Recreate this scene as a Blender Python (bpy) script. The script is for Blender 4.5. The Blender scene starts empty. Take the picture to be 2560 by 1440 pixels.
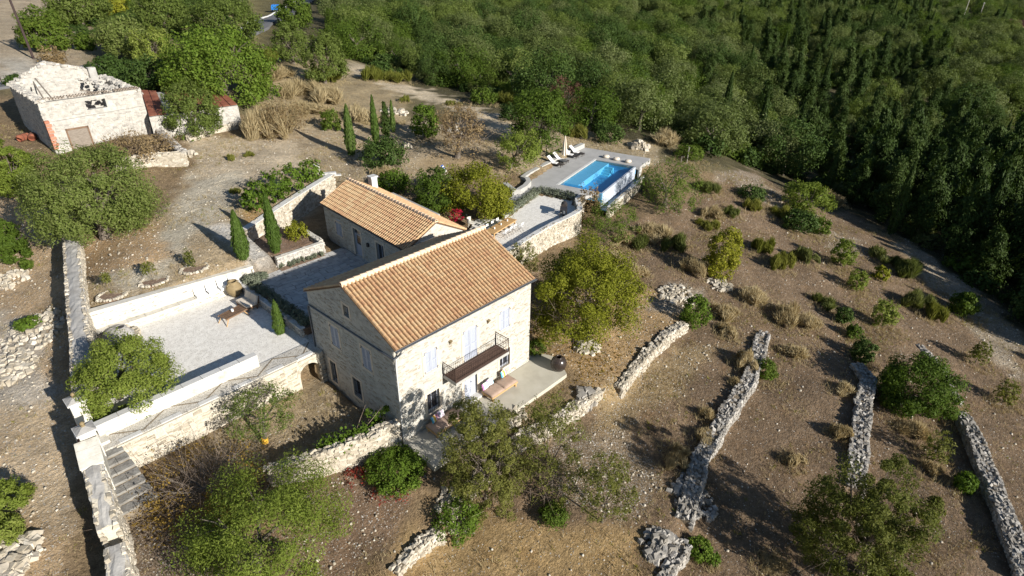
import bpy, math, random
import numpy as np
from mathutils import Matrix, Vector

scene = bpy.context.scene
COL = scene.collection
# ------------------------------------------------------------------ camera, sky, sun, exposure
CAM = np.array([-13.79, -20.753, 23.439])
YAW, PITCH, ROLL, FOC = math.radians(42.72), math.radians(29.339), math.radians(0.69), 1480.0

def cam_axes():
    f = np.array([math.cos(YAW) * math.cos(PITCH), math.sin(YAW) * math.cos(PITCH), -math.sin(PITCH)])
    r = np.array([math.sin(YAW), -math.cos(YAW), 0.0])
    u = np.cross(r, f)
    return r * math.cos(ROLL) + u * math.sin(ROLL), -r * math.sin(ROLL) + u * math.cos(ROLL), f

CR, CU, CF = cam_axes()
cd = bpy.data.cameras.new('camera')
cam = bpy.data.objects.new('camera', cd)
COL.objects.link(cam)
cam.matrix_world = Matrix(((CR[0], CU[0], -CF[0], CAM[0]), (CR[1], CU[1], -CF[1], CAM[1]), (CR[2], CU[2], -CF[2], CAM[2]), (0, 0, 0, 1)))
cd.sensor_width = 36.0
cd.lens = 36.0 * FOC / 2560.0
cd.clip_start = 0.5
cd.clip_end = 6000.0
scene.camera = cam

SUN_EL = math.radians(22.5)
SHADOW_AZ = math.radians(93.0)          # shadows fall this way (math angle from +X)
to_sun = Vector((-math.cos(SHADOW_AZ) * math.cos(SUN_EL), -math.sin(SHADOW_AZ) * math.cos(SUN_EL), math.sin(SUN_EL)))
world = bpy.data.worlds.new("World")
scene.world = world
world.use_nodes = True
wn, wl = world.node_tree.nodes, world.node_tree.links
bg = wn.get('Background') or wn.new('ShaderNodeBackground')
wout = wn.get('World Output') or wn.new('ShaderNodeOutputWorld')
wl.new(bg.outputs[0], wout.inputs[0])
sky = wn.new('ShaderNodeTexSky')
sky.sky_type = 'NISHITA'
sky.sun_disc = False
sky.sun_elevation = SUN_EL
sky.sun_rotation = math.atan2(to_sun.x, to_sun.y)
sky.air_density = 1.0
sky.dust_density = 0.3
sky.ozone_density = 2.6
wl.new(sky.outputs[0], bg.inputs[0])
bg.inputs[1].default_value = 0.06
sd = bpy.data.lights.new('sun', 'SUN')
sun = bpy.data.objects.new('sun', sd)
COL.objects.link(sun)
sun.location = (0, -60, 60)
sun.rotation_euler = to_sun.to_track_quat('Z', 'Y').to_euler()
sd.energy = 5.0
sd.angle = math.radians(0.5)
sd.color = (1.0, 0.95, 0.87)
vs = scene.view_settings
vs.view_transform = 'Standard'
vs.look = 'None'
vs.gamma = 1.0
vs.exposure = 0.68
try:
    vs.use_curve_mapping = False
except Exception:
    pass
scene.cycles.max_bounces = 6
scene.cycles.transparent_max_bounces = 8
scene.cycles.use_denoising = True

# ------------------------------------------------------------------ finding places on the ground
def at(px, py, z):
    """The point at height z that the photograph shows at this pixel."""
    d = CF + CR * (px - 1280.0) / FOC - CU * (py - 720.0) / FOC
    return CAM + d * ((z - CAM[2]) / d[2])

def topx(P):
    d = np.asarray(P, float) - CAM
    zz = d @ CF
    zz = np.where(np.abs(zz) < 1e-3, 1e-3, zz)
    return 1280 + FOC * (d @ CR) / zz, 720 - FOC * (d @ CU) / zz, zz

PXZ = [(60,1100,1.2),(60,800,2.0),(60,700,2.4),(20,900,1.8),(100,1400,0.5),(0,1300,.8),(60,520,4.0),(130,1250,.8),
 (400,640,4.5),(250,690,4.4),(600,685,3.9),(480,550,4.8),(640,560,4.7),(400,480,5.3),(650,420,5.2),(780,400,5.0),(480,390,5.8),
 (300,410,6.2),(120,370,6.6),(10,330,6.8),(700,330,5.8),(830,330,5.2),(900,250,6),(870,165,6.5),(1000,220,5.5),(1140,390,4.2),
 (1060,340,4.6),(1280,300,4.8),(1280,420,3.6),(1000,440,4.3),(1200,400,3.9),(1400,330,3.8),(1450,350,3.1),(1600,380,2.6),(1700,420,2.0),
 (1640,350,2.8),(600,250,7.2),(300,230,8.5),(150,170,9.2),(90,155,9.4),(300,60,11),(650,60,10.5),(30,40,11),(700,100,8.8),(780,190,7),
 (1480,570,.8),(1500,620,.3),(1650,600,-.2),(1650,500,1.0),(1800,500,.2),(1815,690,-.8),(1700,700,-.5),(1463,860,-.3),(1600,760,-.6),
 (1345,880,-.12),(1440,960,-.7),(1950,500,-1),(2000,570,-1.8),(2100,680,-2.6),(1950,700,-1.8),(2250,640,-3.6),(2200,840,-3.2),
 (2400,800,-4.6),(2550,800,-5.5),(2480,960,-4.8),(2350,940,-4),(1600,1050,-1.7),(1500,1250,-1.9),(1300,1350,-2.0),(1150,1400,-2),
 (2000,950,-2.6),(1900,1150,-2.8),(1800,1350,-3),(2300,1100,-3.7),(2250,1300,-3.9),(2550,1150,-4.9),(2440,1400,-4.2),
 (900,1250,-.9),(800,1400,-1.2),(450,1400,-.2),(350,1330,.1),(1000,1180,-.4),(950,1300,-1.1),(600,1090,.4),(700,1120,.15),(900,1040,.02),
 (800,960,.25),(740,970,.4),(640,1030,.5),(540,1075,.6),(450,1200,.35),(1000,1090,-.15)]
WPTS = [(75,5,-5),(95,0,-7),(130,0,-8),(100,35,-3),(140,60,-1),(90,60,2),(70,80,4),(110,120,6),(160,160,9),(220,60,0),(250,120,5),
 (320,100,4),(300,200,10),(200,280,14),(100,250,14),(450,300,15),(600,100,10),(80,-50,-9),(150,-60,-10),(40,-45,-7),(0,-50,-5),
 (-30,-60,-3),(-40,-10,.5),(-40,40,6),(-40,90,11),(0,160,14),(-100,0,0),(-100,150,15),(900,900,20),(-400,-400,-10),(700,-500,-10),(-400,700,25)]
CP = np.array([list(at(*q)) for q in PXZ] + [list(q) for q in WPTS])
def _phi(r): return np.sqrt(r * r + 9.0)
_A = _phi(np.linalg.norm(CP[:, None, :2] - CP[None, :, :2], axis=2))
_n = len(CP)
_M = np.zeros((_n + 1, _n + 1)); _M[:_n, :_n] = _A - np.eye(_n) * 0.6; _M[:_n, _n] = 1; _M[_n, :_n] = 1
_W = np.linalg.solve(_M, np.r_[CP[:, 2], 0])

# dry stone terrace walls: (pixel, pixel, crest height) along the crest, step in the ground at each
TERRACES = {
 'A': dict(p=[(1120,1275,-1.0),(1200,1190,-.85),(1290,1110,-.75),(1400,1050,-.7),(1500,980,-.65)], step=.9),
 'B': dict(p=[(1545,975,-.9),(1605,905,-.85),(1670,840,-.85),(1712,808,-.8)], step=.9),
 'C': dict(p=[(1715,1290,-2.0),(1758,1130,-1.9),(1815,1040,-1.85),(1872,955,-1.8),(1893,900,-1.75),(1910,840,-1.7)], step=.7),
 'D': dict(p=[(2148,1205,-2.7),(2152,1100,-2.7),(2160,1000,-2.65),(2172,950,-2.6),(2140,915,-2.6)], step=.7),
 'E': dict(p=[(2575,1440,-3.5),(2520,1290,-3.6),(2470,1170,-3.6),(2430,1085,-3.6),(2405,1040,-3.7)], step=.4),
 'F': dict(p=[(1650,1450,-1.9),(1690,1385,-1.9),(1720,1340,-1.95)], step=.6),
 'G': dict(p=[(985,1425,-1.5),(1045,1370,-1.45),(1100,1325,-1.3)], step=.6),
 'H': dict(p=[(2400,1000,-3.9),(2360,930,-3.8),(2300,860,-3.6)], step=.5),
}
def seg_dist(X, Y, P):
    best = np.full(X.shape, 1e9); sgn = np.zeros(X.shape); over = np.zeros(X.shape)
    for (a, b) in zip(P[:-1], P[1:]):
        d = np.array(b) - np.array(a); L = np.hypot(*d) + 1e-9; d = d / L
        t = (X - a[0]) * d[0] + (Y - a[1]) * d[1]
        n = -(X - a[0]) * d[1] + (Y - a[1]) * d[0]
        tc = np.clip(t, 0, L); o = np.abs(t - tc)
        ds = np.hypot(n, t - tc); m = ds < best
        best = np.where(m, ds, best); sgn = np.where(m, n, sgn); over = np.where(m, o, over)
    return best, sgn, over
for k, T in TERRACES.items():
    T['w'] = [at(*q) for q in T['p']]

def inpoly(X, Y, poly):
    r = np.zeros(np.shape(X), bool); n = len(poly)
    for i in range(n):
        x0, y0 = poly[i][:2]; x1, y1 = poly[(i + 1) % n][:2]
        c = ((y0 > Y) != (y1 > Y)) & (X < (x1 - x0) * (Y - y0) / (y1 - y0 + 1e-12) + x0)
        r ^= c
    return r

ZC, ZP, ZY, ZT, ZD = 2.40, 2.45, 2.90, 2.60, 2.90      # gravel court, path, paved courtyard, gravel patio, pool deck
PATIO = [tuple(at(*q, ZT)[:2]) for q in [(1275,632),(1330,600),(1380,569),(1420,549),(1442,533),(1443,518),(1428,512),(1434,498),(1352,483),(1318,504),(1285,528),(1262,548),(1190,548)]] + [(10.5, 9.2), (10.6, 6.4)]
DECK = [tuple(at(*q, ZD)[:2]) for q in [(1459,368),(1626,396),(1602,416),(1597,417),(1490,399),(1398,461),(1474,478),(1440,492),(1345,478),(1262,540),(1240,520),(1292,482)]]
DECK_HULL = [tuple(at(*q, ZD)[:2]) for q in [(1459,366),(1628,396),(1600,418),(1500,490),(1440,496),(1345,480),(1258,545),(1236,520),(1300,470)]]
POOL_OUT = [tuple(at(*q, ZD)[:2]) for q in [(1490,399),(1610,412),(1660,470),(1490,560),(1440,500),(1398,461)]]
PLATFORMS = [
 ([(-11.9,9.1),(0.9,9.1),(1.3,19.05),(-9.4,19.38)], ZC - .12), ([(-11.4,7.97),(.9,7.97),(.9,9.2),(-11.4,9.2)], ZP - .12),
 ([(.9,8.0),(14.2,8.0),(14.2,18.6),(.9,18.6)], ZY - .12), ([(-1.75,7.2),(-.02,7.2),(-.02,8.95),(-1.75,8.95)], .28),
 ([(3.0,18.62),(2.95,23.1),(14.6,29.15),(14.6,18.5)], 3.0), ([(3.2,19.0),(6.8,19.0),(7.0,22.5),(6.3,24.4),(3.2,23.0)], 3.6),
 (PATIO, ZT - .12), (DECK_HULL, ZD - .15), (POOL_OUT, .6),
 ([(-.05,.05),(-.05,-2.66),(11.0,-2.7),(12.0,-1.1),(11.5,.3),(10.3,.3)], -.16),
 ([(0.05,0.05),(10.35,.05),(10.35,8.15),(.05,8.15)], -.3), ([(8.1,9.4),(13,8.6),(13.4,20.4),(8.5,20.9)], 2.7)]

def H(x, y):
    X = np.atleast_1d(np.asarray(x, float)); Y = np.atleast_1d(np.asarray(y, float)); sh = X.shape
    X = X.ravel(); Y = Y.ravel(); z = np.full(X.shape, _W[_n])
    for i in range(_n):
        z += _W[i] * _phi(np.hypot(X - CP[i, 0], Y - CP[i, 1]))
    for T in TERRACES.values():
        b, s, o = seg_dist(X, Y, T['w2'] if 'w2' in T else [q[:2] for q in T['w']])
        z += -np.sign(T.get('side', -1)) * T['step'] / 2 * np.tanh(s / .35) * np.exp(-b / 3.5) * np.exp(-o / 1.2)
    z += .07 * np.sin(X * .9 + 1.3 * np.sin(Y * .5)) * np.sin(Y * .8 + .7) + .10 * np.sin(X * .23 + 2) * np.sin(Y * .31)
    for poly, pz in PLATFORMS:
        z = np.where(inpoly(X, Y, poly), pz, z)
    return z.reshape(sh)

def h1(x, y): return float(H(x, y)[0])

def gr(px, py, z0=None):
    """Where this pixel's ray first meets the ground."""
    d = CF + CR * (px - 1280.0) / FOC - CU * (py - 720.0) / FOC
    d = d / np.linalg.norm(d)
    t = np.concatenate([np.arange(15, 90, .25), np.arange(90, 420, 1.0)])
    P = CAM[None, :] + d[None, :] * t[:, None]
    g = P[:, 2] - H(P[:, 0], P[:, 1])
    k = np.argmax(g < 0)
    if g[k] >= 0: k = len(t) - 1
    if k == 0: return np.r_[P[0, :2], P[0, 2]]
    a = g[k - 1] / (g[k - 1] - g[k] + 1e-9)
    q = P[k - 1] * (1 - a) + P[k] * a
    return np.array([q[0], q[1], h1(q[0], q[1])])

# ------------------------------------------------------------------ materials
def nt(m):
    m.use_nodes = True
    t = m.node_tree
    for n in list(t.nodes): t.nodes.remove(n)
    return t

def node(t, k, **kw):
    n = t.nodes.new(k)
    for a, b in kw.items(): setattr(n, a, b)
    return n

def ramp(t, stops, fac=None):
    n = node(t, 'ShaderNodeValToRGB')
    e = n.color_ramp.elements
    while len(e) < len(stops): e.new(.5)
    for i, (p, c) in enumerate(stops):
        e[i].position = p; e[i].color = (*c, 1)
    if fac is not None: t.links.new(fac, n.inputs[0])
    return n

def M(name, stops, scale=4.0, rough=.85, bump=0.0, bscale=None, detail=6, rnd=0.0, island=False, spec=.3, metal=0.0, speck=None, stretch=None):
    """Base colour = ramp over noise (+ a per-piece random shift), with a relief."""
    m = bpy.data.materials.new(name); t = nt(m); L = t.links
    out = node(t, 'ShaderNodeOutputMaterial'); b = node(t, 'ShaderNodeBsdfPrincipled')
    L.new(b.outputs[0], out.inputs[0])
    b.inputs['Roughness'].default_value = rough
    b.inputs['Metallic'].default_value = metal
    b.inputs['Specular IOR Level'].default_value = spec
    if len(stops) == 1: stops = [(0, stops[0]), (1, tuple(c * .86 for c in stops[0]))]
    elif not isinstance(stops[0][1], (tuple, list)): stops = [(i / (len(stops) - 1), c) for i, c in enumerate(stops)]
    tc = node(t, 'ShaderNodeTexCoord')
    src = tc.outputs['Object']
    if stretch:
        mp = node(t, 'ShaderNodeMapping'); mp.inputs['Scale'].default_value = stretch
        L.new(src, mp.inputs[0]); src = mp.outputs[0]
    n = node(t, 'ShaderNodeTexNoise'); n.inputs['Scale'].default_value = scale; n.inputs['Detail'].default_value = detail
    n.inputs['Roughness'].default_value = .62
    L.new(src, n.inputs['Vector'])
    fac = n.outputs['Fac']
    mr = node(t, 'ShaderNodeMapRange'); mr.inputs[1].default_value = .3; mr.inputs[2].default_value = .7
    L.new(fac, mr.inputs[0]); fac = mr.outputs[0]
    if rnd:
        oi = node(t, 'ShaderNodeObjectInfo'); r = oi.outputs['Random']
        if island:
            g = node(t, 'ShaderNodeNewGeometry'); ad = node(t, 'ShaderNodeMath', operation='ADD')
            L.new(g.outputs['Random Per Island'], ad.inputs[0]); L.new(r, ad.inputs[1])
            fr = node(t, 'ShaderNodeMath', operation='FRACT'); L.new(ad.outputs[0], fr.inputs[0]); r = fr.outputs[0]
        mx = node(t, 'ShaderNodeMix'); mx.inputs[0].default_value = rnd
        L.new(fac, mx.inputs[2]); L.new(r, mx.inputs[3]); fac = mx.outputs[0]
    cr = ramp(t, stops, fac); colr = cr.outputs[0]
    if speck:
        sc, thr, sc_col = speck
        v = node(t, 'ShaderNodeTexVoronoi'); v.inputs['Scale'].default_value = sc; L.new(src, v.inputs['Vector'])
        s = node(t, 'ShaderNodeSeparateColor'); L.new(v.outputs['Color'], s.inputs[0])
        gt = node(t, 'ShaderNodeMath', operation='GREATER_THAN'); gt.inputs[1].default_value = thr; L.new(s.outputs[0], gt.inputs[0])
        mm = node(t, 'ShaderNodeMix', data_type='RGBA'); L.new(gt.outputs[0], mm.inputs[0]); L.new(colr, mm.inputs[6]); mm.inputs[7].default_value = (*sc_col, 1)
        colr = mm.outputs[2]
    L.new(colr, b.inputs['Base Color'])
    if bump:
        n2 = node(t, 'ShaderNodeTexNoise'); n2.inputs['Scale'].default_value = bscale or scale * 3; n2.inputs['Detail'].default_value = 5
        L.new(src, n2.inputs['Vector'])
        bp = node(t, 'ShaderNodeBump'); bp.inputs['Strength'].default_value = bump; bp.inputs['Distance'].default_value = .05
        L.new(n2.outputs['Fac'], bp.inputs['Height']); L.new(bp.outputs[0], b.inputs['Normal'])
    return m

def leafmat(name, stops, transl=.32, rough=.6, tint=(1.15, 1.2, .55)):
    m = bpy.data.materials.new(name); t = nt(m); L = t.links
    out = node(t, 'ShaderNodeOutputMaterial')
    g = node(t, 'ShaderNodeNewGeometry'); oi = node(t, 'ShaderNodeObjectInfo')
    mx = node(t, 'ShaderNodeMix'); mx.inputs[0].default_value = .45
    L.new(g.outputs['Random Per Island'], mx.inputs[2]); L.new(oi.outputs['Random'], mx.inputs[3])
    cr = ramp(t, [(i / (len(stops) - 1), c) for i, c in enumerate(stops)], mx.outputs[0])
    d = node(t, 'ShaderNodeBsdfPrincipled'); d.inputs['Roughness'].default_value = rough; d.inputs['Specular IOR Level'].default_value = .10
    L.new(cr.outputs[0], d.inputs['Base Color'])
    tr = node(t, 'ShaderNodeBsdfTranslucent')
    tm = node(t, 'ShaderNodeMix', data_type='RGBA', blend_type='MULTIPLY'); tm.inputs[0].default_value = 1
    L.new(cr.outputs[0], tm.inputs[6]); tm.inputs[7].default_value = (*tint, 1); L.new(tm.outputs[2], tr.inputs[0])
    ms = node(t, 'ShaderNodeMixShader'); ms.inputs[0].default_value = transl
    L.new(d.outputs[0], ms.inputs[1]); L.new(tr.outputs[0], ms.inputs[2]); L.new(ms.outputs[0], out.inputs[0])
    return m

MT = {}
MT['facade'] = M('lime_mortar', [(0, (.40,.375,.325)), (.5, (.47,.45,.40)), (1, (.52,.505,.46))], scale=3, bump=.3, bscale=25)
MT['facestone'] = M('facade_stone', [(0, (.27,.225,.165)), (.18, (.355,.31,.245)), (.55, (.43,.395,.335)), (1, (.50,.475,.425))], scale=5, rnd=.7, island=True, bump=.4, bscale=18)
MT['dressed'] = M('dressed_stone', [(0, (.55,.47,.37)), (1, (.66,.58,.47))], scale=4, bump=.15)
MT['tile'] = M('terracotta_tile', [(0, (.345,.16,.09)), (.12, (.44,.25,.138)), (.45, (.51,.33,.178)), (.75, (.55,.385,.218)), (1, (.535,.425,.26))], scale=1.0, rnd=.5, island=True, bump=.15, bscale=30, rough=.8)
MT['tilebed'] = M('roof_bed', [(0, (.13,.075,.04)), (1, (.20,.12,.065))], scale=5)  # bed colour darkened to paint the shade in the gaps between tiles
MT['tilecap'] = M('ridge_mortar', [(0, (.62,.44,.29)), (1, (.72,.55,.40))], scale=3, rnd=.4, island=True)
MT['shutter'] = M('white_shutter_paint', [(0, (.385,.41,.475)), (1, (.43,.455,.52))], scale=3, rough=.5)
MT['iron'] = M('dark_iron', [(0, (.025,.025,.03)), (1, (.05,.045,.045))], scale=8, rough=.6, spec=.4)
MT['rustiron'] = M('rusty_iron', [(0, (.05,.03,.022)), (1, (.10,.06,.045))], scale=8, rough=.75)
MT['gutter'] = M('grey_gutter', [(0, (.10,.11,.125)), (1, (.14,.15,.165))], scale=4, rough=.45, metal=.4)
MT['pane'] = M('dark_glass', [(0, (.015,.018,.025)), (1, (.03,.035,.045))], scale=2, rough=.12, spec=.6)
MT['concrete'] = M('smooth_concrete', [(0, (.40,.37,.30)), (.5, (.47,.44,.36)), (1, (.52,.49,.42))], scale=.8, bump=.08, bscale=30)
MT['deck'] = M('grey_deck', [(0, (.34,.33,.315)), (1, (.43,.42,.40))], scale=1.2, bump=.06)
MT['deckwall'] = M('pale_concrete', [(0, (.36,.35,.32)), (1, (.46,.45,.42))], scale=2, bump=.1)
MT['gravel'] = M('white_gravel', [(0, (.62,.585,.53)), (.5, (.74,.71,.65)), (1, (.82,.79,.735))], scale=3, detail=9, bump=.6, bscale=14, speck=(22, .88, (.54,.51,.46)))
MT['pathg'] = M('pebble_path', [(0, (.44,.41,.36)), (1, (.66,.63,.57))], scale=12, bump=.8, bscale=24, speck=(30, .8, (.28,.25,.20)))
MT['flag'] = M('flagstone', [(0, (.32,.31,.30)), (.5, (.44,.43,.41)), (1, (.55,.54,.51))], scale=3, rnd=.6, island=True, bump=.3)
MT['flagjoint'] = M('flag_joint', [(0, (.22,.21,.19)), (1, (.32,.30,.27))], scale=8)
MT['white'] = M('whitewashed_render', [(0, (.36,.335,.28)), (.3, (.53,.50,.43)), (.6, (.60,.57,.50)), (1, (.65,.625,.565))], scale=1.6, detail=9, bump=.3, bscale=14)
MT['wstone'] = M('set_stone', [(0, (.24,.225,.205)), (.5, (.40,.375,.335)), (1, (.54,.50,.43))], scale=4, rnd=.6, island=True)
MT['rubble'] = M('limestone_rubble', [(0, (.13,.115,.095)), (.35, (.25,.23,.20)), (.7, (.37,.345,.31)), (1, (.50,.475,.435))], scale=3, rnd=.6, island=True, bump=.4, bscale=12)
MT['warmrubble'] = M('warm_limestone', [(0, (.22,.185,.14)), (.35, (.37,.325,.25)), (.7, (.49,.44,.36)), (1, (.60,.56,.48))], scale=3, rnd=.6, island=True, bump=.4, bscale=12)
MT['core'] = M('wall_earth', [(0, (.15,.115,.075)), (1, (.27,.225,.165))], scale=5, bump=.5)
MT['warmcore'] = M('lime_pointing', [(0, (.46,.41,.32)), (1, (.60,.55,.45))], scale=5, bump=.5)
MT['cope'] = M('weathered_coping', [(0, (.26,.245,.225)), (.5, (.36,.345,.32)), (1, (.46,.44,.41))], scale=1.4, bump=.5, bscale=9, rough=.95)
MT['copelight'] = M('pale_coping', [(0, (.48,.47,.45)), (1, (.62,.61,.58))], scale=2, bump=.3, rnd=.4, island=True)
MT['rust'] = M('rusty_sheet', [(0, (.14,.045,.03)), (.5, (.24,.08,.045)), (1, (.32,.14,.085))], scale=1.6, bump=.1, stretch=(1, 1, 1))
MT['oldtile'] = M('old_tile', [(0, (.26,.21,.165)), (1, (.44,.36,.28))], scale=4, rnd=.7, island=True)
MT['brick'] = M('red_brick', [(0, (.34,.13,.08)), (1, (.46,.22,.14))], scale=5, rnd=.6, island=True)
MT['oldwood'] = M('grey_wood', [(0, (.16,.13,.10)), (1, (.28,.24,.20))], scale=3, stretch=(1, 1, 8), bump=.2)
MT['teak'] = M('pale_teak', [(0, (.42,.25,.10)), (1, (.56,.36,.17))], scale=3, stretch=(8, 1, 1), rough=.6, rnd=.3)
MT['brownwood'] = M('brown_wood', [(0, (.13,.075,.045)), (1, (.22,.14,.085))], scale=3, rough=.6)
MT['clay'] = M('clay_urn', [(0, (.19,.14,.07)), (1, (.29,.22,.12))], scale=3, rough=.7, bump=.1)
MT['blackpot'] = M('black_glaze', [(0, (.028,.02,.016)), (1, (.05,.038,.032))], scale=3, rough=.25, spec=.5)
MT['cushion'] = M('taupe_cushion', [(0, (.33,.235,.18)), (1, (.40,.295,.23))], scale=4, bump=.1)
MT['whitecloth'] = M('white_cloth', [(0, (.72,.71,.68)), (1, (.80,.79,.77))], scale=5, bump=.1)
MT['cream'] = M('cream_canvas', [(0, (.58,.50,.40)), (1, (.70,.62,.52))], scale=5, bump=.2)
MT['darkmetal'] = M('dark_lounger_frame', [(0, (.035,.028,.026)), (1, (.06,.05,.045))], scale=5, rough=.5)
MT['blue'] = M('blue_plastic', [(0, (.02,.07,.30)), (1, (.035,.11,.40))], scale=4, rough=.5)
MT['bluecar'] = M('blue_car_paint', [(0, (.02,.16,.50)), (1, (.03,.2,.58))], scale=4, rough=.3)
MT['tyre'] = M('tyre_rubber', [(0, (.015,.015,.015)), (1, (.03,.03,.03))], scale=4)
MT['asphalt'] = M('asphalt', [(0, (.10,.10,.105)), (1, (.15,.15,.155))], scale=4, bump=.1)
MT['paint'] = M('road_paint', [(0, (.6,.6,.58)), (1, (.75,.75,.73))], scale=6)
MT['bark'] = M('grey_bark', [(0, (.075,.06,.045)), (.5, (.14,.115,.09)), (1, (.23,.20,.165))], scale=3, stretch=(6, 6, 1.2), bump=.8, bscale=8)
MT['twig'] = M('twig_bark', [(0, (.12,.085,.06)), (1, (.24,.19,.15))], scale=3)
MT['polewood'] = M('pole_wood', [(0, (.035,.022,.022)), (1, (.065,.045,.04))], scale=2, stretch=(5, 5, .6))
MT['palewood'] = M('pale_post', [(0, (.40,.36,.30)), (1, (.52,.48,.42))], scale=3)
MT['yellowpaint'] = M('yellow_band', [(0, (.62,.34,.03)), (1, (.70,.42,.06))], scale=4)
MT['redroof'] = M('red_roof', [(0, (.32,.09,.05)), (1, (.42,.15,.09))], scale=2)
MT['mulch'] = M('mulch', [(0, (.15,.095,.065)), (1, (.27,.19,.135))], scale=8, bump=.6, speck=(16, .9, (.36,.28,.2)))
def stripe_mat(name, cols, scale):
    m = bpy.data.materials.new(name); t = nt(m); L = t.links
    out = node(t, 'ShaderNodeOutputMaterial'); b = node(t, 'ShaderNodeBsdfPrincipled'); b.inputs['Roughness'].default_value = .9
    L.new(b.outputs[0], out.inputs[0])
    tc = node(t, 'ShaderNodeTexCoord'); s = node(t, 'ShaderNodeSeparateXYZ'); L.new(tc.outputs['Object'], s.inputs[0])
    mu = node(t, 'ShaderNodeMath', operation='MULTIPLY_ADD'); mu.inputs[1].default_value = scale; mu.inputs[2].default_value = .5; L.new(s.outputs[0], mu.inputs[0])
    r = ramp(t, [(i / len(cols), c) for i, c in enumerate(cols)], mu.outputs[0]); r.color_ramp.interpolation = 'CONSTANT'
    L.new(r.outputs[0], b.inputs['Base Color']); return m
MT['rainbow'] = stripe_mat('rainbow_stripes', [(.1,.5,.7), (.75,.75,.7), (.75,.6,.05), (.8,.35,.05), (.75,.75,.7), (.65,.08,.3), (.3,.55,.15)], 2.0)
MT['pinkstripe'] = stripe_mat('pink_edged_cloth', [(.55,.2,.45), (.78,.77,.76), (.78,.77,.76), (.78,.77,.76), (.75,.75,.75), (.25,.5,.65)], 2.0)
MT['pinkgrey'] = stripe_mat('grey_print_cloth', [(.6,.35,.5), (.45,.4,.5), (.7,.68,.7), (.5,.4,.5), (.72,.7,.72)], 2.0)

G = {}
G['olive'] = leafmat('olive_leaves', [(0.07, 0.1, 0.018), (0.125, 0.165, 0.036), (0.2, 0.225, 0.075)])
G['olivelight'] = leafmat('olive_leaves_bright', [(0.1, 0.14, 0.018), (0.17, 0.215, 0.036), (0.25, 0.275, 0.07)])
G['wood'] = leafmat('wood_olive_leaves', [(0.055, 0.08, 0.018), (0.115, 0.145, 0.042), (0.2, 0.22, 0.1)])
G['sparse'] = leafmat('almond_leaves', [(.075,.09,.018),(.125,.135,.03),(.185,.18,.05)])
G['bright'] = leafmat('bright_leaves', [(0.055, 0.095, 0.012), (0.095, 0.155, 0.018), (0.16, 0.215, 0.035)])
G['yellowgreen'] = leafmat('yellow_green_leaves', [(0.12, 0.135, 0.012), (0.205, 0.215, 0.022), (0.31, 0.275, 0.035)])
G['dark'] = leafmat('dark_leaves', [(0.03, 0.055, 0.011), (0.05, 0.085, 0.018), (0.08, 0.115, 0.028)], transl=.2)
G['mid'] = leafmat('mid_leaves', [(0.045, 0.078, 0.01), (0.08, 0.125, 0.017), (0.135, 0.175, 0.03)])
G['cypress'] = leafmat('cypress_sprays', [(.022,.04,.009),(.042,.07,.014),(.075,.102,.026)], transl=.12)
G['gcypress'] = leafmat('garden_cypress_sprays', [(.045,.080,.012), (.07,.115,.02), (.11,.155,.04)], transl=.2)
G['broom'] = leafmat('broom_stems', [(0.11, 0.125, 0.02), (0.17, 0.18, 0.035), (0.24, 0.225, 0.06)])
G['greenbroom'] = leafmat('green_broom_stems', [(0.08, 0.1, 0.025), (0.13, 0.15, 0.045), (0.195, 0.2, 0.08)])
G['dry'] = leafmat('dry_stems', [(.30,.235,.12),(.43,.35,.20),(.54,.46,.29)], tint=(1, .9, .7))
G['brown'] = leafmat('brown_leaves', [(0.15, 0.105, 0.05), (0.235, 0.17, 0.085), (0.32, 0.24, 0.13)], tint=(1, .85, .6))
G['redbrown'] = leafmat('red_brown_leaves', [(.09,.045,.03), (.14,.075,.05), (.19,.12,.08)], tint=(1, .7, .6))
G['goldleaf'] = leafmat('golden_leaves', [(.14,.09,.02), (.24,.16,.035), (.33,.22,.05)], tint=(1.1, .9, .5))
G['lav'] = leafmat('lavender', [(.11,.13,.085), (.17,.19,.13), (.24,.25,.19)], transl=.15)
G['red'] = leafmat('red_flowers', [(.26,.006,.025), (.36,.01,.04), (.45,.03,.08)], tint=(1.2, .5, .6))
G['redplant'] = leafmat('dark_red_leaves', [(.12,.015,.012), (.2,.03,.02), (.26,.06,.04)], tint=(1.2, .5, .5))

MT['shadedstep'] = M('shade_darkened_step_stone', [(0, (.15,.14,.125)), (.5, (.23,.22,.20)), (1, (.31,.30,.275))], scale=2.5, bump=.6, bscale=10)  # darker than the coping, to put the trees' shade into the steps
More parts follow.
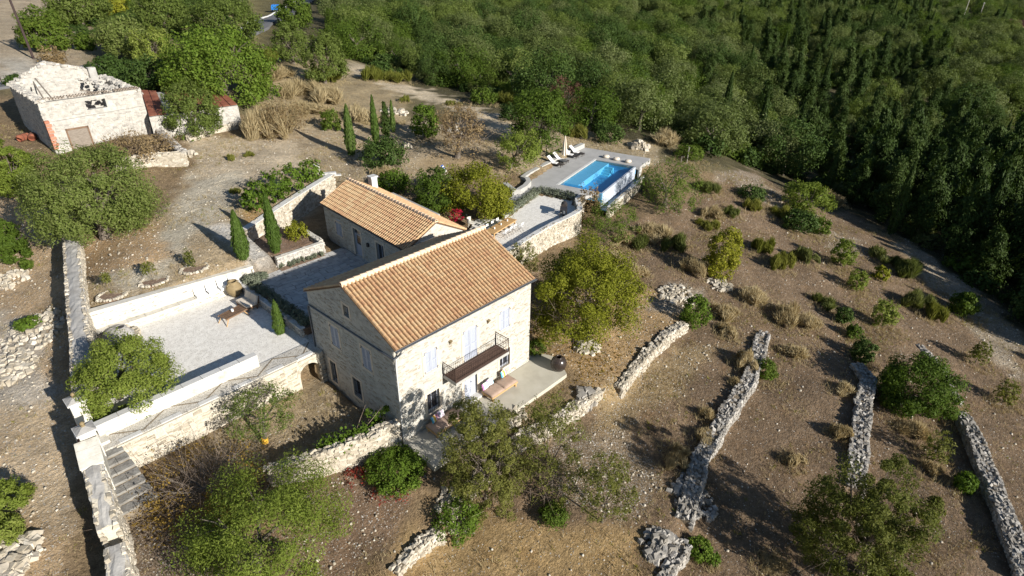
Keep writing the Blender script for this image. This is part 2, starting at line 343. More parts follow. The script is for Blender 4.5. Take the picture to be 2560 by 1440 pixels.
# ------------------------------------------------------------------ mesh helpers
class MB:
    def __init__(s): s.v = []; s.f = []
    def add(s, vs, fs):
        o = len(s.v); s.v += [tuple(map(float, q)) for q in vs]; s.f += [tuple(i + o for i in f) for f in fs]; return s
    def hexa(s, b, t):
        """Solid between bottom quad b and top quad t."""
        return s.add(list(b) + list(t), [(3, 2, 1, 0), (4, 5, 6, 7), (0, 1, 5, 4), (1, 2, 6, 5), (2, 3, 7, 6), (3, 0, 4, 7)])
    def box(s, c, d, rz=0.0, tilt=None):
        x, y, z = [q / 2 for q in d]
        p = [(-x, -y, -z), (x, -y, -z), (x, y, -z), (-x, y, -z), (-x, -y, z), (x, -y, z), (x, y, z), (-x, y, z)]
        R = Matrix.Rotation(rz, 3, 'Z')
        if tilt: R = R @ Matrix.Rotation(tilt[0], 3, 'X') @ Matrix.Rotation(tilt[1], 3, 'Y')
        p = [tuple(R @ Vector(q) + Vector(c)) for q in p]
        return s.hexa(p[:4], p[4:])
    def prism(s, poly, z0, z1):
        n = len(poly); a = sum(poly[i][0] * poly[(i + 1) % n][1] - poly[(i + 1) % n][0] * poly[i][1] for i in range(n))
        if a < 0: poly = poly[::-1]
        g0 = z0 if callable(z0) else (lambda x, y: z0); g1 = z1 if callable(z1) else (lambda x, y: z1)
        vs = [(p[0], p[1], g0(*p[:2])) for p in poly] + [(p[0], p[1], g1(*p[:2])) for p in poly]
        fs = [tuple(range(n - 1, -1, -1)), tuple(range(n, 2 * n))] + [(i, (i + 1) % n, n + (i + 1) % n, n + i) for i in range(n)]
        return s.add(vs, fs)
    def tube(s, path, rad, n=6, cap=True):
        path = [Vector(p) for p in path]; rad = rad if hasattr(rad, '__len__') else [rad] * len(path)
        vs, fs = [], []
        for i, p in enumerate(path):
            t = (path[min(i + 1, len(path) - 1)] - path[max(i - 1, 0)])
            t = t.normalized() if t.length > 1e-9 else Vector((0, 0, 1))
            a = t.cross(Vector((0, 0, 1)) if abs(t.z) < .9 else Vector((1, 0, 0))).normalized(); b = t.cross(a)
            for k in range(n):
                w = 2 * math.pi * k / n; vs.append(p + (a * math.cos(w) + b * math.sin(w)) * rad[i])
        for i in range(len(path) - 1):
            for k in range(n):
                q = (k + 1) % n; fs.append((i * n + k, i * n + q, (i + 1) * n + q, (i + 1) * n + k))
        if cap: fs += [tuple(range(n))[::-1], tuple((len(path) - 1) * n + k for k in range(n))]
        return s.add(vs, fs)
    def lathe(s, prof, c=(0, 0, 0), n=20):
        vs = [(c[0] + r * math.cos(2 * math.pi * k / n), c[1] + r * math.sin(2 * math.pi * k / n), c[2] + z) for r, z in prof for k in range(n)]
        fs = [(i * n + k, i * n + (k + 1) % n, (i + 1) * n + (k + 1) % n, (i + 1) * n + k) for i in range(len(prof) - 1) for k in range(n)]
        fs += [tuple(range(n))[::-1], tuple((len(prof) - 1) * n + k for k in range(n))]
        return s.add(vs, fs)
    def rock(s, c, d, rng, rz=None):
        """A rough stone: a box with shaken, cut corners (12 triangles)."""
        j = lambda: 1 + (rng.random() - .5) * .65
        x, y, z = [q / 2 for q in d]
        p = [(-x * j(), -y * j(), -z * j()), (x * j(), -y * j(), -z * j()), (x * j(), y * j(), -z * j()), (-x * j(), y * j(), -z * j()),
             (-x * j() * .8, -y * j() * .8, z * j()), (x * j() * .8, -y * j() * .8, z * j()), (x * j() * .8, y * j() * .8, z * j()), (-x * j() * .8, y * j() * .8, z * j())]
        R = Matrix.Rotation(rng.random() * 6.28 if rz is None else rz, 3, 'Z') @ Matrix.Rotation((rng.random() - .5) * .7, 3, 'X')
        p = [tuple(R @ Vector(q) + Vector(c)) for q in p]
        return s.hexa(p[:4], p[4:])
    def mesh(s, name, mat=None, smooth=False):
        me = bpy.data.meshes.new(name); me.from_pydata(s.v, [], s.f); me.update()
        if mat is not None: me.materials.append(mat)
        if smooth: me.polygons.foreach_set('use_smooth', np.ones(len(me.polygons), bool))
        return me
    def build(s, name, mat=None, parent=None, loc=None, rz=0, smooth=False, **kw):
        return link(name, s.mesh(name, mat, smooth), parent, loc, rz, **kw)

def link(name, me, parent=None, loc=None, rz=0, scale=None, **kw):
    o = bpy.data.objects.new(name, me); COL.objects.link(o)
    if parent is not None: o.parent = parent
    if loc is not None: o.location = loc
    if rz: o.rotation_euler = (0, 0, rz)
    if scale is not None: o.scale = scale if hasattr(scale, '__len__') else (scale,) * 3
    for k, v in kw.items(): o[k] = v
    return o

def thing(name, label, cat, loc=(0, 0, 0), rz=0, group=None):
    o = bpy.data.objects.new(name, None); COL.objects.link(o); o.location = loc; o.rotation_euler = (0, 0, rz)
    o['label'] = label; o['category'] = cat; o['kind'] = 'thing'
    if group: o['group'] = group
    return o

def tag(o, label, cat, group=None):
    o['label'] = label; o['category'] = cat; o['kind'] = 'thing'
    if group: o['group'] = group
    return o

def np_mesh(name, V, nper, mat, tris=False):
    """Mesh of loose faces with nper corners each."""
    V = np.asarray(V, np.float32).reshape(-1, 3); n = len(V) // nper
    me = bpy.data.meshes.new(name)
    me.vertices.add(len(V)); me.vertices.foreach_set('co', V.ravel())
    me.loops.add(len(V)); me.loops.foreach_set('vertex_index', np.arange(len(V), dtype=np.int32))
    me.polygons.add(n); me.polygons.foreach_set('loop_start', np.arange(0, len(V), nper, dtype=np.int32))
    me.update(calc_edges=True); me.validate()
    if mat is not None: me.materials.append(mat)
    return me

def unit(v): return v / (np.linalg.norm(v, axis=-1, keepdims=True) + 1e-9)

def leaves(rng, P, N, ln, wd, spread=.7, up=0.0, axis=None, axmix=0.0):
    """Diamond leaves at P facing roughly N."""
    n = len(P)
    nn = unit(N + rng.normal(size=(n, 3)) * spread + np.array([0, 0, up]))
    a = rng.normal(size=(n, 3))
    if axis is not None: a = a * (1 - axmix) + np.asarray(axis) * axmix * 2
    a = unit(a - nn * np.sum(a * nn, 1, keepdims=True)); b = np.cross(nn, a)
    sz_ = .45 + 1.15 * rng.random((n, 1)) ** 1.3; l = ln * sz_ / 2; w = wd * sz_ * (.75 + .5 * rng.random((n, 1))) / 2
    return np.stack([P - a * l, P + b * w, P + a * l, P - b * w], 1)

def sph(rng, n): return unit(rng.normal(size=(n, 3)))

def crown_leaves(seed, W, Hh, n, ln, wd, clumps=70, cr=.24, shell=.45, base=.12, lobes=5, lob=.28, spread=.7, up=.25, flat=.0):
    """Crown of leaf clumps, W wide, standing from base*Hh to Hh, uneven outline."""
    rng = np.random.default_rng(seed)
    zc = Hh * (base + (1 - base) / 2); R = np.array([W / 2, W / 2, Hh * (1 - base) / 2])
    ld = sph(rng, lobes * 2); ls = rng.random(lobes * 2)
    d = sph(rng, clumps * 3); d = d[(d[:, 2] > -.75 + flat)][:clumps]
    amp = 1 - lob + lob * 2 * np.clip(np.max((d @ ld.T - .45) * 1.8 * (.4 + .6 * ls), axis=1), 0, .5)
    r = (shell + (1 - shell) * rng.random(len(d)) ** .45) * amp
    c = d * r[:, None] * R * (1 - cr * .75) ; rc = cr * W / 2 * (.55 + .8 * rng.random(len(d)))
    k = rng.integers(0, len(d), n)
    s = sph(rng, n); rad = .35 + .65 * rng.random((n, 1)) ** .5
    P = c[k] + s * rc[k][:, None] * rad * np.array([1, 1, .8])
    N = s * .8 + d[k] * .7
    ex = np.percentile(np.abs(P[:, :2]), 98.2); P[:, :2] *= (W / 2) / ex
    lo, hi = np.percentile(P[:, 2], [1.5, 99]); P[:, 2] = Hh * base + (P[:, 2] - lo) / (hi - lo) * Hh * (1 - base)
    m = P[:, 2] > .04
    return leaves(rng, P[m], N[m], ln, wd, spread, up)

def cypress_leaves(seed, W, Hh, n, ln, wd, power=.75, rough=.25, base=.03):
    rng = np.random.default_rng(seed)
    t = rng.random(n) ** .85; ph = rng.random(n) * 6.283
    prof = np.where(t < .28, .45 + .55 * (t / .28) ** .7, ((1 - t) / .72) ** power); prof = np.clip(prof, .02, 1)
    bump = 1 - rough + rough * 1.6 * (np.sin(ph * 3 + t * 23 + seed) * np.sin(ph * 5 - t * 31) * .5 + .5)
    r = W / 2 * prof * bump * (.55 + .45 * rng.random(n) ** .4)
    P = np.stack([r * np.cos(ph), r * np.sin(ph), Hh * (base + (1 - base) * t)], 1)
    N = np.stack([np.cos(ph), np.sin(ph), np.full(n, .25)], 1)
    return leaves(rng, P, N, ln, wd, .45, 0, axis=(0, 0, 1), axmix=.75)

def cone_leaves(seed, W, Hh, n, ln, wd, whorls=14, base=.04, droop=.1):
    """Broad wild cypress: ragged ascending sprays."""
    rng = np.random.default_rng(seed); nb = whorls * 7
    t = (np.arange(nb) + rng.random(nb)) / nb; ph = rng.random(nb) * 6.283
    L = W / 2 * np.minimum(1, t / .12 + .35) * (1 - t) ** .72 * (.65 + .6 * rng.random(nb))
    k = rng.integers(0, nb, n); u = rng.random(n) ** .6
    r = L[k] * u; z = Hh * (base + (1 - base) * t[k] * .93) + r * (.55 + .2 * rng.random(n))
    P = np.stack([r * np.cos(ph[k]), r * np.sin(ph[k]), z], 1) + rng.normal(size=(n, 3)) * (.05 * W)
    N = np.stack([np.cos(ph[k]), np.sin(ph[k]), np.full(n, .5)], 1)
    return leaves(rng, P, N, ln, wd, .55, 0, axis=(0, 0, 1), axmix=.5)

def blade_leaves(seed, W, Hh, n, wd=.03, lean=.5, tuft=1, curve=.0):
    """Thin upright stems fanning out."""
    rng = np.random.default_rng(seed)
    cx = rng.normal(size=(tuft, 2)) * W * .30; k = rng.integers(0, tuft, n); th_ = .55 + .45 * rng.random(tuft)
    b = np.c_[cx[k] + rng.normal(size=(n, 2)) * W * .05, np.zeros(n)]
    ph = rng.random(n) * 6.283; sp = rng.random(n) ** .7 * lean
    h = Hh * th_[k] * (.55 + .45 * rng.random(n)) * (1 - .35 * sp / max(lean, .01))
    tip = b + np.stack([np.cos(ph) * sp * W * .9, np.sin(ph) * sp * W * .9, h], 1)
    tip[:, :2] *= (W / 2) / np.percentile(np.abs(tip[:, :2]), 97); b[:, :2] *= .8
    side = unit(np.cross(tip - b, rng.normal(size=(n, 3)))) * wd
    mid = b * .45 + tip * .55 + np.array([0, 0, .06]) * Hh
    return np.stack([b - side * .4, mid + side, tip, mid - side], 1)

def trunk_mb(seed, Hh, r0, W, limbs=5, lean=0.0, base_split=.45):
    """Tapered trunk that forks into limbs reaching into the crown."""
    rng = random.Random(seed); mb = MB()
    lx, ly = lean * math.cos(seed * 1.7), lean * math.sin(seed * 1.7)
    fork = Vector((lx * .5, ly * .5, Hh * base_split))
    mb.tube([(0, 0, -.25), (lx * .1, ly * .1, Hh * .08), (lx * .3 + rng.uniform(-.1, .1) * r0, ly * .3, Hh * base_split * .6), fork], [r0 * 1.45, r0 * 1.05, r0 * .85, r0 * .75], 8)
    for i in range(limbs):
        a = 6.283 * i / limbs + rng.uniform(-.4, .4); rr = W * .5 * rng.uniform(.45, .8); zt = Hh * rng.uniform(.68, .9)
        tip = Vector((math.cos(a) * rr + lx, math.sin(a) * rr + ly, zt)); m = fork.lerp(tip, .5) + Vector((math.cos(a), math.sin(a), .3)) * (.08 * W)
        mb.tube([fork, m, tip], [r0 * .55, r0 * .32, r0 * .08], 5)
        for j in range(2):
            b = a + rng.uniform(-.9, .9); t2 = m + Vector((math.cos(b), math.sin(b), rng.uniform(.2, .9))) * (.22 * W)
            mb.tube([m, m.lerp(t2, .5) + Vector((0, 0, .03 * W)), t2], [r0 * .25, r0 * .15, r0 * .04], 4)
    return mb

def twig_leaves(seed, W, Hh, n, wd=.012, base=.2):
    """Bare twigs: thin blades fanning outward through the crown."""
    rng = np.random.default_rng(seed)
    d = sph(rng, n); d[:, 2] = np.abs(d[:, 2]) * .8 + .1; d = unit(d)
    R = np.array([W / 2, W / 2, Hh * (1 - base)])
    t = .25 + .6 * rng.random((n, 1)); a = d * R * t + np.array([0, 0, Hh * base])
    tip = a + (d * .6 + rng.normal(size=(n, 3)) * .55) * (.2 * W * (.5 + rng.random((n, 1))))
    s = unit(np.cross(tip - a, rng.normal(size=(n, 3)))) * wd
    return np.stack([a - s, a + s, tip + s * .3, tip - s * .3], 1)

# ------------------------------------------------------------------ masonry helpers
U3 = lambda v: Vector(v).normalized()
def wall_face(mb, O, U, N, length, z0, top, openings=(), depth=.22):
    """Wall face with real holes: O corner at z=0, U along, N outward. top: list of (u, z) from end to end."""
    O = Vector(O); U = Vector(U); N = Vector(N); Z = Vector((0, 0, 1))
    def tz(u):
        for (a, za), (b, zb) in zip(top[:-1], top[1:]):
            if u <= b + 1e-9: return za + (zb - za) * (u - a) / (b - a)
        return top[-1][1]
    us = sorted(set([0, length] + [t[0] for t in top] + [o[0] for o in openings] + [o[1] for o in openings]))
    for u0, u1 in zip(us[:-1], us[1:]):
        if u1 - u0 < 1e-6: continue
        ops = sorted([o for o in openings if o[0] <= u0 + 1e-6 and o[1] >= u1 - 1e-6], key=lambda o: o[2])
        z = z0
        for o in ops:
            mb.add([O + U * u0 + Z * z, O + U * u1 + Z * z, O + U * u1 + Z * o[2], O + U * u0 + Z * o[2]], [(0, 1, 2, 3)]); z = o[3]
        mb.add([O + U * u0 + Z * z, O + U * u1 + Z * z, O + U * u1 + Z * tz(u1), O + U * u0 + Z * tz(u0)], [(0, 1, 2, 3)])
    for (a, b, c, d) in [o[:4] for o in openings]:
        p = [O + U * a + Z * c, O + U * b + Z * c, O + U * b + Z * d, O + U * a + Z * d]; q = [x - N * depth for x in p]
        for i in range(4):
            k = (i + 1) % 4; mb.add([p[i], p[k], q[k], q[i]], [(0, 1, 2, 3)])

def face_stones(mb, O, U, N, length, z0, top, openings, rng, row=(.11, .22), width=(.16, .46), proud=.018, skip=.25, gap=.03, margin=.1):
    """Irregular stones standing proud of a wall face, each its own piece."""
    O = Vector(O); U = Vector(U).normalized(); N = Vector(N); Z = Vector((0, 0, 1))
    def tz(u):
        for (a, za), (b, zb) in zip(top[:-1], top[1:]):
            if u <= b + 1e-9: return za + (zb - za) * (u - a) / (b - a)
        return top[-1][1]
    z = z0 + .03
    zmax = max(t[1] for t in top)
    while z < zmax - .05:
        h = rng.uniform(*row); u = rng.uniform(0, .15)
        while u < length - .05:
            w = min(rng.uniform(*width), length - u)
            if rng.random() > skip and w > .08:
                vo = rng.uniform(-.3, .3) * h; hs = rng.uniform(.62, 1.08); a, b, c, d = u + gap / 2, u + w - gap / 2, z + gap / 2 + vo, z + vo + h * hs - gap / 2
                ok = c > z0 and d < min(tz(a), tz(b)) - .06 and not any(a < o[1] + margin and b > o[0] - margin and c < o[3] + margin and d > o[2] - margin for o in openings)
                if ok:
                    jj = lambda s: rng.uniform(-s, s)
                    k_ = jj(.10) * (b - a); q = [(a + jj(.05), c + jj(.03) + k_), (b + jj(.05), c + jj(.03) - k_ * .3), (b + jj(.06), d + jj(.03) - k_ * .3), (a + jj(.06), d + jj(.03) + k_)]
                    pr = proud * rng.uniform(.5, 1.5); cu, cz = (a + b) / 2, (c + d) / 2
                    lo = [O + U * x + Z * y - N * .01 for x, y in q]; hi = [O + U * (cu + (x - cu) * .86) + Z * (cz + (y - cz) * .8) + N * pr for x, y in q]
                    mb.add(lo + hi, [(4, 5, 6, 7), (0, 1, 5, 4), (1, 2, 6, 5), (2, 3, 7, 6), (3, 0, 4, 7)])
            u += w
        z += h

def offset_path(P, d):
    out = []
    for i, p in enumerate(P):
        a = P[max(i - 1, 0)]; b = P[min(i + 1, len(P) - 1)]
        t = Vector((b[0] - a[0], b[1] - a[1])); t.normalize(); out.append((p[0] - t.y * d, p[1] + t.x * d))
    return out

def resample(P, step):
    P = [Vector(p) for p in P]; out = [P[0]]
    for a, b in zip(P[:-1], P[1:]):
        n = max(1, int(round((b - a).length / step)))
        out += [a.lerp(b, (i + 1) / n) for i in range(n)]
    return out

PIECE = {}
def piece_meshes(key, mat, n=6, dims=(.34, .24, .18)):
    if key not in PIECE:
        rng = random.Random(hash(key) % 1000 if False else len(PIECE) + 5)
        PIECE[key] = [MB().rock((0, 0, 0), (dims[0] * rng.uniform(.8, 1.2), dims[1] * rng.uniform(.8, 1.2), dims[2] * rng.uniform(.8, 1.2)), rng, 0).mesh('stone', mat) for _ in range(n)]
    return PIECE[key]

def stone_wall(name, label, path, thick, z0, z1, mat='rubble', core='core', stone=(.3, .17), seed=1, pieces=0, cope=None, rough=.05, wob=0.0, bare=0.0, group=None, faces=True, topst=True, cat='stone wall', gap=.012):
    """Masonry wall along path [(x, y)] from z0(x,y) to z1(i/t): core, stones on both faces and top, optional coping slabs."""
    rng = random.Random(seed)
    P3 = resample([(p[0], p[1], 0) for p in path], .5); n = len(P3)
    zt0 = z1 if callable(z1) else (lambda t: z1)
    zt = (lambda t: zt0(t) + wob * .5 * math.sin(t * 41 + seed) * math.sin(t * 17 + seed * 2)) if wob else zt0
    L = offset_path(P3, thick / 2); R = offset_path(P3, -thick / 2)
    if wob:
        wv = lambda i, ph: wob * (math.sin(i * .9 + ph) * .6 + rng.uniform(-.5, .5))
        L = [(p[0] + wv(i, 1), p[1] + wv(i, 2)) for i, p in enumerate(L)]; R = [(p[0] + wv(i, 3), p[1] + wv(i, 5)) for i, p in enumerate(R)]
    root = thing(name, label, cat, (P3[n // 2].x, P3[n // 2].y, 0), 0, group)
    ox, oy = P3[n // 2].x, P3[n // 2].y
    zz = lambda x, y: z0(x, y) if callable(z0) else z0
    c = MB(); ins = .04 if faces else 0.0
    Li = offset_path(P3, thick / 2 - ins) if not wob else [(a[0] * .94 + b[0] * .06, a[1] * .94 + b[1] * .06) for a, b in zip(L, R)]; Ri = offset_path(P3, -thick / 2 + ins) if not wob else [(b[0] * .94 + a[0] * .06, b[1] * .94 + a[1] * .06) for a, b in zip(L, R)]
    vs, fs = [], []
    for i in range(n):
        t = i / (n - 1); top = zt(t) - (.04 if topst else 0)
        bl = zz(*Li[i]) - .35; br = zz(*Ri[i]) - .35
        vs += [(Ri[i][0] - ox, Ri[i][1] - oy, br), (Ri[i][0] - ox, Ri[i][1] - oy, top), (Li[i][0] - ox, Li[i][1] - oy, top), (Li[i][0] - ox, Li[i][1] - oy, bl)]
    for i in range(n - 1):
        for k in range(3): fs.append((i * 4 + k, (i + 1) * 4 + k, (i + 1) * 4 + k + 1, i * 4 + k + 1))
    fs += [(0, 1, 2, 3), ((n - 1) * 4 + 3, (n - 1) * 4 + 2, (n - 1) * 4 + 1, (n - 1) * 4)]
    c.add(vs, fs); c.build('core', MT[core], root)
    sm = MB(); singles = []
    if faces:
        for side, F in ((-1, R), (1, L)):
            for i in range(n - 1):
                a, b = Vector(F[i]), Vector(F[i + 1]); e = (b - a); le = e.length
                if le < .05: continue
                e /= le; nrm = Vector((e.y, -e.x)) if side < 0 else Vector((-e.y, e.x)); ang = math.atan2(e.y, e.x)
                z = min(zz(*F[i]), zz(*F[i + 1])) - .05; top = (zt(i / (n - 1)) + zt((i + 1) / (n - 1))) / 2
                while z < top - .06:
                    h = stone[1] * rng.uniform(.7, 1.35); u = rng.uniform(-.15, 0) * le
                    while u < le:
                        w = stone[0] * rng.uniform(.6, 1.5); m = a + e * min(max(u + w / 2, .03), le - .03)
                        dpt = .2 * rng.uniform(.8, 1.2)
                        q = m - nrm * (dpt / 2 - rng.uniform(-rough, rough) * .6 - .015)
                        sm.rock((q.x - ox, q.y - oy, z + h / 2), (w - gap, dpt, h - gap), rng, ang + rng.uniform(-.08, .08))
                        u += w
                    z += h
    if topst:
        for i in range(n - 1):
            a, b = P3[i], P3[i + 1]; e = (b - a); le = e.length; e = e / le; nr = Vector((-e.y, e.x, 0)); ang = math.atan2(e.y, e.x); top = (zt(i / (n - 1)) + zt((i + 1) / (n - 1))) / 2
            v = -thick / 2
            while v < thick / 2 - .04:
                w = stone[0] * rng.uniform(.7, 1.2); u = rng.uniform(-.1, 0)
                while u < le:
                    l = stone[0] * rng.uniform(.8, 1.6); q = a + e * (u + l / 2) + nr * (v + w / 2)
                    pos = (q.x - ox, q.y - oy, top - .03 + rng.uniform(-rough, rough)); dm = (l - gap, w - gap, stone[1] * rng.uniform(.8, 1.2))
                    if bare and math.sin(q.x * 1.7 + seed) + math.sin(q.y * 2.9 + q.x) + rng.uniform(-1, 1) < bare * 4 - 2 and abs(v + w / 2) < thick * .36:
                        u += l; continue
                    singles.append((pos, dm, ang + rng.uniform(-.6, .6)))
                    u += l
                v += w
    if pieces and singles:
        camv = Vector(CAM)
        singles.sort(key=lambda s: (Vector((s[0][0] + ox, s[0][1] + oy, s[0][2])) - camv).length - 6 * s[1][0])
        ms = piece_meshes(mat, MT[mat])
        for pos, dm, ang in singles[:pieces]:
            o = link('stone', rng.choice(ms), root, pos, ang, (dm[0] / .34, dm[1] / .24, dm[2] / .18)); o.rotation_euler = (rng.uniform(-.4, .4), rng.uniform(-.4, .4), ang)
        singles = singles[pieces:]
    for pos, dm, ang in singles: sm.rock(pos, dm, rng, ang)
    if sm.f:
        o = sm.build('stones', MT[mat], root); o['kind'] = 'stuff'
    if cope:
        cm, ch, over, sl = cope
        Lc = offset_path(P3, thick / 2 + over); Rc = offset_path(P3, -thick / 2 - over); i = 0; sp = max(1, int(round(sl / .5)))
        while i < n - 1:
            j = min(n - 1, i + sp); g = .012
            for_b = []
            ts = [i + (j - i) * q for q in (0, 1)]
            quad = []
            for (kk, s) in ((i, g), (j, -g)):
                e = (P3[j] - P3[i]); e.normalize()
                quad.append(((Rc[kk][0] + e.x * s, Rc[kk][1] + e.y * s), (Lc[kk][0] + e.x * s, Lc[kk][1] + e.y * s), zt(kk / (n - 1))))
            dz = rng.uniform(-.006, .006)
            (r0, l0, za), (r1, l1, zb) = quad
            b = [(r0[0] - ox, r0[1] - oy, za), (r1[0] - ox, r1[1] - oy, zb), (l1[0] - ox, l1[1] - oy, zb), (l0[0] - ox, l0[1] - oy, za)]
            MB().hexa(b, [(x, y, z + ch + dz) for x, y, z in b]).build('coping_slab', MT[cm], root)
            i = j
    return root

def rounded_cap(root, path, width, profile, mat='cope', seed=4, jit=.03):
    """Smooth weathered mortar top along a wall."""
    cap = MB(); P3 = resample([(p[0], p[1], 0) for p in path], .4); n = len(P3); rw = random.Random(seed); vs, fs = [], []
    A = offset_path(P3, width / 2); B = offset_path(P3, -width / 2)
    for i, p in enumerate(P3):
        z = profile(i / (n - 1))
        for k in range(7):
            f = k / 6; vs.append((A[i][0] + (B[i][0] - A[i][0]) * f + rw.uniform(-jit, jit) - root.location.x, A[i][1] + (B[i][1] - A[i][1]) * f + rw.uniform(-jit, jit) - root.location.y, z - .06 + .13 * math.sin(math.pi * f) + rw.uniform(-jit, jit) * .8))
    for i in range(n - 1):
        for k in range(6): fs.append((i * 7 + k, i * 7 + k + 1, i * 7 + 8 + k, i * 7 + 7 + k))
    return cap.add(vs, fs).build('wall_top', MT[mat], root)
# ------------------------------------------------------------------ the ground
def axis(lo, hi, step, far, grow=1.13):
    a = list(np.arange(lo, hi + 1e-6, step)); s = step
    while a[-1] < far: s *= grow; a.append(a[-1] + s)
    s = step; pre = []; x = lo
    while x > -far: s *= grow; x -= s; pre.append(x)
    return np.array(pre[::-1] + a)
gx = axis(-20, 62, .32, 1500); gy = axis(-30, 62, .32, 1500)
GX, GY = np.meshgrid(gx, gy)
GZ = H(GX, GY)
px, py, pz = topx(np.stack([GX, GY, GZ], -1))
grng = np.random.default_rng(3)
def wob(s, a): return a * (np.sin(GX * s + 3 * np.sin(GY * s * .7)) + np.sin(GY * s * 1.3 + 2 * np.sin(GX * s * .6)))
scl = np.clip(1480 / np.maximum(pz, 5) , 4, 60)
jx = px + (wob(.8, .35) + wob(2.3, .18)) * scl; jy = py + (wob(.9, .25) + wob(2.7, .12)) * scl
Z = lambda *p: inpoly(jx, jy, p) & (pz > 2)
gc = np.zeros(GX.shape + (3,)); gc[:] = (.235, .17, .10)
wgt = np.zeros(GX.shape)          # density of loose white stones
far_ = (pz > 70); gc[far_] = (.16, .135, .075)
ZONES = [
 ((-200,300, 200,560, 160,1500, -400,1500), (.44,.32,.195), .4),                       # lane
 ((-100,760, 110,800, 120,1000, 60,1080, -100,1100), (.47,.41,.33), .8),                # pale rubble ground on the lane
 ((0,980, 150,1020, 180,1300, 60,1330, 0,1200), (.46,.36,.24), .4),
 ((185,590, 330,600, 520,380, 700,330, 900,300, 1280,310, 1330,430, 1000,470, 860,450, 640,680, 200,800), (.375,.295,.19), .22),
 ((380,590, 480,440, 640,420, 560,540, 470,600, 440,690, 300,740, 240,700), (.45,.40,.31), .15),   # pale trodden earth
 ((470,350, 720,340, 780,420, 640,440, 480,430), (.47,.385,.27), .2),
 ((190,590, 400,560, 420,640, 250,690, 190,660), (.43,.295,.165), .45),                  # orange soil under the old wall
 ((610,500, 700,500, 660,560, 600,575), (.42,.27,.12), .2),
 ((860,160, 900,150, 1000,205, 1100,232, 1200,270, 1300,310, 1270,345, 1180,290, 1060,250, 980,230, 900,200), (.52,.43,.30), .35), # track
 ((650,120, 860,170, 1020,250, 1000,330, 860,310, 700,330, 620,330, 640,200), (.33,.26,.155), .1),
 ((1080,380, 1290,380, 1280,430, 1060,430), (.34,.255,.15), .1),
 ((1340,330, 1480,320, 1650,370, 1640,420, 1450,370, 1300,440), (.34,.27,.165), .25),
 ((160,-100, 880,-100, 860,150, 640,130, 420,90, 240,80), (.30,.255,.11), .1),
 ((-100,-100, 240,-50, 220,180, 60,200, -100,220), (.37,.295,.20), .35),
 ((0,150, 90,150, 100,210, 0,220), (.47,.43,.36), .4),
 ((1470,590, 1900,420, 2150,520, 2300,700, 2560,860, 2700,1500, 1500,1500, 1240,1300, 1500,960, 1330,880, 1340,700), (.195,.138,.088), .08),
 ((1330,850, 1420,740, 1620,720, 1700,800, 1620,860, 1500,970, 1420,920, 1330,900), (.37,.25,.125), .3),  # fallen leaves
 ((1480,980, 1700,860, 1860,840, 1700,960, 1560,1060, 1480,1100), (.30,.22,.12), .35),
 ((1030,1330, 1300,1280, 1640,1330, 1600,1500, 950,1500), (.34,.235,.115), .1),
 ((1360,1060, 1560,1080, 1660,1200, 1560,1300, 1400,1250), (.22,.165,.105), .7),           # stony patch
 ((1620,760, 1700,690, 1760,720, 1700,800), (.28,.23,.17), .6),
 ((1780,440, 1860,420, 2060,560, 2240,660, 2100,640, 1900,500), (.25,.195,.135), .45),
 ((2330,520, 2440,640, 2560,860, 2560,960, 2400,800, 2240,600), (.31,.255,.185), .4),
 ((760,1170, 900,1140, 1090,1200, 1040,1330, 800,1500, 640,1500), (.205,.14,.09), .3),
 ((300,1260, 480,1260, 640,1420, 600,1500, 280,1500), (.22,.165,.115), .45),
 ((560,1010, 800,950, 1000,1090, 660,1190, 440,1260), (.35,.275,.175), .15),              # yard
]
for poly, c, w in ZONES:
    P = list(zip(poly[::2], poly[1::2])); m = Z(*P); gc[m] = c; wgt[m] = w
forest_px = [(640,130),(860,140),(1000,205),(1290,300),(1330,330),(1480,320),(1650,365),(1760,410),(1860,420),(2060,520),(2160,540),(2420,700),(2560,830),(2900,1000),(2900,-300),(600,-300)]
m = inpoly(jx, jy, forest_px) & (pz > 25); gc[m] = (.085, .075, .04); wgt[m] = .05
upbed = inpoly(GX, GY, [(3.2,18.9),(7.1,18.9),(7.3,22.5),(6.3,24.4),(3.2,23.0)]); gc[upbed] = (.24, .165, .115); wgt[upbed] = .08
ramp_ = inpoly(GX, GY, [(1.4,18.6),(3.0,18.6),(3.1,23.4),(2.0,25.4),(.9,25.0)]); gc[ramp_] = (.52, .49, .44); wgt[ramp_] = .3
for _ in range(2):
    for arr in (gc,):
        q = arr.copy(); q[1:-1, 1:-1] = (arr[1:-1, 1:-1] * 2 + arr[:-2, 1:-1] + arr[2:, 1:-1] + arr[1:-1, :-2] + arr[1:-1, 2:]) / 6; arr[:] = q
ny, nx = GX.shape
me = bpy.data.meshes.new('ground')
V = np.stack([GX, GY, GZ], -1).reshape(-1, 3)
ii = np.arange(ny * nx).reshape(ny, nx)
F = np.stack([ii[:-1, :-1], ii[:-1, 1:], ii[1:, 1:], ii[1:, :-1]], -1).reshape(-1, 4)
me.vertices.add(len(V)); me.vertices.foreach_set('co', V.astype(np.float32).ravel())
me.loops.add(F.size); me.loops.foreach_set('vertex_index', F.astype(np.int32).ravel())
me.polygons.add(len(F)); me.polygons.foreach_set('loop_start', np.arange(0, F.size, 4, dtype=np.int32))
me.polygons.foreach_set('use_smooth', np.ones(len(F), bool))
me.update(calc_edges=True)
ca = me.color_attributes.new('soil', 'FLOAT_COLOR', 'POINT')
ca.data.foreach_set('color', np.concatenate([gc, wgt[..., None]], -1).astype(np.float32).ravel())

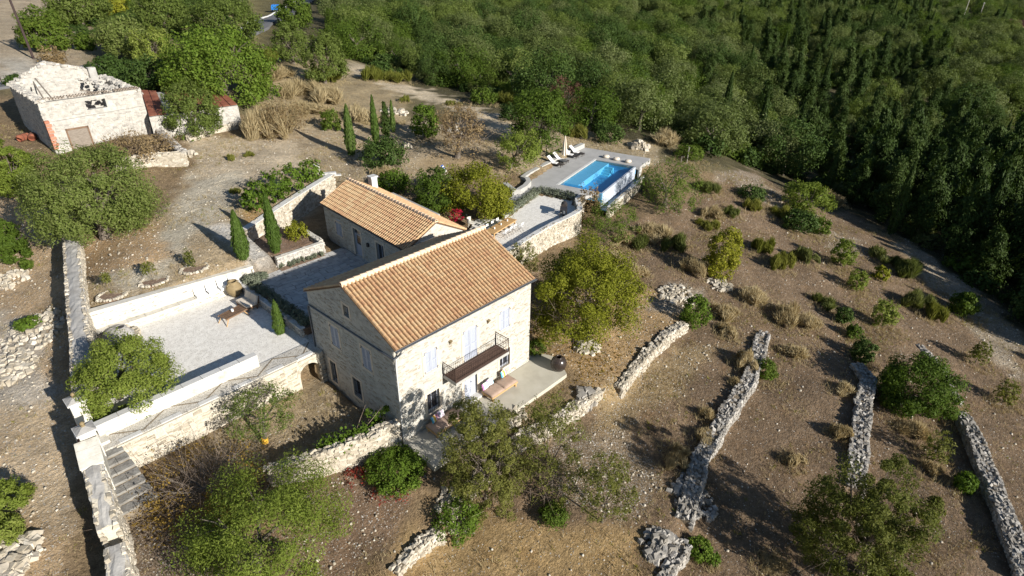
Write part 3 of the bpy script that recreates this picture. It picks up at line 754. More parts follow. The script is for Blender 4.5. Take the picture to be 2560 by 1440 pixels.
def ground_mat():
    m = bpy.data.materials.new('soil'); t = nt(m); L = t.links
    out = node(t, 'ShaderNodeOutputMaterial'); b = node(t, 'ShaderNodeBsdfPrincipled'); b.inputs['Roughness'].default_value = .95; b.inputs['Specular IOR Level'].default_value = .1
    L.new(b.outputs[0], out.inputs[0])
    at_ = node(t, 'ShaderNodeAttribute', attribute_name='soil'); tc = node(t, 'ShaderNodeTexCoord')
    def noise(s, d=8, r=.65):
        n = node(t, 'ShaderNodeTexNoise'); n.inputs['Scale'].default_value = s; n.inputs['Detail'].default_value = d; n.inputs['Roughness'].default_value = r
        L.new(tc.outputs['Object'], n.inputs['Vector']); return n.outputs['Fac']
    def mulc(c, f, lo, hi, a=.3, bb=.7):
        mr = node(t, 'ShaderNodeMapRange'); mr.inputs[1].default_value = a; mr.inputs[2].default_value = bb; mr.inputs[3].default_value = lo; mr.inputs[4].default_value = hi
        L.new(f, mr.inputs[0]); v = node(t, 'ShaderNodeVectorMath', operation='SCALE'); L.new(c, v.inputs[0]); L.new(mr.outputs[0], v.inputs[3]); return v.outputs[0]
    c = mulc(at_.outputs['Color'], noise(.35, 6), .72, 1.25)
    c = mulc(c, noise(2.3, 8, .7), .68, 1.32)
    c = mulc(c, noise(11, 4, .7), .70, 1.30)
    # straw-coloured patches
    mx = node(t, 'ShaderNodeMix', data_type='RGBA'); mr = node(t, 'ShaderNodeMapRange'); mr.inputs[1].default_value = .52; mr.inputs[2].default_value = .72; mr.inputs[4].default_value = .55
    L.new(noise(.8, 9, .75), mr.inputs[0]); L.new(mr.outputs[0], mx.inputs[0]); L.new(c, mx.inputs[6])
    sv = node(t, 'ShaderNodeVectorMath', operation='MULTIPLY'); L.new(c, sv.inputs[0]); sv.inputs[1].default_value = (1.22, 1.06, .84); L.new(sv.outputs[0], mx.inputs[7])
    c = mx.outputs[2]
    # pebbles lying in the soil
    for sc, lo in ((11.0, .985), (22.0, .95)):
        v = node(t, 'ShaderNodeTexVoronoi'); v.inputs['Scale'].default_value = sc; L.new(tc.outputs['Object'], v.inputs['Vector'])
        s = node(t, 'ShaderNodeSeparateColor'); L.new(v.outputs['Color'], s.inputs[0])
        th = node(t, 'ShaderNodeMapRange'); th.inputs[1].default_value = 0; th.inputs[2].default_value = 1; th.inputs[3].default_value = 1.0; th.inputs[4].default_value = lo - .26
        L.new(at_.outputs['Alpha'], th.inputs[0])
        g = node(t, 'ShaderNodeMath', operation='GREATER_THAN'); L.new(s.outputs[0], g.inputs[0]); L.new(th.outputs[0], g.inputs[1])
        d = node(t, 'ShaderNodeMath', operation='LESS_THAN'); d.inputs[1].default_value = .45; L.new(v.outputs['Distance'], d.inputs[0])
        mu = node(t, 'ShaderNodeMath', operation='MULTIPLY'); L.new(g.outputs[0], mu.inputs[0]); L.new(d.outputs[0], mu.inputs[1])
        pm = node(t, 'ShaderNodeMix', data_type='RGBA'); L.new(mu.outputs[0], pm.inputs[0]); L.new(c, pm.inputs[6])
        pc = ramp(t, [(0, (.30, .27, .23)), (1, (.58, .55, .50))], s.outputs[1]); L.new(pc.outputs[0], pm.inputs[7]); c = pm.outputs[2]
    L.new(c, b.inputs['Base Color'])
    bp = node(t, 'ShaderNodeBump'); bp.inputs['Strength'].default_value = 1.0; bp.inputs['Distance'].default_value = .22; L.new(noise(5, 10, .72), bp.inputs['Height']); L.new(bp.outputs[0], b.inputs['Normal'])
    return m
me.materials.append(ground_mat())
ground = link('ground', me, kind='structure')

def sheet(name, poly, z, thick, mat, holes=None):
    o = MB().prism([tuple(p[:2]) for p in poly], z - thick, z).build(name, MT[mat]); o['kind'] = 'structure'; return o
gravel_court = sheet('gravel_court', [(-11.7,9.0),(.0,9.0),(.0,18.85),(-9.3,18.95)], ZC, .3, 'gravel')
path = sheet('path', [(-11.7,7.75),(.0,7.75),(.0,8.995),(-11.7,8.995)], ZP, .3, 'pathg')
# zigzag of dark stone strips set in the pebble path
zz = [(-11.3,8.9),(-9.9,7.95),(-8.4,8.9),(-6.9,7.95),(-5.4,8.9),(-3.9,7.95),(-2.5,8.9),(-1.1,7.95),(-.1,8.95)]
for a, b in zip(zz[:-1], zz[1:]):
    d = Vector((b[0] - a[0], b[1] - a[1], 0)); MB().box((0, 0, 0), (d.length - .03, .07, .03)).build('stone_strip', MT['core'], path, ((a[0] + b[0]) / 2, (a[1] + b[1]) / 2, ZP), math.atan2(d.y, d.x))
for k in range(6):
    MB().box((0, 0, 0), (1.0, .30, .05)).build('edge_slab', MT['copelight'], path, (-11.1 + .6 + k * 1.9, 7.88, ZP + .01))
courtyard = sheet('paved_courtyard', [(.9,8.1),(8.6,8.1),(8.6,18.35),(.9,18.35)], ZY - .02, .4, 'flagjoint')
courtyard_e = sheet('walkway', [(.005,8.22),(.9,8.22),(.9,9.7),(.005,9.7)], ZP, .3, 'pathg')
fr = random.Random(8); fm = MB(); fy0 = 8.2
while fy0 < 18.2:
    hh = fr.uniform(.32, .58); fx0 = .93 - fr.uniform(0, .2)
    while fx0 < 8.3:
        ww0 = fr.uniform(.28, .72); c = []
        for (a, b) in ((.02, .02), (ww0 - .02, .02), (ww0 - .02, hh - .02), (.02, hh - .02)):
            X0, Y0 = fx0 + a, fy0 + b
            c.append((min(8.45, max(.93, X0 + .10 * math.sin(Y0 * 3.1 + X0 * 1.3) + fr.uniform(-.035, .035))), min(18.3, max(8.15, Y0 + .14 * math.sin(X0 * 2.3 - Y0) + fr.uniform(-.035, .035)))))
        h = fr.uniform(.0, .02)
        if c[1][0] - c[0][0] > .1: fm.hexa([(a, b, ZY - .03) for a, b in c], [(a, b, ZY + h) for a, b in c])
        fx0 += ww0
    fy0 += hh
o = fm.build('flagstones', MT['flag'], courtyard); o['kind'] = 'stuff'
pt = [tuple(p) for p in PATIO]
gravel_patio = sheet('gravel_patio', pt, ZT, .3, 'gravel')
terrace = sheet('terrace', [(-.02,-.04),(-.02,-2.66),(6,-2.7),(11.05,-2.7),(12.06,-1.11),(11.75,-.3),(11.3,.35),(10.42,.5),(10.42,-.04)], 0, .3, 'concrete')

# ------------------------------------------------------------------ swimming pool and deck
PA, PB, PCc, PD = [at(*q, ZD) for q in ((1398,461), (1490,399), (1597,417), (1490,486))]
pu = Vector((PB - PA)[:2]); plen = pu.length; pu.normalize(); pv = Vector((pu.y, -pu.x)); pwid = 4.6
o2 = lambda u, v: (PA[0] + pu.x * u + pv.x * v, PA[1] + pu.y * u + pv.y * v)
deck_u0, deck_u1 = -1.2, plen + 3.0
dk = bpy.data.objects
deck = MB()
# deck sheet around the pool hole, in four slabs
D_end = [tuple(at(*q, ZD)[:2]) for q in ((1459,368), (1626,396), (1600,417))]
inner_left = [(u, -3.9) for u in (0, plen)]
def slab(poly, z=ZD, th=.35): deck.prism(poly, z - th, z)
slab([o2(0, 0), o2(plen, 0), D_end[0], tuple(at(1395,393,ZD)[:2]), tuple(at(1350,418,ZD)[:2]), tuple(at(1318,440,ZD)[:2]), tuple(at(1322,456,ZD)[:2]), tuple(at(1292,482,ZD)[:2]), tuple(at(1330,472,ZD)[:2])])
slab([o2(plen, 0), o2(plen, pwid + .25), D_end[2], D_end[1], D_end[0]])
slab([o2(0, 0), tuple(at(1330,472,ZD)[:2]), tuple(at(1345,478,ZD)[:2]), tuple(at(1395,484,ZD)[:2]), tuple(at(1440,496,ZD)[:2]), o2(0, pwid - .05)])
slab([tuple(at(1330,472,ZD)[:2]), tuple(at(1292,482,ZD)[:2]), tuple(at(1238,520,ZD)[:2]), tuple(at(1262,541,ZD)[:2]), tuple(at(1345,478,ZD)[:2])])
deck = deck.build('pool_deck', MT['deck']); deck['kind'] = 'structure'
DPT = .85
pool = thing('swimming_pool', 'long blue infinity pool set in the grey concrete deck', 'pool', (*o2(plen / 2, pwid / 2), ZD - DPT))
ang = math.atan2(pu.y, pu.x)
MT['pooltile'] = M('pool_lining', [(0, (.10,.34,.56)), (1, (.13,.39,.62))], scale=2, rough=.6)
MT['poolshelf'] = M('pool_shelf_lining', [(0, (.30,.48,.62)), (1, (.34,.53,.67))], scale=2, rough=.6)
MT['poolstep'] = M('pool_step_lining', [(0, (.20,.52,.66)), (1, (.25,.57,.71))], scale=2, rough=.6)
b = MB(); hl, hw = plen / 2, pwid / 2
b.box((0, 0, -.05), (plen, pwid, .1)); b.box((0, hw + .1, .34), (plen, .2, .88)); b.box((hl + .1, 0, .34), (.2, pwid + .4, .88)); b.box((-hl - .1, 0, .34), (.2, pwid + .4, .88))
b.build('basin', MT['pooltile'], pool, None, ang)
MB().box((0, -hw - .10, .0), (plen + .1, .2, 1.54)).build('overflow_wall', M('overflow_wall', [(0, (.36,.40,.46)), (1, (.46,.50,.56))], scale=4, bump=.2), pool, None, ang)
MB().box((0, hw - .80, .34), (plen - .02, 1.6, .66)).build('shelf', MT['poolshelf'], pool, None, ang)
for k in range(4):
    MB().box((hl - 1.2 - k * .45, hw - 2.1, .28 - k * .085), (.43, 1.0, .62 - k * .17)).build('step', MT['poolstep'], pool, None, ang)
MB().box((-hl + .75, hw - 1.2, .71), (.5, 2.1, .07)).build('bench', MT['pooltile'], pool, None, ang)
MB().box((0, hw + .17, .85), (plen + .5, .30, .05)).build('pool_edge', MT['copelight'], pool, None, ang)
MB().box((0, -hw - .62, -.72), (plen + 1.2, .75, .1)).build('catch_basin', M('catch_lining', [(0, (.04,.12,.22)), (1, (.05,.15,.27))], scale=3, rough=.3), pool, None, ang)
wm = bpy.data.materials.new('pool_water'); t = nt(wm); L = t.links
out = node(t, 'ShaderNodeOutputMaterial'); gl = node(t, 'ShaderNodeBsdfGlossy'); gl.inputs['Roughness'].default_value = .03
tp = node(t, 'ShaderNodeBsdfTransparent'); tp.inputs[0].default_value = (.55, .84, .95, 1)
fz = node(t, 'ShaderNodeFresnel'); fz.inputs[0].default_value = 1.33
n_ = node(t, 'ShaderNodeTexNoise'); n_.inputs['Scale'].default_value = 2.2; n_.inputs['Detail'].default_value = 3; tc_ = node(t, 'ShaderNodeTexCoord'); L.new(tc_.outputs['Object'], n_.inputs['Vector'])
bp_ = node(t, 'ShaderNodeBump'); bp_.inputs['Strength'].default_value = .12; bp_.inputs['Distance'].default_value = .1; L.new(n_.outputs['Fac'], bp_.inputs['Height']); L.new(bp_.outputs[0], gl.inputs['Normal']); L.new(bp_.outputs[0], fz.inputs['Normal'])
ge_ = node(t, 'ShaderNodeNewGeometry'); iv_ = node(t, 'ShaderNodeMath', operation='SUBTRACT'); iv_.inputs[0].default_value = 1.0; L.new(ge_.outputs['Backfacing'], iv_.inputs[1])
fm_ = node(t, 'ShaderNodeMath', operation='MULTIPLY'); L.new(fz.outputs[0], fm_.inputs[0]); L.new(iv_.outputs[0], fm_.inputs[1])
mxs = node(t, 'ShaderNodeMixShader'); L.new(fm_.outputs[0], mxs.inputs[0]); L.new(tp.outputs[0], mxs.inputs[1]); L.new(gl.outputs[0], mxs.inputs[2]); L.new(mxs.outputs[0], out.inputs[0])
MB().add([(-hl, -hw, .775), (hl, -hw, .775), (hl, hw, .775), (-hl, hw, .775)], [(0, 1, 2, 3)]).build('water', wm, pool, None, ang)

# ------------------------------------------------------------------ road on the hillside
def ribbon(name, pts, width, mat, lift=.06):
    P = resample([(*p[:2], 0) for p in pts], 2.0); A = offset_path(P, width / 2); B = offset_path(P, -width / 2)
    vs, fs = [], []
    for i, p in enumerate(P):
        z = h1(p.x, p.y) + lift
        vs += [(*A[i], z), (*B[i], z), (*A[i], z - .5), (*B[i], z - .5)]
    for i in range(len(P) - 1):
        a, c = i * 4, (i + 1) * 4; fs += [(a, a + 1, c + 1, c), (a + 2, a, c, c + 2), (a + 1, a + 3, c + 3, c + 1)]
    return MB().add(vs, fs).build(name, MT[mat])
rp = [gr(520,120), gr(640,70), gr(700,42), gr(745,14), gr(775,-5), gr(790,-30)]
road = ribbon('road', rp, 5.0, 'asphalt', .25); road['kind'] = 'structure'
ln = ribbon('edge_line', [(p.x, p.y) for p in [Vector(q) for q in [(*o, 0) for o in offset_path([Vector((*q[:2], 0)) for q in rp], 2.2)]]], .18, 'paint', .275); ln.parent = road
rp2 = [gr(-40,222), gr(60,205), gr(180,178), gr(250,165)]
road2 = ribbon('road', rp2, 3.5, 'asphalt', .2); road2['kind'] = 'structure'
# ------------------------------------------------------------------ tiled roofs
def tile_mesh(ln, r0, r1, mat=None, n=5):
    vs = []
    for (y, r, lift) in ((0, r0, .022), (ln, r1, .0)):
        for k in range(n + 1):
            a = math.pi * k / n; vs.append((math.cos(a) * r, y, math.sin(a) * r * 1.25 + lift))
    for k in range(n + 1):
        a = math.pi * k / n; vs.append((math.cos(a) * (r0 - .02), .0, math.sin(a) * (r0 - .02) * 1.2 + .012))
    fs = [(k, k + 1, n + 2 + k, n + 1 + k)[::-1] for k in range(n)] + [(k + 1, k, 2 * n + 2 + k, 2 * n + 3 + k)[::-1] for k in range(n)]
    mb = MB().add(vs, fs)
    return mb if mat is None else mb.mesh('roof_tile', mat, False)

def tile_slope(roof, P0, U, S, length, slen, pitch, row, singles, rng, mat):
    """Rows of barrel tiles on one slope; the nearest ones are pieces of their own."""
    U = Vector(U).normalized(); S = Vector(S).normalized(); Nn = U.cross(S)
    if Nn.z < 0: Nn = -Nn
    X = S.cross(Nn)
    nc = int(round(length / pitch)); pitch = length / nc; nr = int(round(slen / row)); row = slen / nr
    base = tile_mesh(row + .05, pitch * .385, pitch * .31); tm = tile_mesh(row + .05, pitch * .385, pitch * .31, mat)
    M3 = Matrix((X, S, Nn)).transposed()
    items = []
    for c in range(nc):
        for r in range(nr):
            p = Vector(P0) + U * ((c + .5) * pitch + rng.uniform(-.008, .008)) + S * (r * row + rng.uniform(-.012, .012)) + Nn * .005
            items.append(((p - Vector(CAM)).length, p, rng.uniform(-.03, .03)))
    items.sort(key=lambda q: q[0])
    for d, p, a in items[:singles]:
        o = bpy.data.objects.new('roof_tile', tm); COL.objects.link(o); o.parent = roof
        R = M3.to_4x4() @ Matrix.Rotation(a, 4, 'Z'); R.translation = p; o.matrix_basis = R
    mb = MB(); bv = [Vector(v) for v in base.v]
    for d, p, a in items[singles:]:
        R = M3 @ Matrix.Rotation(a, 3, 'Z'); mb.add([R @ v + p for v in bv], base.f)
    if mb.f:
        o = mb.build('roof_tiles', mat, roof); o['kind'] = 'stuff'

def gable_roof(house, A, U, length, V, width, ze, zr, ridge_at, singles, seed, over=.02, pitch=.245, row=.335, thick=.07, back_singles=0):
    """A: eave corner (x, y) of the front slope; U along the ridge, V across. ze eave height, zr ridge height."""
    rng = random.Random(seed)
    A = Vector((*A, 0)); U = Vector((*U, 0)).normalized(); V = Vector((*V, 0)).normalized(); Zv = Vector((0, 0, 1))
    e0, e1 = A + Zv * ze, A + U * length + Zv * ze
    r0, r1 = A + V * ridge_at + Zv * zr, A + V * ridge_at + U * length + Zv * zr
    b0, b1 = A + V * width + Zv * ze, A + V * width + U * length + Zv * ze
    m = MB(); t = Zv * thick
    for q in ((e0, e1, r1, r0), (r0, r1, b1, b0)): m.hexa([p - t for p in q], list(q))
    roof = m.build('roof', MT['tilebed'], house)
    tile_slope(roof, e0, U, r0 - e0, length, (r0 - e0).length, pitch, row, singles, rng, MT['tile'])
    tile_slope(roof, b1, -U, r1 - b1, length, (r1 - b1).length, pitch, row, back_singles, rng, MT['tile'])
    n = int(length / .40); rt = tile_mesh(length / n + .04, .13, .11, MT['tilecap'])
    for k in range(n):
        o = bpy.data.objects.new('ridge_tile', rt); COL.objects.link(o); o.parent = roof
        R = Matrix((-V if U.cross(Zv).dot(V) > 0 else V, U, Zv)).transposed()
        if R.determinant() < 0: R = Matrix((V, U, Zv)).transposed() if R[0][0] != V[0] else Matrix((-V, U, Zv)).transposed()
        R = R.to_4x4(); R.translation = r0 + U * (k * length / n) + Zv * .05; o.matrix_basis = R
    MB().hexa([r0 - V * .16 + Zv * (-.02), r1 - V * .16 + Zv * (-.02), r1 + V * .16 + Zv * (-.02), r0 + V * .16 + Zv * (-.02)],
              [r0 - V * .12 + Zv * .06, r1 - V * .12 + Zv * .06, r1 + V * .12 + Zv * .06, r0 + V * .12 + Zv * .06]).build('ridge_bedding', MT['tilecap'], roof)
    return roof

# ------------------------------------------------------------------ openings
class Face:
    """Frame of one wall face: u along the wall, n outward."""
    def __init__(s, O, U): s.O = Vector((*O, 0)); s.U = Vector((*U, 0)).normalized(); s.N = Vector((s.U.y, -s.U.x, 0)); s.rz = math.atan2(s.U.y, s.U.x)
    def p(s, u, z, n=0): return s.O + s.U * u + Vector((0, 0, z)) + s.N * n
    def box(s, mb, u0, u1, z0, z1, n0, n1):
        return mb.hexa([s.p(u0, z0, n1), s.p(u1, z0, n1), s.p(u1, z0, n0), s.p(u0, z0, n0)], [s.p(u0, z1, n1), s.p(u1, z1, n1), s.p(u1, z1, n0), s.p(u0, z1, n0)])

def surround(par, F, u0, u1, z0, z1, w=.16, sill=True):
    m = MB(); n = .026
    F.box(m, u0 - w, u0, z0, z1, -.03, n); F.box(m, u1, u1 + w, z0, z1, -.03, n); F.box(m, u0 - w, u1 + w, z1, z1 + w, -.03, n)
    if sill: F.box(m, u0 - w, u1 + w, z0 - .12, z0, -.03, n + .03)
    return m.build('surround', MT['dressed'], par)

def shutters(par, F, u0, u1, z0, z1, arch=False, n=.01):
    mid = (u0 + u1) / 2; zm = z0 + (z1 - z0) * .47
    for (a, b) in ((u0 + .005, mid - .006), (mid + .006, u1 - .005)):
        m = MB(); w = .07
        F.box(m, a, a + w, z0, z1, -.04, n); F.box(m, b - w, b, z0, z1, -.04, n)
        for z in (z0, zm - w / 2, z1 - w): F.box(m, a + w, b - w, z, z + w, -.04, n)
        F.box(m, a + w, b - w, z0 + w, z1 - w, -.045, -.025)
        k = z0 + w + .02
        while k < z1 - w - .03:
            if not (zm - w < k < zm + w / 2): F.box(m, a + w, b - w, k, k + .028, -.025, -.008)
            k += .055
        s = m.build('shutter', MT['shutter'], par)
        out = a if a < mid - .1 and b <= mid else b
        for z in (z0 + .10, z1 - .16):
            h = MB(); up = 1 if z > zm else -1
            o0, o1 = (u0 - .11, u0 + .02) if out == a else (u1 - .02, u1 + .11)
            F.box(h, o0, o1, z, z + .03, n, n + .018)
            e = u0 if out == a else u1
            F.box(h, e - .018, e + .018, z + .03 if up > 0 else z - .16, z + .17 if up > 0 else z, n, n + .018)
            F.box(h, e if out == a else e - .16, e + .16 if out == a else e, z + .15 if up > 0 else z - .18, z + .175 if up > 0 else z - .155, n, n + .018)
            h.build('hinge', MT['iron'], s)
    if arch:
        m = MB(); r = (u1 - u0) / 2; vs = [F.p(mid + r * math.cos(a), z1 + r * .8 * math.sin(a), q) for q in (-.04, n) for a in [math.pi * k / 8 for k in range(9)]]
        m.add(vs, [tuple(range(9))[::-1], tuple(range(9, 18))] + [(k, k + 1, k + 10, k + 9) for k in range(8)]); m.build('arched_head', MT['shutter'], par)

def barred_window(house, F, u0, u1, z0, z1, bars=6, label=None):
    m = MB(); f = .06
    F.box(m, u0, u0 + f, z0, z1, -.22, -.16); F.box(m, u1 - f, u1, z0, z1, -.22, -.16); F.box(m, u0 + f, u1 - f, z0, z0 + f, -.22, -.16); F.box(m, u0 + f, u1 - f, z1 - f, z1, -.22, -.16); F.box(m, (u0 + u1) / 2 - .03, (u0 + u1) / 2 + .03, z0 + f, z1 - f, -.215, -.165)
    w = m.build('window', MT['shutter'], house)
    if label: w['label'] = label
    F.box(MB(), u0 + f, u1 - f, z0 + f, z1 - f, -.20, -.19).build('pane', MT['pane'], w)
    surround(w, F, u0, u1, z0, z1)
    for k in range(bars):
        u = u0 + (u1 - u0) * (k + .5) / bars; MB().tube([F.p(u, z0, -.05), F.p(u, z1, -.05)], .012, 5).build('bar', MT['iron'], w)
    for z in (z0 + (z1 - z0) * .2, z0 + (z1 - z0) * .8): F.box(MB(), u0, u1, z - .012, z + .012, -.06, -.04).build('bar', MT['iron'], w)
    return w

def shuttered_window(house, F, u0, u1, z0, z1, name='window', arch=False, label=None, w=.15):
    m = MB(); F.box(m, u0, u1, z0, z1, -.21, -.19)
    o = m.build(name, MT['pane'], house)
    if label: o['label'] = label
    surround(o, F, u0, u1, z0, z1, w, name == 'window'); shutters(o, F, u0, u1, z0, z1, arch); return o

def gutter(house, F, u0, u1, z, n):
    m = MB(); prof = [(-.07, 0), (-.05, -.06), (0, -.085), (.05, -.06), (.07, 0)]; vs = []
    for u in (u0, u1): vs += [F.p(u, z + b, n + a) for a, b in prof] + [F.p(u, z + b * .8 + .012, n + a * .8) for a, b in prof[::-1]]
    m.add(vs, [(k, (k + 1) % 10, 10 + (k + 1) % 10, 10 + k) for k in range(10)] + [tuple(range(10))[::-1], tuple(range(10, 20))])
    return m.build('gutter', MT['gutter'], house)

# ------------------------------------------------------------------ the main house
Wd, Dp = 10.40, 8.21
house = thing('stone_house', 'two-storey pale stone house with tiled gable roof and iron balcony', 'house', (0, 0, 0))
FF = Face((0, 0), (1, 0)); FL = Face((0, Dp), (0, -1)); FR = Face((Wd, 0), (0, 1)); FB = Face((Wd, Dp), (-1, 0))
yL = lambda y: Dp - y
f_open = [(1.87,2.72,3.66,5.03), (7.64,8.50,3.66,5.03), (4.68,5.74,2.96,5.03), (1.85,2.72,.87,2.22), (7.62,8.53,.80,2.10), (4.62,5.68,.02,2.15)]
l_open = [(yL(6.08),yL(5.26),3.66,5.03), (yL(3.0),yL(2.2),3.66,5.03), (yL(6.8),yL(6.2),.65,2.16), (yL(4.42),yL(3.62),.86,2.2), (yL(4.28),yL(3.78),6.42,7.10)]
sl = .463; ew = 6.30
lt = [(0, ew), (Dp / 2, ew + sl * Dp / 2), (Dp, ew)]
wm_ = MB()
wall_face(wm_, FF.O, FF.U, FF.N, Wd, -.6, [(0, ew), (Wd, ew)], f_open)
wall_face(wm_, FL.O, FL.U, FL.N, Dp, -.6, lt, l_open)
wall_face(wm_, FR.O, FR.U, FR.N, Dp, -.6, lt, [])
wall_face(wm_, FB.O, FB.U, FB.N, Wd, -.6, [(0, ew), (Wd, ew)], [(4.6, 5.6, 2.95, 5.05)])
wall = wm_.build('wall', MT['facade'], house)
rs = random.Random(21); sm = MB()
face_stones(sm, FF.O, FF.U, FF.N, Wd, 0, [(0, ew), (Wd, ew)], f_open, rs, skip=.42, margin=.2, row=(.09, .18), width=(.12, .36))
face_stones(sm, FL.O, FL.U, FL.N, Dp, -.3, lt, l_open, rs, skip=.25, margin=.2, row=(.10, .2), width=(.14, .42))
face_stones(sm, FR.O, FR.U, FR.N, Dp, -.3, lt, [], rs, skip=.3)
o = sm.build('stones', MT['facestone'], wall); o['kind'] = 'stuff'
roof = gable_roof(house, (-.07, -.26), (1, 0), Wd + .14, (0, 1), Dp + .52, 6.28, 8.29, (Dp + .52) / 2, 300, 4, back_singles=0)
for i, (u0, u1, z0, z1) in enumerate(f_open[:2]): shuttered_window(house, FF, u0, u1, z0, z1)
w = shuttered_window(house, FF, *f_open[2], name='balcony_door')
for o4 in l_open[:2]: shuttered_window(house, FL, *o4)
barred_window(house, FF, *f_open[3]); barred_window(house, FF, *f_open[4])
barred_window(house, FL, *l_open[2], bars=3); barred_window(house, FL, *l_open[3], bars=6)
barred_window(house, FL, *l_open[4], bars=0)
u0, u1, z0, z1 = f_open[5]
door = FF.box(MB(), u0 + .05, u1 - .05, z0 + .1, z1, -.16, -.10).build('front_door', MT['shutter'], house)
for k in range(2):
    for q in range(3): FF.box(MB(), u0 + .12 + k * .47, u0 + .5 + k * .47, z0 + .25 + q * .62, z0 + .75 + q * .62, -.10, -.085).build('door_panel', MT['shutter'], door)
MB().lathe([(0.0, 0), (.03, .01), (.03, .05), (0.01, .06)], FF.p((u0 + u1) / 2 + .1, 1.15, -.07), 8).build('handle', MT['iron'], door)
surround(door, FF, u0, u1, z0, z1, .2, False)
FF.box(MB(), u0 - .25, u1 + .25, -.02, .12, -.1, .38).build('doorstep', MT['copelight'], house)
for x in (3.68, 6.63):      # down-lights on the wall
    MB().add([FF.p(x - .09, 4.98, .012), FF.p(x + .09, 4.98, .012), FF.p(x + .09, 4.98, .2), FF.p(x - .09, 4.98, .2), FF.p(x - .03, 4.68, .012), FF.p(x + .03, 4.68, .012)],
             [(0, 1, 2, 3), (0, 4, 5, 1), (3, 2, 5, 4), (0, 3, 4), (1, 5, 2)]).build('wall_lamp', MT['clay'], house)
gutter(house, FF, -.1, Wd + .12, 6.27, .34)
FF.box(MB(), .0, Wd, 6.13, 6.28, .0, .05).build('eaves_band', MT['dressed'], house)
dp = MB()
dp.tube([FF.p(.25, 6.2, .34), FF.p(.22, 6.0, .3), FF.p(.12, 5.78, .12), FF.p(-.06, 5.66, .06), Vector((-.06, 0.3, 5.63)), Vector((-.06, Dp - .05, 5.46)), Vector((-.06, Dp + .02, 5.3)), Vector((-.06, Dp + .02, 2.4))], .05, 7)
dp.build('downpipe', MT['gutter'], house)
MB().tube([FF.p(.48, 6.2, .34), FF.p(.44, 5.95, .28), FF.p(.2, 5.72, .1), FF.p(.05, 5.6, .07), FF.p(.02, 5.2, .06), FF.p(.02, .1, .06)], .035, 6).build('downpipe', MT['copelight'], house)
# balcony
bx0, bx1, by, bz = 3.10, 7.28, -1.10, 2.90
balc = MB().box(((bx0 + bx1) / 2, by / 2, bz - .09), (bx1 - bx0 + .06, -by + .0, .18)).build('balcony', MT['deckwall'], house)
for x in (3.5, 5.2, 6.9): MB().hexa([(x - .1, -.02, 2.5), (x + .1, -.02, 2.5), (x + .1, -.012, 2.52), (x - .1, -.012, 2.52)], [(x - .1, -.85, bz - .185), (x + .1, -.85, bz - .185), (x + .1, -.01, bz - .185), (x - .1, -.01, bz - .185)]).build('bracket', MT['dressed'], balc)
MB().box(((bx0 + bx1) / 2, by / 2, bz + .012), (bx1 - bx0 - .04, -by - .06, .02)).build('balcony_floor', MT['rustiron'], balc)
corner = [(bx0, -.03), (bx0, by + .03), (bx1, by + .03), (bx1, -.03)]; rh = .90
for z, r in ((bz + rh, .022), (bz + .12, .014), (bz + rh - .14, .012)):
    for a, b_ in zip(corner[:-1], corner[1:]): MB().tube([(*a, z), (*b_, z)], r, 5).build('rail', MT['rustiron'], balc)
for c in corner: MB().tube([(*c, bz - .1), (*c, bz + rh + .06)], .024, 6).build('rail_post', MT['rustiron'], balc)
bm = MB().tube([(0, 0, 0), (0, 0, rh)], .0105, 4).add([(-.03, -.006, .42), (.03, -.006, .42), (.03, .006, .42), (-.03, .006, .42), (-.02, -.006, .52), (.02, -.006, .52), (.02, .006, .52), (-.02, .006, .52)], [(3, 2, 1, 0), (4, 5, 6, 7), (0, 1, 5, 4), (1, 2, 6, 5), (2, 3, 7, 6), (3, 0, 4, 7)]).mesh('baluster', MT['rustiron'])
for a, b_, n in ((corner[0], corner[1], 8), (corner[1], corner[2], 30), (corner[2], corner[3], 8)):
    for k in range(1, n): link('baluster', bm, balc, (a[0] + (b_[0] - a[0]) * k / n, a[1] + (b_[1] - a[1]) * k / n, bz + .02))

# ------------------------------------------------------------------ the small house behind
th = math.radians(-3.6)
SU = Vector((-math.sin(th) * 1, math.cos(th), 0)); SU = Vector((.0628, .998, 0)).normalized()   # along the ridge, away from the main house
SV = Vector((SU.y, -SU.x, 0))                                   # towards the pool
S0 = Vector((7.83, 9.05, 0)); sL, sW = 12.0, 5.35
small = thing('stone_cottage', 'single-storey stone cottage with tiled roof behind the two-storey house', 'house', (S0.x, S0.y, ZY))
small.location = (0, 0, 0)
we0 = S0 + SV * .18 + SU * .12; wl_ = sL - .24; ww = sW - .36
SW_ = Face((we0 + SU * wl_)[:2], (-SU)[:2]); SS = Face(we0[:2], SV[:2]); SE = Face((we0 + SV * ww)[:2], SU[:2]); SN = Face((we0 + SV * ww + SU * wl_)[:2], (-SV)[:2])
zs, rr_ = 5.86, 7.22
def cu(px_, py_):   # position along the west face
    d = CF + CR * (px_ - 1280) / FOC - CU * (py_ - 720) / FOC
    t_ = ((SW_.O - Vector(CAM)).dot(SW_.N)) / Vector(d).dot(SW_.N); q = Vector(CAM) + Vector(d) * t_
    return (q - SW_.O).dot(SW_.U), q.z
dA = cu(886, 590); dB = cu(903, 640); wA = cu(941, 617); wC = cu(965, 640); arA = cu(843, 575); arB = cu(862, 600)
s_open = [(arA[0] - .1, arA[0] + .85, 3.75, 4.85), (dA[0] - .1, dA[0] + .95, ZY + .05, 5.2), (wA[0], wA[0] + 1.0, ZY + .1, 5.1)]
b = MB()
st = [(0, zs), (ww / 2, rr_), (ww, zs)]
wall_face(b, SW_.O, SW_.U, SW_.N, wl_, 2.4, [(0, zs), (wl_, zs)], s_open)
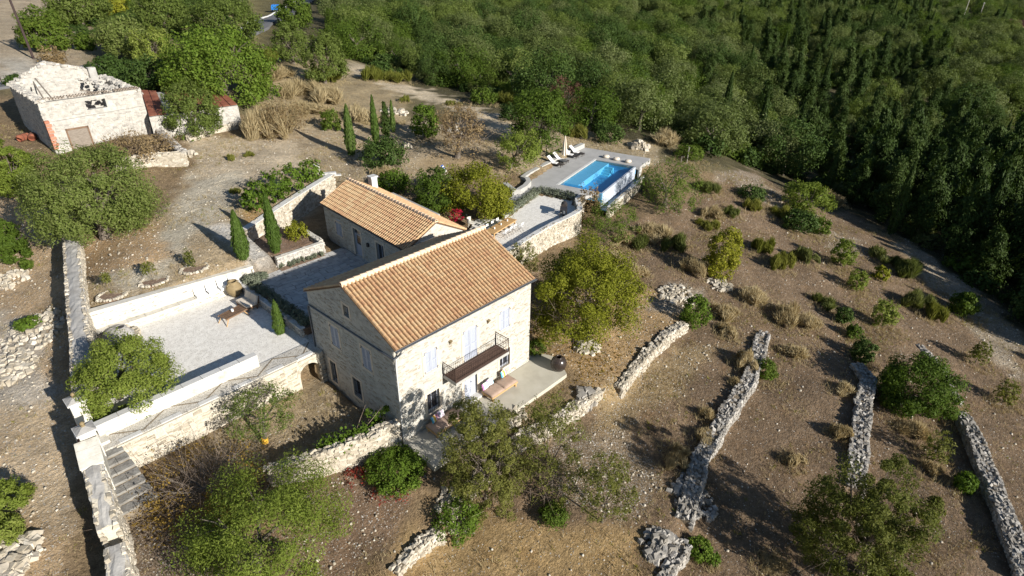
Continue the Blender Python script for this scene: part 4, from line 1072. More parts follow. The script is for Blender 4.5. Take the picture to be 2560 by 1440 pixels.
wall_face(b, SS.O, SS.U, SS.N, ww, 2.4, st, []); wall_face(b, SN.O, SN.U, SN.N, ww, 2.4, st, []); wall_face(b, SE.O, SE.U, SE.N, wl_, 2.4, [(0, zs), (wl_, zs)], [])
swall = b.build('wall', MT['facade'], small); sm = MB()
face_stones(sm, SW_.O, SW_.U, SW_.N, wl_, 2.9, [(0, zs), (wl_, zs)], s_open, rs, skip=.2, row=(.10, .19), width=(.13, .38), margin=.16)
face_stones(sm, SS.O, SS.U, SS.N, ww, 2.9, st, [], rs, skip=.45, row=(.10, .19), width=(.13, .38))
o = sm.build('stones', MT['facestone'], swall); o['kind'] = 'stuff'
sroof = gable_roof(small, S0[:2], SU[:2], sL, SV[:2], sW, 5.88, 7.27, sW / 2, 300, 9, pitch=.235, row=.33, back_singles=0)
gutter(small, SW_, -.1, wl_ + .1, 5.86, .2)
SW_.box(MB(), 0, wl_, zs - .16, zs - .02, 0, .06).build('eaves_band', MT['dressed'], small)
shuttered_window(small, SW_, *s_open[0], arch=True, label='arched white shutters at the far end of the cottage wall')
u0, u1, z0, z1 = s_open[1]
door = SW_.box(MB(), u0, u1, z0, z1 - .45, -.2, -.14).build('door', MT['shutter'], small)
SW_.box(MB(), u0 + .2, u1 - .2, z0 + .95, z1 - .55, -.14, -.13).build('pane', MT['pane'], door); SW_.box(MB(), u0 + .05, u1 - .05, z1 - .42, z1 - .03, -.2, -.15).build('fanlight', MT['pane'], door)
surround(door, SW_, u0, u1, z0, z1, .17, False)
u0, u1, z0, z1 = s_open[2]
door = SW_.box(MB(), u0, u1, z0, z1, -.2, -.15).build('door', MT['shutter'], small)
for k in range(2): SW_.box(MB(), u0 + .08 + k * .46, u0 + .46 + k * .46, z0 + .5, z1 - .12, -.15, -.14).build('pane', MT['pane'], door)
surround(door, SW_, u0, u1, z0, z1, .17, False)
SW_.box(MB(), (s_open[1][1] + s_open[2][0]) / 2 - .1, (s_open[1][1] + s_open[2][0]) / 2 + .1, 4.35, 4.62, .0, .16).build('wall_lamp', MT['iron'], small)
cp = Vector(at(934, 470, 6.3)); b = MB(); b.box((cp.x, cp.y, 6.6), (.55, .5, 1.3)); b.box((cp.x, cp.y, 7.31), (.7, .64, .12))
b.build('chimney', MT['copelight'], sroof)
# lean-to with a grey roof along the far side
q = [Vector(at(*v, 5.3)) for v in ((990, 480), (1130, 553))]
lu = (q[1] - q[0]).normalized()
lt_o = S0 + SV * (sW + .02) + SU * 4.6
b = MB(); b.hexa([lt_o + Vector((0, 0, 2.5)), lt_o + SU * 6.6 + Vector((0, 0, 2.5)), lt_o + SU * 6.6 + SV * 1.0 + Vector((0, 0, 2.5)), lt_o + SV * 1.0 + Vector((0, 0, 2.5))],
                 [lt_o + Vector((0, 0, 5.6)), lt_o + SU * 6.6 + Vector((0, 0, 5.6)), lt_o + SU * 6.6 + SV * 1.0 + Vector((0, 0, 5.45)), lt_o + SV * 1.0 + Vector((0, 0, 5.45))])
b.build('lean_to', MT['cope'], small)
# flat cornice over the doorway in the near gable
SS.box(MB(), 1.1, 2.6, 6.05, 6.2, 0, .3).build('gable_cornice', MT['white'], small)

def recentre(root, L):
    L = Vector(L)
    for c in root.children: c.location = Vector(c.location) - L
    root.location = L
recentre(house, (Wd / 2, Dp / 2, 0)); recentre(small, tuple(S0 + SU * 6 + SV * 2.6 + Vector((0, 0, ZY))))
# ------------------------------------------------------------------ walls round the courts
RG = lambda x, y: h1(x, y)
# old boundary wall with its rounded weathered top, from the orchard down to the lane
bw = [(-5.9, 34.2), (-7.0, 29.0), (-9.1, 20.0), (-10.1, 15.4), (-11.3, 10.9)]
lens = [0]
for a, b in zip(bw[:-1], bw[1:]): lens.append(lens[-1] + math.hypot(b[0] - a[0], b[1] - a[1]))
def prof(L, zs_):
    T = [q / L[-1] for q in L]
    return lambda t: float(np.interp(t, T, zs_))
bprof = prof(lens, [5.2, 5.0, 4.75, 4.6, 4.0])
bwall = stone_wall('boundary_wall', 'long old stone wall with weathered grey top beside the orchard', bw, .95, RG, bprof, mat='warmrubble', seed=3, stone=(.26, .16), topst=False, cat='wall')
rounded_cap(bwall, bw, 1.0, bprof)
# gate between two capped pillars
def pillar(x, y, zt, label, rz=0.0):
    g = thing('gate_pillar', label, 'gate pillar', (x, y, h1(x, y) if False else 1.0), rz, 'pillars of the courtyard gate')
    zb = 1.0; MB().box((0, 0, (zt - zb) / 2 - .2), (.66, .66, zt - zb + .4)).build('shaft', MT['white'], g)
    zt -= zb
    MB().box((0, 0, zt + .06), (.84, .84, .1)).build('cornice', MT['copelight'], g)
    MB().add([(-.4, -.4, zt + .11), (.4, -.4, zt + .11), (.4, .4, zt + .11), (-.4, .4, zt + .11), (0, 0, zt + .28)], [(3, 2, 1, 0), (0, 1, 4), (1, 2, 4), (2, 3, 4), (3, 0, 4)]).build('pyramid_cap', MT['cope'], g)
    MB().lathe([(.0, 0), (.10, .02), (.06, .08), (.11, .15), (.07, .24), (.0, .28)], (0, 0, zt + .24), 10).build('finial', MT['clay'], g)
    return g
pillar(-11.75, 10.35, 4.05, 'far gate pillar with pyramid cap beside the big courtyard bush')
pillar(-12.05, 7.75, 4.0, 'near gate pillar with pyramid cap at the end of the white parapet')
gt_ = thing('gate', 'reddish wooden gate leaf standing open between the two pillars', 'gate', (-12.45, 8.2, 1.1), math.radians(78))
for k in range(7): MB().box((.1 + k * .21, 0, 1.05), (.2, .05, 2.1)).build('plank', MT['rust'], gt_)
for z in (.4, 1.7): MB().box((.75, .05, z), (1.45, .05, .14)).build('ledge', MT['rust'], gt_)
o = MB().box((-11.85, 9.05, 2.35), (1.1, 1.75, .5)).build('threshold', MT['white']); tag(o, 'white threshold slab between the two gate pillars', 'step')
# stepped wall running down from the gate
stone_wall('lane_wall', 'whitewashed wall stub stepping down from the near gate pillar', [(-12.2, 7.3), (-12.45, 5.9)], .85, RG, prof([0, 1], [3.75, 3.3]), mat='wstone', core='white', seed=8, faces=False, topst=False, cat='wall', cope=('white', .06, .04, .7))
lw = [(-12.47, 5.85), (-12.75, 4.0), (-13.0, 2.75)]; lp = prof([0, .6, 1], [3.3, 2.9, 2.5])
q = stone_wall('lane_wall', 'grey weathered wall top with cracks beside the stone steps', lw, .75, RG, lp, mat='warmrubble', core='warmcore', seed=9, stone=(.28, .14), topst=False, cat='wall'); rounded_cap(q, lw, .8, lp, 'cope', 6, .045)
lw = [(-13.1, 2.1), (-13.45, .6), (-13.7, -.8), (-13.9, -2.5)]; lp = prof([0, 1], [2.0, 1.1])
q = stone_wall('lane_wall', 'low grey wall end at the lower left edge, below the broken gap', lw, .75, RG, lp, mat='warmrubble', core='warmcore', seed=10, stone=(.28, .14), topst=False, cat='wall'); rounded_cap(q, lw, .8, lp, 'cope', 7, .045)
# white retaining wall with bench ledge
ww_ = thing('retaining_wall', 'long whitewashed retaining wall with a built-in bench along the gravel court', 'wall', (-4, 19, ZC))
T = lambda x, y, z: (x + 4, y - 19, z - ZC)
zl = lambda x: 4.12 - (x + 9.3) * .042
core = MB().hexa([T(-9.3, 19.05, 2.1), T(1.4, 18.75, 2.1), T(1.4, 19.25, 2.1), T(-9.3, 19.6, 2.1)], [T(-9.3, 19.05, zl(-9.3)), T(1.4, 18.75, zl(1.4)), T(1.4, 19.25, zl(1.4)), T(-9.3, 19.6, zl(-9.3))]).build('core', MT['white'], ww_)
sm = MB(); Uw = Vector((10.7, -.3, 0)).normalized(); Nw = Vector((Uw.y, -Uw.x, 0))
face_stones(sm, (-9.3 + 4, .05, 0), Uw, Nw, 10.6, .55, [(0, 1.68), (10.6, 1.25)], [], rs, row=(.13, .24), width=(.18, .42), proud=.02, skip=.35, gap=.09)
o = sm.build('stones', MT['wstone'], ww_); o['kind'] = 'stuff'
MB().hexa([T(-9.2, 18.52, 2.1), T(.1, 18.3, 2.1), T(.1, 18.77, 2.1), T(-9.2, 19.04, 2.1)], [T(-9.2, 18.52, 2.88), T(.1, 18.3, 2.88), T(.1, 18.77, 2.88), T(-9.2, 19.04, 2.88)]).build('bench', MT['white'], ww_)
sm = MB(); face_stones(sm, (-9.2 + 4, -.48, 0), (9.3, -.22, 0), Vector((-.22, -9.3, 0)).normalized(), 9.2, .02, [(0, .44), (9.2, .44)], [], rs, row=(.13, .2), width=(.18, .4), proud=.02, skip=.1, gap=.05)
o = sm.build('bench_stones', MT['facestone'], ww_); o['kind'] = 'stuff'
for k in range(9):
    MB().box(T(-8.65 + k * 1.02, 18.64 - k * .025, 2.91), (1.0, .5, .05), -.025).build('seat_slab', MT['white'], ww_)
# four white seat cushions lined up on the bench
for k in range(4):
    x = -2.55 + k * .78; y = 18.45 - k * .02
    c = thing('seat_cushion', 'white bench cushion, %s along the whitewashed bench' % ['first from the left', 'second from the left', 'third from the left', 'last before the clay urn'][k], 'cushion', (x, y, 2.94), -.03, 'white cushions on the court bench')
    MB().box((0, -.02, .07), (.70, .50, .14)).build('seat_pad', MT['whitecloth'], c)
    MB().box((0, .30, .36), (.70, .13, .62), 0, (-.22, 0)).build('back_pad', MT['whitecloth'], c)
    MB().tube([(.36, -.26, .1), (.36, .2, .16), (.36, .4, .66)], .018, 5).build('piping', MT['iron'], c)
# parapet between court and path
stone_wall('parapet', 'straight white parapet wall between the gravel court and the path', [(-11.55, 8.98), (-3.35, 8.98)], .38, ZC, lambda t: 3.2, mat='white', core='white', seed=11, faces=False, topst=False, cat='wall', cope=('copelight', .05, .02, 1.2))
# retaining wall of the path with the arch by the house
pw = thing('path_wall', 'stone retaining wall of the path with an arched opening beside the house', 'wall', (-6, 7.6, .5))
T2 = lambda x, y, z: (x + 6, y - 7.6, z - .5)
ax0, ax1, aspr = -1.62, -.32, 1.35
F2 = Face((-11.2, 7.62), (1, 0)); m = MB(); L2 = 11.2
r = (ax1 - ax0) / 2; cx_ = (ax0 + ax1) / 2; N_ = 10
arch = [(cx_ - r * math.cos(math.pi * k / N_), aspr + r * .95 * math.sin(math.pi * k / N_)) for k in range(N_ + 1)]
def pl(ps): return [T2(*q) for q in ps]
y0_, y1_ = 7.62, 8.1
m.hexa(pl([(-11.2, y0_, -.6), (ax0, y0_, -.6), (ax0, y1_, -.6), (-11.2, y1_, -.6)]), pl([(-11.2, y0_, ZP - .03), (ax0, y0_, ZP - .03), (ax0, y1_, ZP - .03), (-11.2, y1_, ZP - .03)]))
m.hexa(pl([(ax1, y0_, -.6), (-.06, y0_, -.6), (-.06, y1_, -.6), (ax1, y1_, -.6)]), pl([(ax1, y0_, ZP - .03), (-.06, y0_, ZP - .03), (-.06, y1_, ZP - .03), (ax1, y1_, ZP - .03)]))
for (xa, za), (xb, zb) in zip(arch[:-1], arch[1:]):
    m.hexa(pl([(xa, y0_, za), (xb, y0_, zb), (xb, 9.2, zb), (xa, 9.2, za)]), pl([(xa, y0_, ZP - .13), (xb, y0_, ZP - .13), (xb, 9.2, ZP - .13), (xa, 9.2, ZP - .13)]))
m.build('core', MT['warmcore'], pw); sm = MB()
rs2 = random.Random(5)
ops_ = [(ax0 + 11.2 - .02, ax1 + 11.2 + .02, -1, aspr + r)]
face_stones(sm, T2(-11.2, 7.62, 0)[:2] + (-.5,), (1, 0, 0), (0, -1, 0), L2 - .06, 0.1, [(0, ZP - .02), (L2, ZP - .02)], ops_, rs2, row=(.12, .26), width=(.18, .5), proud=.03, skip=.04, gap=.025, margin=.02)
for k in range(N_):   # voussoirs
    (xa, za), (xb, zb) = arch[k], arch[k + 1]; e = 1.3
    q = [(xa, za), (xb, zb), (cx_ + (xb - cx_) * e, aspr + (zb - aspr) * e), (cx_ + (xa - cx_) * e, aspr + (za - aspr) * e)]
    MB().hexa(pl([(x, y0_ - .035, z) for x, z in q]), pl([(x, y0_ + .05, z) for x, z in q])).build('voussoir', MT['warmrubble'], pw)
o = sm.build('stones', MT['warmrubble'], pw); o['kind'] = 'stuff'
# dark stone jamb by the house
sm = MB(); rs3 = random.Random(6)
for k in range(14): sm.rock(T2(-.22, 7.5, .35 + k * .16), (.36, .3, .14), rs3, rs3.uniform(-.1, .1))
o = sm.build('buttress_stones', MT['warmrubble'], pw); o['kind'] = 'stuff'
# stone steps from the path down into the yard
stp = thing('stone_steps', 'worn stone steps between the lane wall and the path', 'steps', (-11.7, 6.4, 1.0))
for k in range(7):
    y = 7.55 - k * .46; z = ZP - .08 - k * .2; x0_, x1_ = -12.2 - k * .02, -11.0 + k * .04
    n3 = 2; cut = x0_ + (x1_ - x0_) * (.4 + .2 * (k % 2))
    for a, b in ((x0_, cut - .01), (cut + .01, x1_)):
        MB().box(((a + b) / 2 + 11.7, y - 6.4, z - 1.0 - .06), (b - a, .50, .12), .03 * (k % 3 - 1)).build('step', MT['shadedstep'], stp)
    MB().box(((x0_ + x1_) / 2 + 11.7, y - 6.4 + .03, z - 1.0 - .45), (x1_ - x0_ - .04, .42, .66)).build('riser', MT['core'], stp)
# yard wall in front of the gable
yw = [(-.12, .15), (-2.2, .75), (-4.2, 1.55), (-6.3, 2.6)]
stone_wall('yard_wall', 'rough stone wall running from the house corner around the small yard', yw, .5, RG, prof([0, 2.2, 4.3, 6.6], [1.55, 1.35, 1.15, .9]), mat='warmrubble', core='warmcore', seed=14, stone=(.28, .15), pieces=70, cat='wall')
# planter wall between court and paved courtyard
stone_wall('planter_wall', 'low pale planter wall with round lavender mounds behind the cypress', [(.05, 18.7), (.05, 9.75)], .3, ZC, lambda t: 2.98, mat='wstone', core='warmcore', seed=15, stone=(.26, .15), cope=('copelight', .05, .02, .9), topst=False, cat='wall')
o = MB().prism([(.2, 9.9), (.88, 9.9), (.88, 18.6), (.2, 18.6)], ZC, ZY + .02).build('planting_soil', MT['mulch']); o['kind'] = 'structure'
o = MB().box((.45, 9.72, 2.72), (.85, .12, .5)).build('planter_end', MT['brownwood']); tag(o, 'dark timber board closing the near end of the lavender planter', 'board')
# steps up from the paved courtyard to the orchard path
so = thing('courtyard_steps', 'pale stone steps from the paved courtyard up to the orchard path', 'steps', (2.2, 18.7, ZY))
for k in range(3): MB().box((0, .15 + k * .38, .1 + k * .2), (1.75 - .1 * k, .42, .2)).build('step', MT['copelight'], so)
MB().box((-.95, .5, .25), (.12, 1.3, .7)).build('cheek', MT['white'], so)
o = MB().box((1.6, 25.4, 4.62), (2.1, .42, .16), -.15).build('stone_step', MT['copelight']); tag(o, 'pale single stone step at the orchard end of the path', 'step')
# wall of the raised bed
stone_wall('bed_wall', 'white low wall along the front of the mulched cypress bed', [(3.1, 18.66), (7.0, 18.68)], .34, ZY, lambda t: 3.72, mat='wstone', core='white', seed=16, topst=False, stone=(.25, .14), cope=('white', .05, .02, .9), cat='wall')
stone_wall('bed_wall', 'white low wall along the cottage side of the mulched bed', [(7.02, 18.95), (7.25, 22.6)], .38, ZY, lambda t: 3.74, mat='wstone', core='white', seed=17, topst=False, stone=(.25, .14), cope=('white', .05, .02, 1.2), cat='wall')
for (a, b, lab) in (((1.15, 18.75), (1.42, 19.6), 'short white wall end beside the courtyard steps'),): stone_wall('wall_end', lab, [a, b], .26, ZY, lambda t: 3.6, mat='white', core='white', seed=18, faces=False, topst=False, cat='wall', cope=('white', .04, .02, 1))
up = [(2.95, 22.95), (7.2, 25.2), (11.2, 27.3), (14.4, 28.9)]
stone_wall('upper_wall', 'pale coursed stone retaining wall above the mulched bed, running up to the garden steps', up, .5, 2.9, prof([0, 4.8, 9.3, 12.9], [4.75, 4.9, 5.0, 5.05]), mat='warmrubble', core='warmcore', seed=19, topst=False, stone=(.25, .15), cope=('copelight', .07, .03, 1.2), cat='wall')
us = thing('garden_steps', 'pale steps and square post at the top of the upper stone wall', 'steps', (14.6, 29.4, 4.4))
for k in range(5): MB().box((.15 + k * .28, .5 - k * .42, .42 - k * .2), (1.3, .44, .2), -.45).build('step', MT['copelight'], us)
MB().box((-.75, 1.1, .75), (.42, .42, 1.3)).build('post', MT['white'], us)
# curved wall of the gravel patio
cw = [tuple(at(*q, ZT + .55)[:2]) for q in [(1262, 628), (1300, 606), (1340, 581), (1385, 556), (1425, 538), (1448, 524), (1450, 511), (1441, 500), (1446, 490), (1458, 483)]]
def pz0(x, y):
    return min(h1(x, y), ZT - .2)
stone_wall('patio_wall', 'curving dry white stone wall with pale coping around the gravel patio', cw, .42, lambda x, y: min(h1(x, y), 1.4), lambda t: ZT + .48, mat='warmrubble', core='warmcore', seed=20, topst=False, stone=(.26, .16), cope=('copelight', .07, .03, .9), cat='wall')
# low concrete seat wall along the pool deck
def conc_wall(name, label, pts, z0_, z1_, wdt):
    P = [at(*q, z1_)[:2] for q in pts]; r_ = thing(name, label, 'wall', (P[0][0], P[0][1], z0_)); A_, B_ = offset_path(P, wdt / 2), offset_path(P, -wdt / 2)
    for i in range(len(P) - 1):
        q = [(A_[i][0] - P[0][0], A_[i][1] - P[0][1]), (A_[i + 1][0] - P[0][0], A_[i + 1][1] - P[0][1]), (B_[i + 1][0] - P[0][0], B_[i + 1][1] - P[0][1]), (B_[i][0] - P[0][0], B_[i][1] - P[0][1])]
        MB().hexa([(*w, -.4) for w in q], [(*w, z1_ - z0_) for w in q]).build('wall_section', MT['deckwall'], r_)
    return r_
conc_wall('deck_wall', 'low concrete seat wall curving along the loungers side of the pool', [(1262,456),(1286,474),(1297,472),(1312,463),(1322,452),(1318,444),(1307,441),(1322,430),(1345,418)], ZD, ZD + .5, .5)
conc_wall('deck_wall', 'low concrete seat wall behind the white loungers', [(1350,415),(1392,394)], ZD, ZD + .45, .55)
conc_wall('deck_wall', 'low concrete wall block at the far corner of the pool deck', [(1415,378),(1457,358)], ZD, ZD + .5, .55)
for k in range(4): o = MB().box((*at(1262 + k * 3, 467 + k * 3 , 2.75)[:2], 2.7), (1.0, .34, .12), .7).build('stone_step', MT['deckwall']); tag(o, 'pale step beside the concrete wall end, %s' % ['uppermost', 'second from top', 'third from top', 'lowest'][k], 'step', 'steps at the pool wall end')
# retaining face of pool terrace
pr = [o2(-.6, pwid + 1.15), o2(plen + .8, pwid + 1.15)]
stone_wall('pool_wall', 'stone retaining wall below the overflow edge of the pool', pr, .3, lambda x, y: min(h1(x, y), 1.2), lambda t: 1.72, mat='warmrubble', core='warmcore', seed=23, topst=False, stone=(.3, .16), cope=('copelight', .06, .02, 1.2), cat='wall')
pe = [o2(plen + .35, pwid + .32), tuple(at(1627, 397, ZD)[:2])]
stone_wall('deck_end_wall', 'pale rendered end wall under the far corner of the pool deck', [o2(plen + .3, pwid + .5), tuple(at(1624, 399, ZD)[:2])], .2, .6, lambda t: ZD - .02, mat='white', core='deckwall', seed=24, faces=False, topst=False, cat='wall')
# dry stone terrace walls
TW = {'A': ('dry stone wall below the house terrace', .6, 25), 'B': ('dry stone wall climbing right from the carob tree towards the green bush', .6, 25), 'C': ('broad rubble wall in the middle of the terraced field', .85, 120),
      'D': ('broad pale rubble wall above the bottom right tree', .95, 110), 'E': ('grey rubble wall at the right edge of the terraced field', .85, 160), 'F': ('short rubble wall at the bottom edge below the broken field wall', .6, 90), 'G': ('short stone edge at the bottom left of the straw-coloured field', .5, 20), 'H': ('thin dark rubble edge above the right field wall', .5, 20)}
for i, (k, (lab, th_, pcs)) in enumerate(TW.items()):
    P = [q[:2] for q in TERRACES[k]['w']]
    n_ = len(P); P3 = P
    up_ = offset_path(P, th_ / 2 + .1)
    raise_ = {'C': .35, 'D': .4, 'E': .75, 'F': .2}.get(k, .15)
    zs_ = [h1(*offset_path(P, .55)[j]) + raise_ - (.22 if j in (0, n_ - 1) else 0) for j in range(n_)]
    Ls = [0]
    for a, b in zip(P[:-1], P[1:]): Ls.append(Ls[-1] + math.hypot(b[0] - a[0], b[1] - a[1]))
    stone_wall('dry_stone_wall', lab, P, th_, RG, prof(Ls, zs_), mat='warmrubble' if k in 'ABG' else 'rubble', seed=40 + i, stone=(.21, .12), pieces=pcs * 2, rough=.07, wob=.08, bare=.3 if k in 'CD' else .12, group='dry stone terrace walls')

# ------------------------------------------------------------------ the ruin
def base(q, z): return tuple(at(*q, z)[:2])
gz = 6.7; tz_ = 11.2
FLc, FRc, BLc = base((92, 256), tz_), base((350, 222), tz_), base((22, 212), tz_)
BRc = (FRc[0] + BLc[0] - FLc[0], FRc[1] + BLc[1] - FLc[1])
MT['ruinwall'] = M('ruin_render', [(0, (.29,.275,.245)), (.5, (.41,.39,.35)), (1, (.50,.48,.44))], scale=2.2, bump=.6, bscale=7)
ru = thing('ruined_house', 'roofless old stone house with peaked end wall and broken beams', 'ruin', (*FLc, gz))
R2 = lambda p, z: (p[0] - FLc[0], p[1] - FLc[1], z - gz)
Wl = Vector((FRc[0] - FLc[0], FRc[1] - FLc[1])); fw = Wl.length; Wl.normalize()
Dl = Vector((BLc[0] - FLc[0], BLc[1] - FLc[1])); fd = Dl.length; Dl.normalize()
rf = Face(FLc, Wl)
loc = lambda u, v: (FLc[0] + Wl.x * u + Dl.x * v, FLc[1] + Wl.y * u + Dl.y * v)
def block(mb, u0, u1, v0, v1, zf0, za, zb):   # wall block whose top runs za -> zb along its long side
    lo = [R2(loc(u0, v0), zf0), R2(loc(u1, v0), zf0), R2(loc(u1, v1), zf0), R2(loc(u0, v1), zf0)]
    if (u1 - u0) > (v1 - v0): zt4 = (za, zb, zb, za)
    else: zt4 = (za, za, zb, zb)
    return mb.hexa(lo, [(*p[:2], z - gz) for p, z in zip(lo, zt4)])
tk = .55
m = MB(); wx0, wx1 = fw * .42, fw * .62
block(m, 0, fw, 0, tk, gz - .6, 9.9, 9.9)
block(m, 0, wx0, 0, tk, 9.9, 11.1, 11.1); block(m, wx1, fw, 0, tk, 9.9, 11.15, 11.2); block(m, wx0, wx1, 0, tk, 10.75, 11.1, 11.12)
m.build('front_wall', MT['ruinwall'], ru)
m = MB(); block(m, 0, fw - .1, -.28, -.001, gz - .6, 9.35, 9.55); m.build('lower_front', MT['ruinwall'], ru)
m = MB(); block(m, 0, tk, tk, fd, gz - .6, 11.1, 11.3); m.build('side_wall', MT['ruinwall'], ru)
m = MB(); block(m, fw - tk, fw, tk, fd, gz - .6, 11.1, 10.9); m.build('side_wall', MT['ruinwall'], ru)
m = MB(); pk = [(0, 11.2), (fw * .40, 13.0), (fw * .78, 12.0), (fw * .84, 10.9), (fw, 10.8)]
for (a, za), (b, zb) in zip(pk[:-1], pk[1:]): block(m, a, b, fd - tk, fd - .001, gz - .6, za, zb)
m.build('peaked_wall', MT['ruinwall'], ru)
sm = MB(); rr4 = random.Random(12)
O_ = R2(loc(0, 0), gz); U_ = Vector((Wl.x, Wl.y, 0)); N_f = Vector((Wl.y, -Wl.x, 0))
face_stones(sm, O_, U_, N_f, fw, 2.9, [(0, 4.35), (fw, 4.4)], [(wx0, wx1, 3.2, 4.05)], rr4, row=(.16, .3), width=(.2, .6), proud=.035, skip=.15)
face_stones(sm, Vector(O_) + N_f * .28, U_, N_f, fw - .1, -.2, [(0, 2.6), (fw - .1, 2.75)], [(fw * .16, fw * .36, -.3, 1.75)], rr4, row=(.16, .3), width=(.2, .6), proud=.035, skip=.2)
O_l = R2(loc(0, fd), gz); face_stones(sm, O_l, Vector((-Dl.x, -Dl.y, 0)), Vector((-Dl.y, Dl.x, 0)), fd, -.4, [(0, 4.5), (fd, 4.35)], [], rr4, row=(.16, .3), width=(.2, .6), proud=.03, skip=.25)
Ui = U_; face_stones(sm, R2(loc(0, fd - tk), gz), U_, N_f, fw, 2.0, [(a, z - gz) for a, z in pk], [], rr4, row=(.16, .3), width=(.2, .6), proud=.03, skip=.35)
o = sm.build('stones', MT['wstone'], ru); o['kind'] = 'stuff'
o = MB().hexa([Vector(O_) + U_ * (fw * .16) + N_f * .2 + Vector((0, 0, -.3)), Vector(O_) + U_ * (fw * .36) + N_f * .2 + Vector((0, 0, -.3)), Vector(O_) + U_ * (fw * .36) + N_f * .3 + Vector((0, 0, -.3)), Vector(O_) + U_ * (fw * .16) + N_f * .3 + Vector((0, 0, -.3))],
     [Vector(O_) + U_ * (fw * .16) + N_f * .2 + Vector((0, 0, 1.7)), Vector(O_) + U_ * (fw * .36) + N_f * .2 + Vector((0, 0, 1.7)), Vector(O_) + U_ * (fw * .36) + N_f * .3 + Vector((0, 0, 1.7)), Vector(O_) + U_ * (fw * .16) + N_f * .3 + Vector((0, 0, 1.7))]).build('door', MT['oldwood'], ru)
for a, b, z0_, z1_ in ((.15, .165, -.3, 1.85), (.355, .37, -.3, 1.85), (.15, .37, 1.7, 1.85)):
    q = [Vector(O_) + U_ * (fw * s) + N_f * n for s, n in ((a, .25), (b, .25), (b, .36), (a, .36))]
    MB().hexa([p + Vector((0, 0, z0_)) for p in q], [p + Vector((0, 0, z1_)) for p in q]).build('door_post', MT['brownwood'], ru)
for k in range(9):    # red brick quoins at the near corner
    MB().box(R2(loc(.14 + .06 * (k % 2), -.16), 7.0 + k * .3), (.38 + .1 * (k % 2), .4, .24), math.atan2(Wl.y, Wl.x)).build('brick', MT['brick'], ru)
tmm = tile_mesh(.5, .11, .09, MT['oldtile'])
for k in range(int(fw / .25)):
    for j in range(2):
        if rr4.random() < .12: continue
        o = link('roof_tile', tmm, ru, R2(loc(.12 + k * .25, -.12 + j * .38), 11.22 + j * .07), math.atan2(Wl.y, Wl.x) + rr4.uniform(-.1, .1))
for (u0_, v0_, za, u1_, v1_, zb) in ((fw * .16, fd * .35, 11.0, fw * .20, fd * .8, 12.3), (fw * .25, fd * .3, 10.8, fw * .24, fd * .85, 12.6), (fw * .55, fd * .5, 11.8, fw * .75, fd * .55, 11.0), (fw * .7, fd * .2, 11.0, fw * .82, fd * .7, 11.6)):
    MB().tube([R2(loc(u0_, v0_), za - 1), R2(loc(u1_, v1_), zb - .8)], .07, 5).build('beam', MT['oldwood'], ru)
b = MB()
for (u, v, du, dv) in ((fw * .86, fd - .95, .75, .12), (fw * .86, fd - .35, .75, .12), (fw * .86 - .32, fd - .65, .12, .6), (fw * .86 + .32, fd - .65, .12, .6)): b.box(R2(loc(u, v), 11.3), (du, dv, 1.7), math.atan2(Wl.y, Wl.x))
b.build('chimney', MT['cope'], ru)
sm = MB()
for k in range(70): sm.rock(R2(loc(fw * (.7 + .28 * rr4.random()), fd * rr4.random()), 10.8 + .35 * rr4.random()), (.4, .3, .2), rr4)
for k in range(150):
    i_ = rr4.randrange(len(pk) - 1); f_ = rr4.random(); sm.rock(R2(loc(pk[i_][0] + (pk[i_ + 1][0] - pk[i_][0]) * f_, fd - tk * rr4.random()), pk[i_][1] + (pk[i_ + 1][1] - pk[i_][1]) * f_ + .05), (.38, .3, .24), rr4)
    sm.rock(R2(loc(fw - tk * rr4.random(), fd * rr4.random()), 11.0 + .1 * rr4.random()), (.4, .3, .25), rr4); sm.rock(R2(loc(tk * rr4.random(), fd * rr4.random()), 11.2 + .08 * rr4.random()), (.4, .3, .22), rr4)
o = sm.build('rubble', MT['wstone'], ru); o['kind'] = 'stuff'
# shed with a rusty sheet roof beside the ruin
shed = thing('stone_shed', 'long low stone shed with rusty red sheet roof beside the ruin', 'shed', (*base((596, 305), 6.6), 6.4))
so_ = shed.location.copy(); T3 = lambda p, z: (p[0] - so_.x, p[1] - so_.y, z - so_.z)
q0, q1, q2, q3 = base((372, 290), 8.9), base((594, 262), 8.5), base((566, 236), 8.9), base((352, 226), 9.2)
MB().hexa([T3(q0, 5.9), T3(q1, 5.9), T3(q2, 5.9), T3(q3, 5.9)], [T3(q0, 8.75), T3(q1, 8.4), T3(q2, 8.8), T3(q3, 9.1)]).build('wall', MT['ruinwall'], shed)
sm = MB(); e = Vector((q1[0] - q0[0], q1[1] - q0[1], 0)); face_stones(sm, T3(q0, 6.4), e, Vector((e.y, -e.x, 0)).normalized(), e.length, -.3, [(0, 2.3), (e.length, 1.9)], [], rr4, row=(.16, .28), width=(.2, .5), proud=.03, skip=.2)
o = sm.build('stones', MT['wstone'], shed); o['kind'] = 'stuff'
for k in range(11):
    f0, f1 = k / 11 + .004, (k + 1) / 11 - .004
    if k in (2,): continue
    lerp = lambda a, b, t_: (a[0] + (b[0] - a[0]) * t_, a[1] + (b[1] - a[1]) * t_)
    pa, pb, pc_, pd = lerp(q0, q1, f0), lerp(q0, q1, f1), lerp(q3, q2, f1), lerp(q3, q2, f0); dz = rr4.uniform(0, .05)
    za, zb = 8.85 - .35 * f0 + dz, 8.85 - .35 * f1 + dz
    MB().hexa([T3(pa, za), T3(pb, zb), T3(pc_, zb + .35), T3(pd, za + .35)], [T3(pa, za + .04), T3(pb, zb + .04), T3(pc_, zb + .39), T3(pd, za + .39)]).build('roof_sheet', MT['rust'], shed)
yard_w = [base((1e-9 + 352, 250), 8.4), base((400, 330), 7.4), base((452, 378), 6.9)]
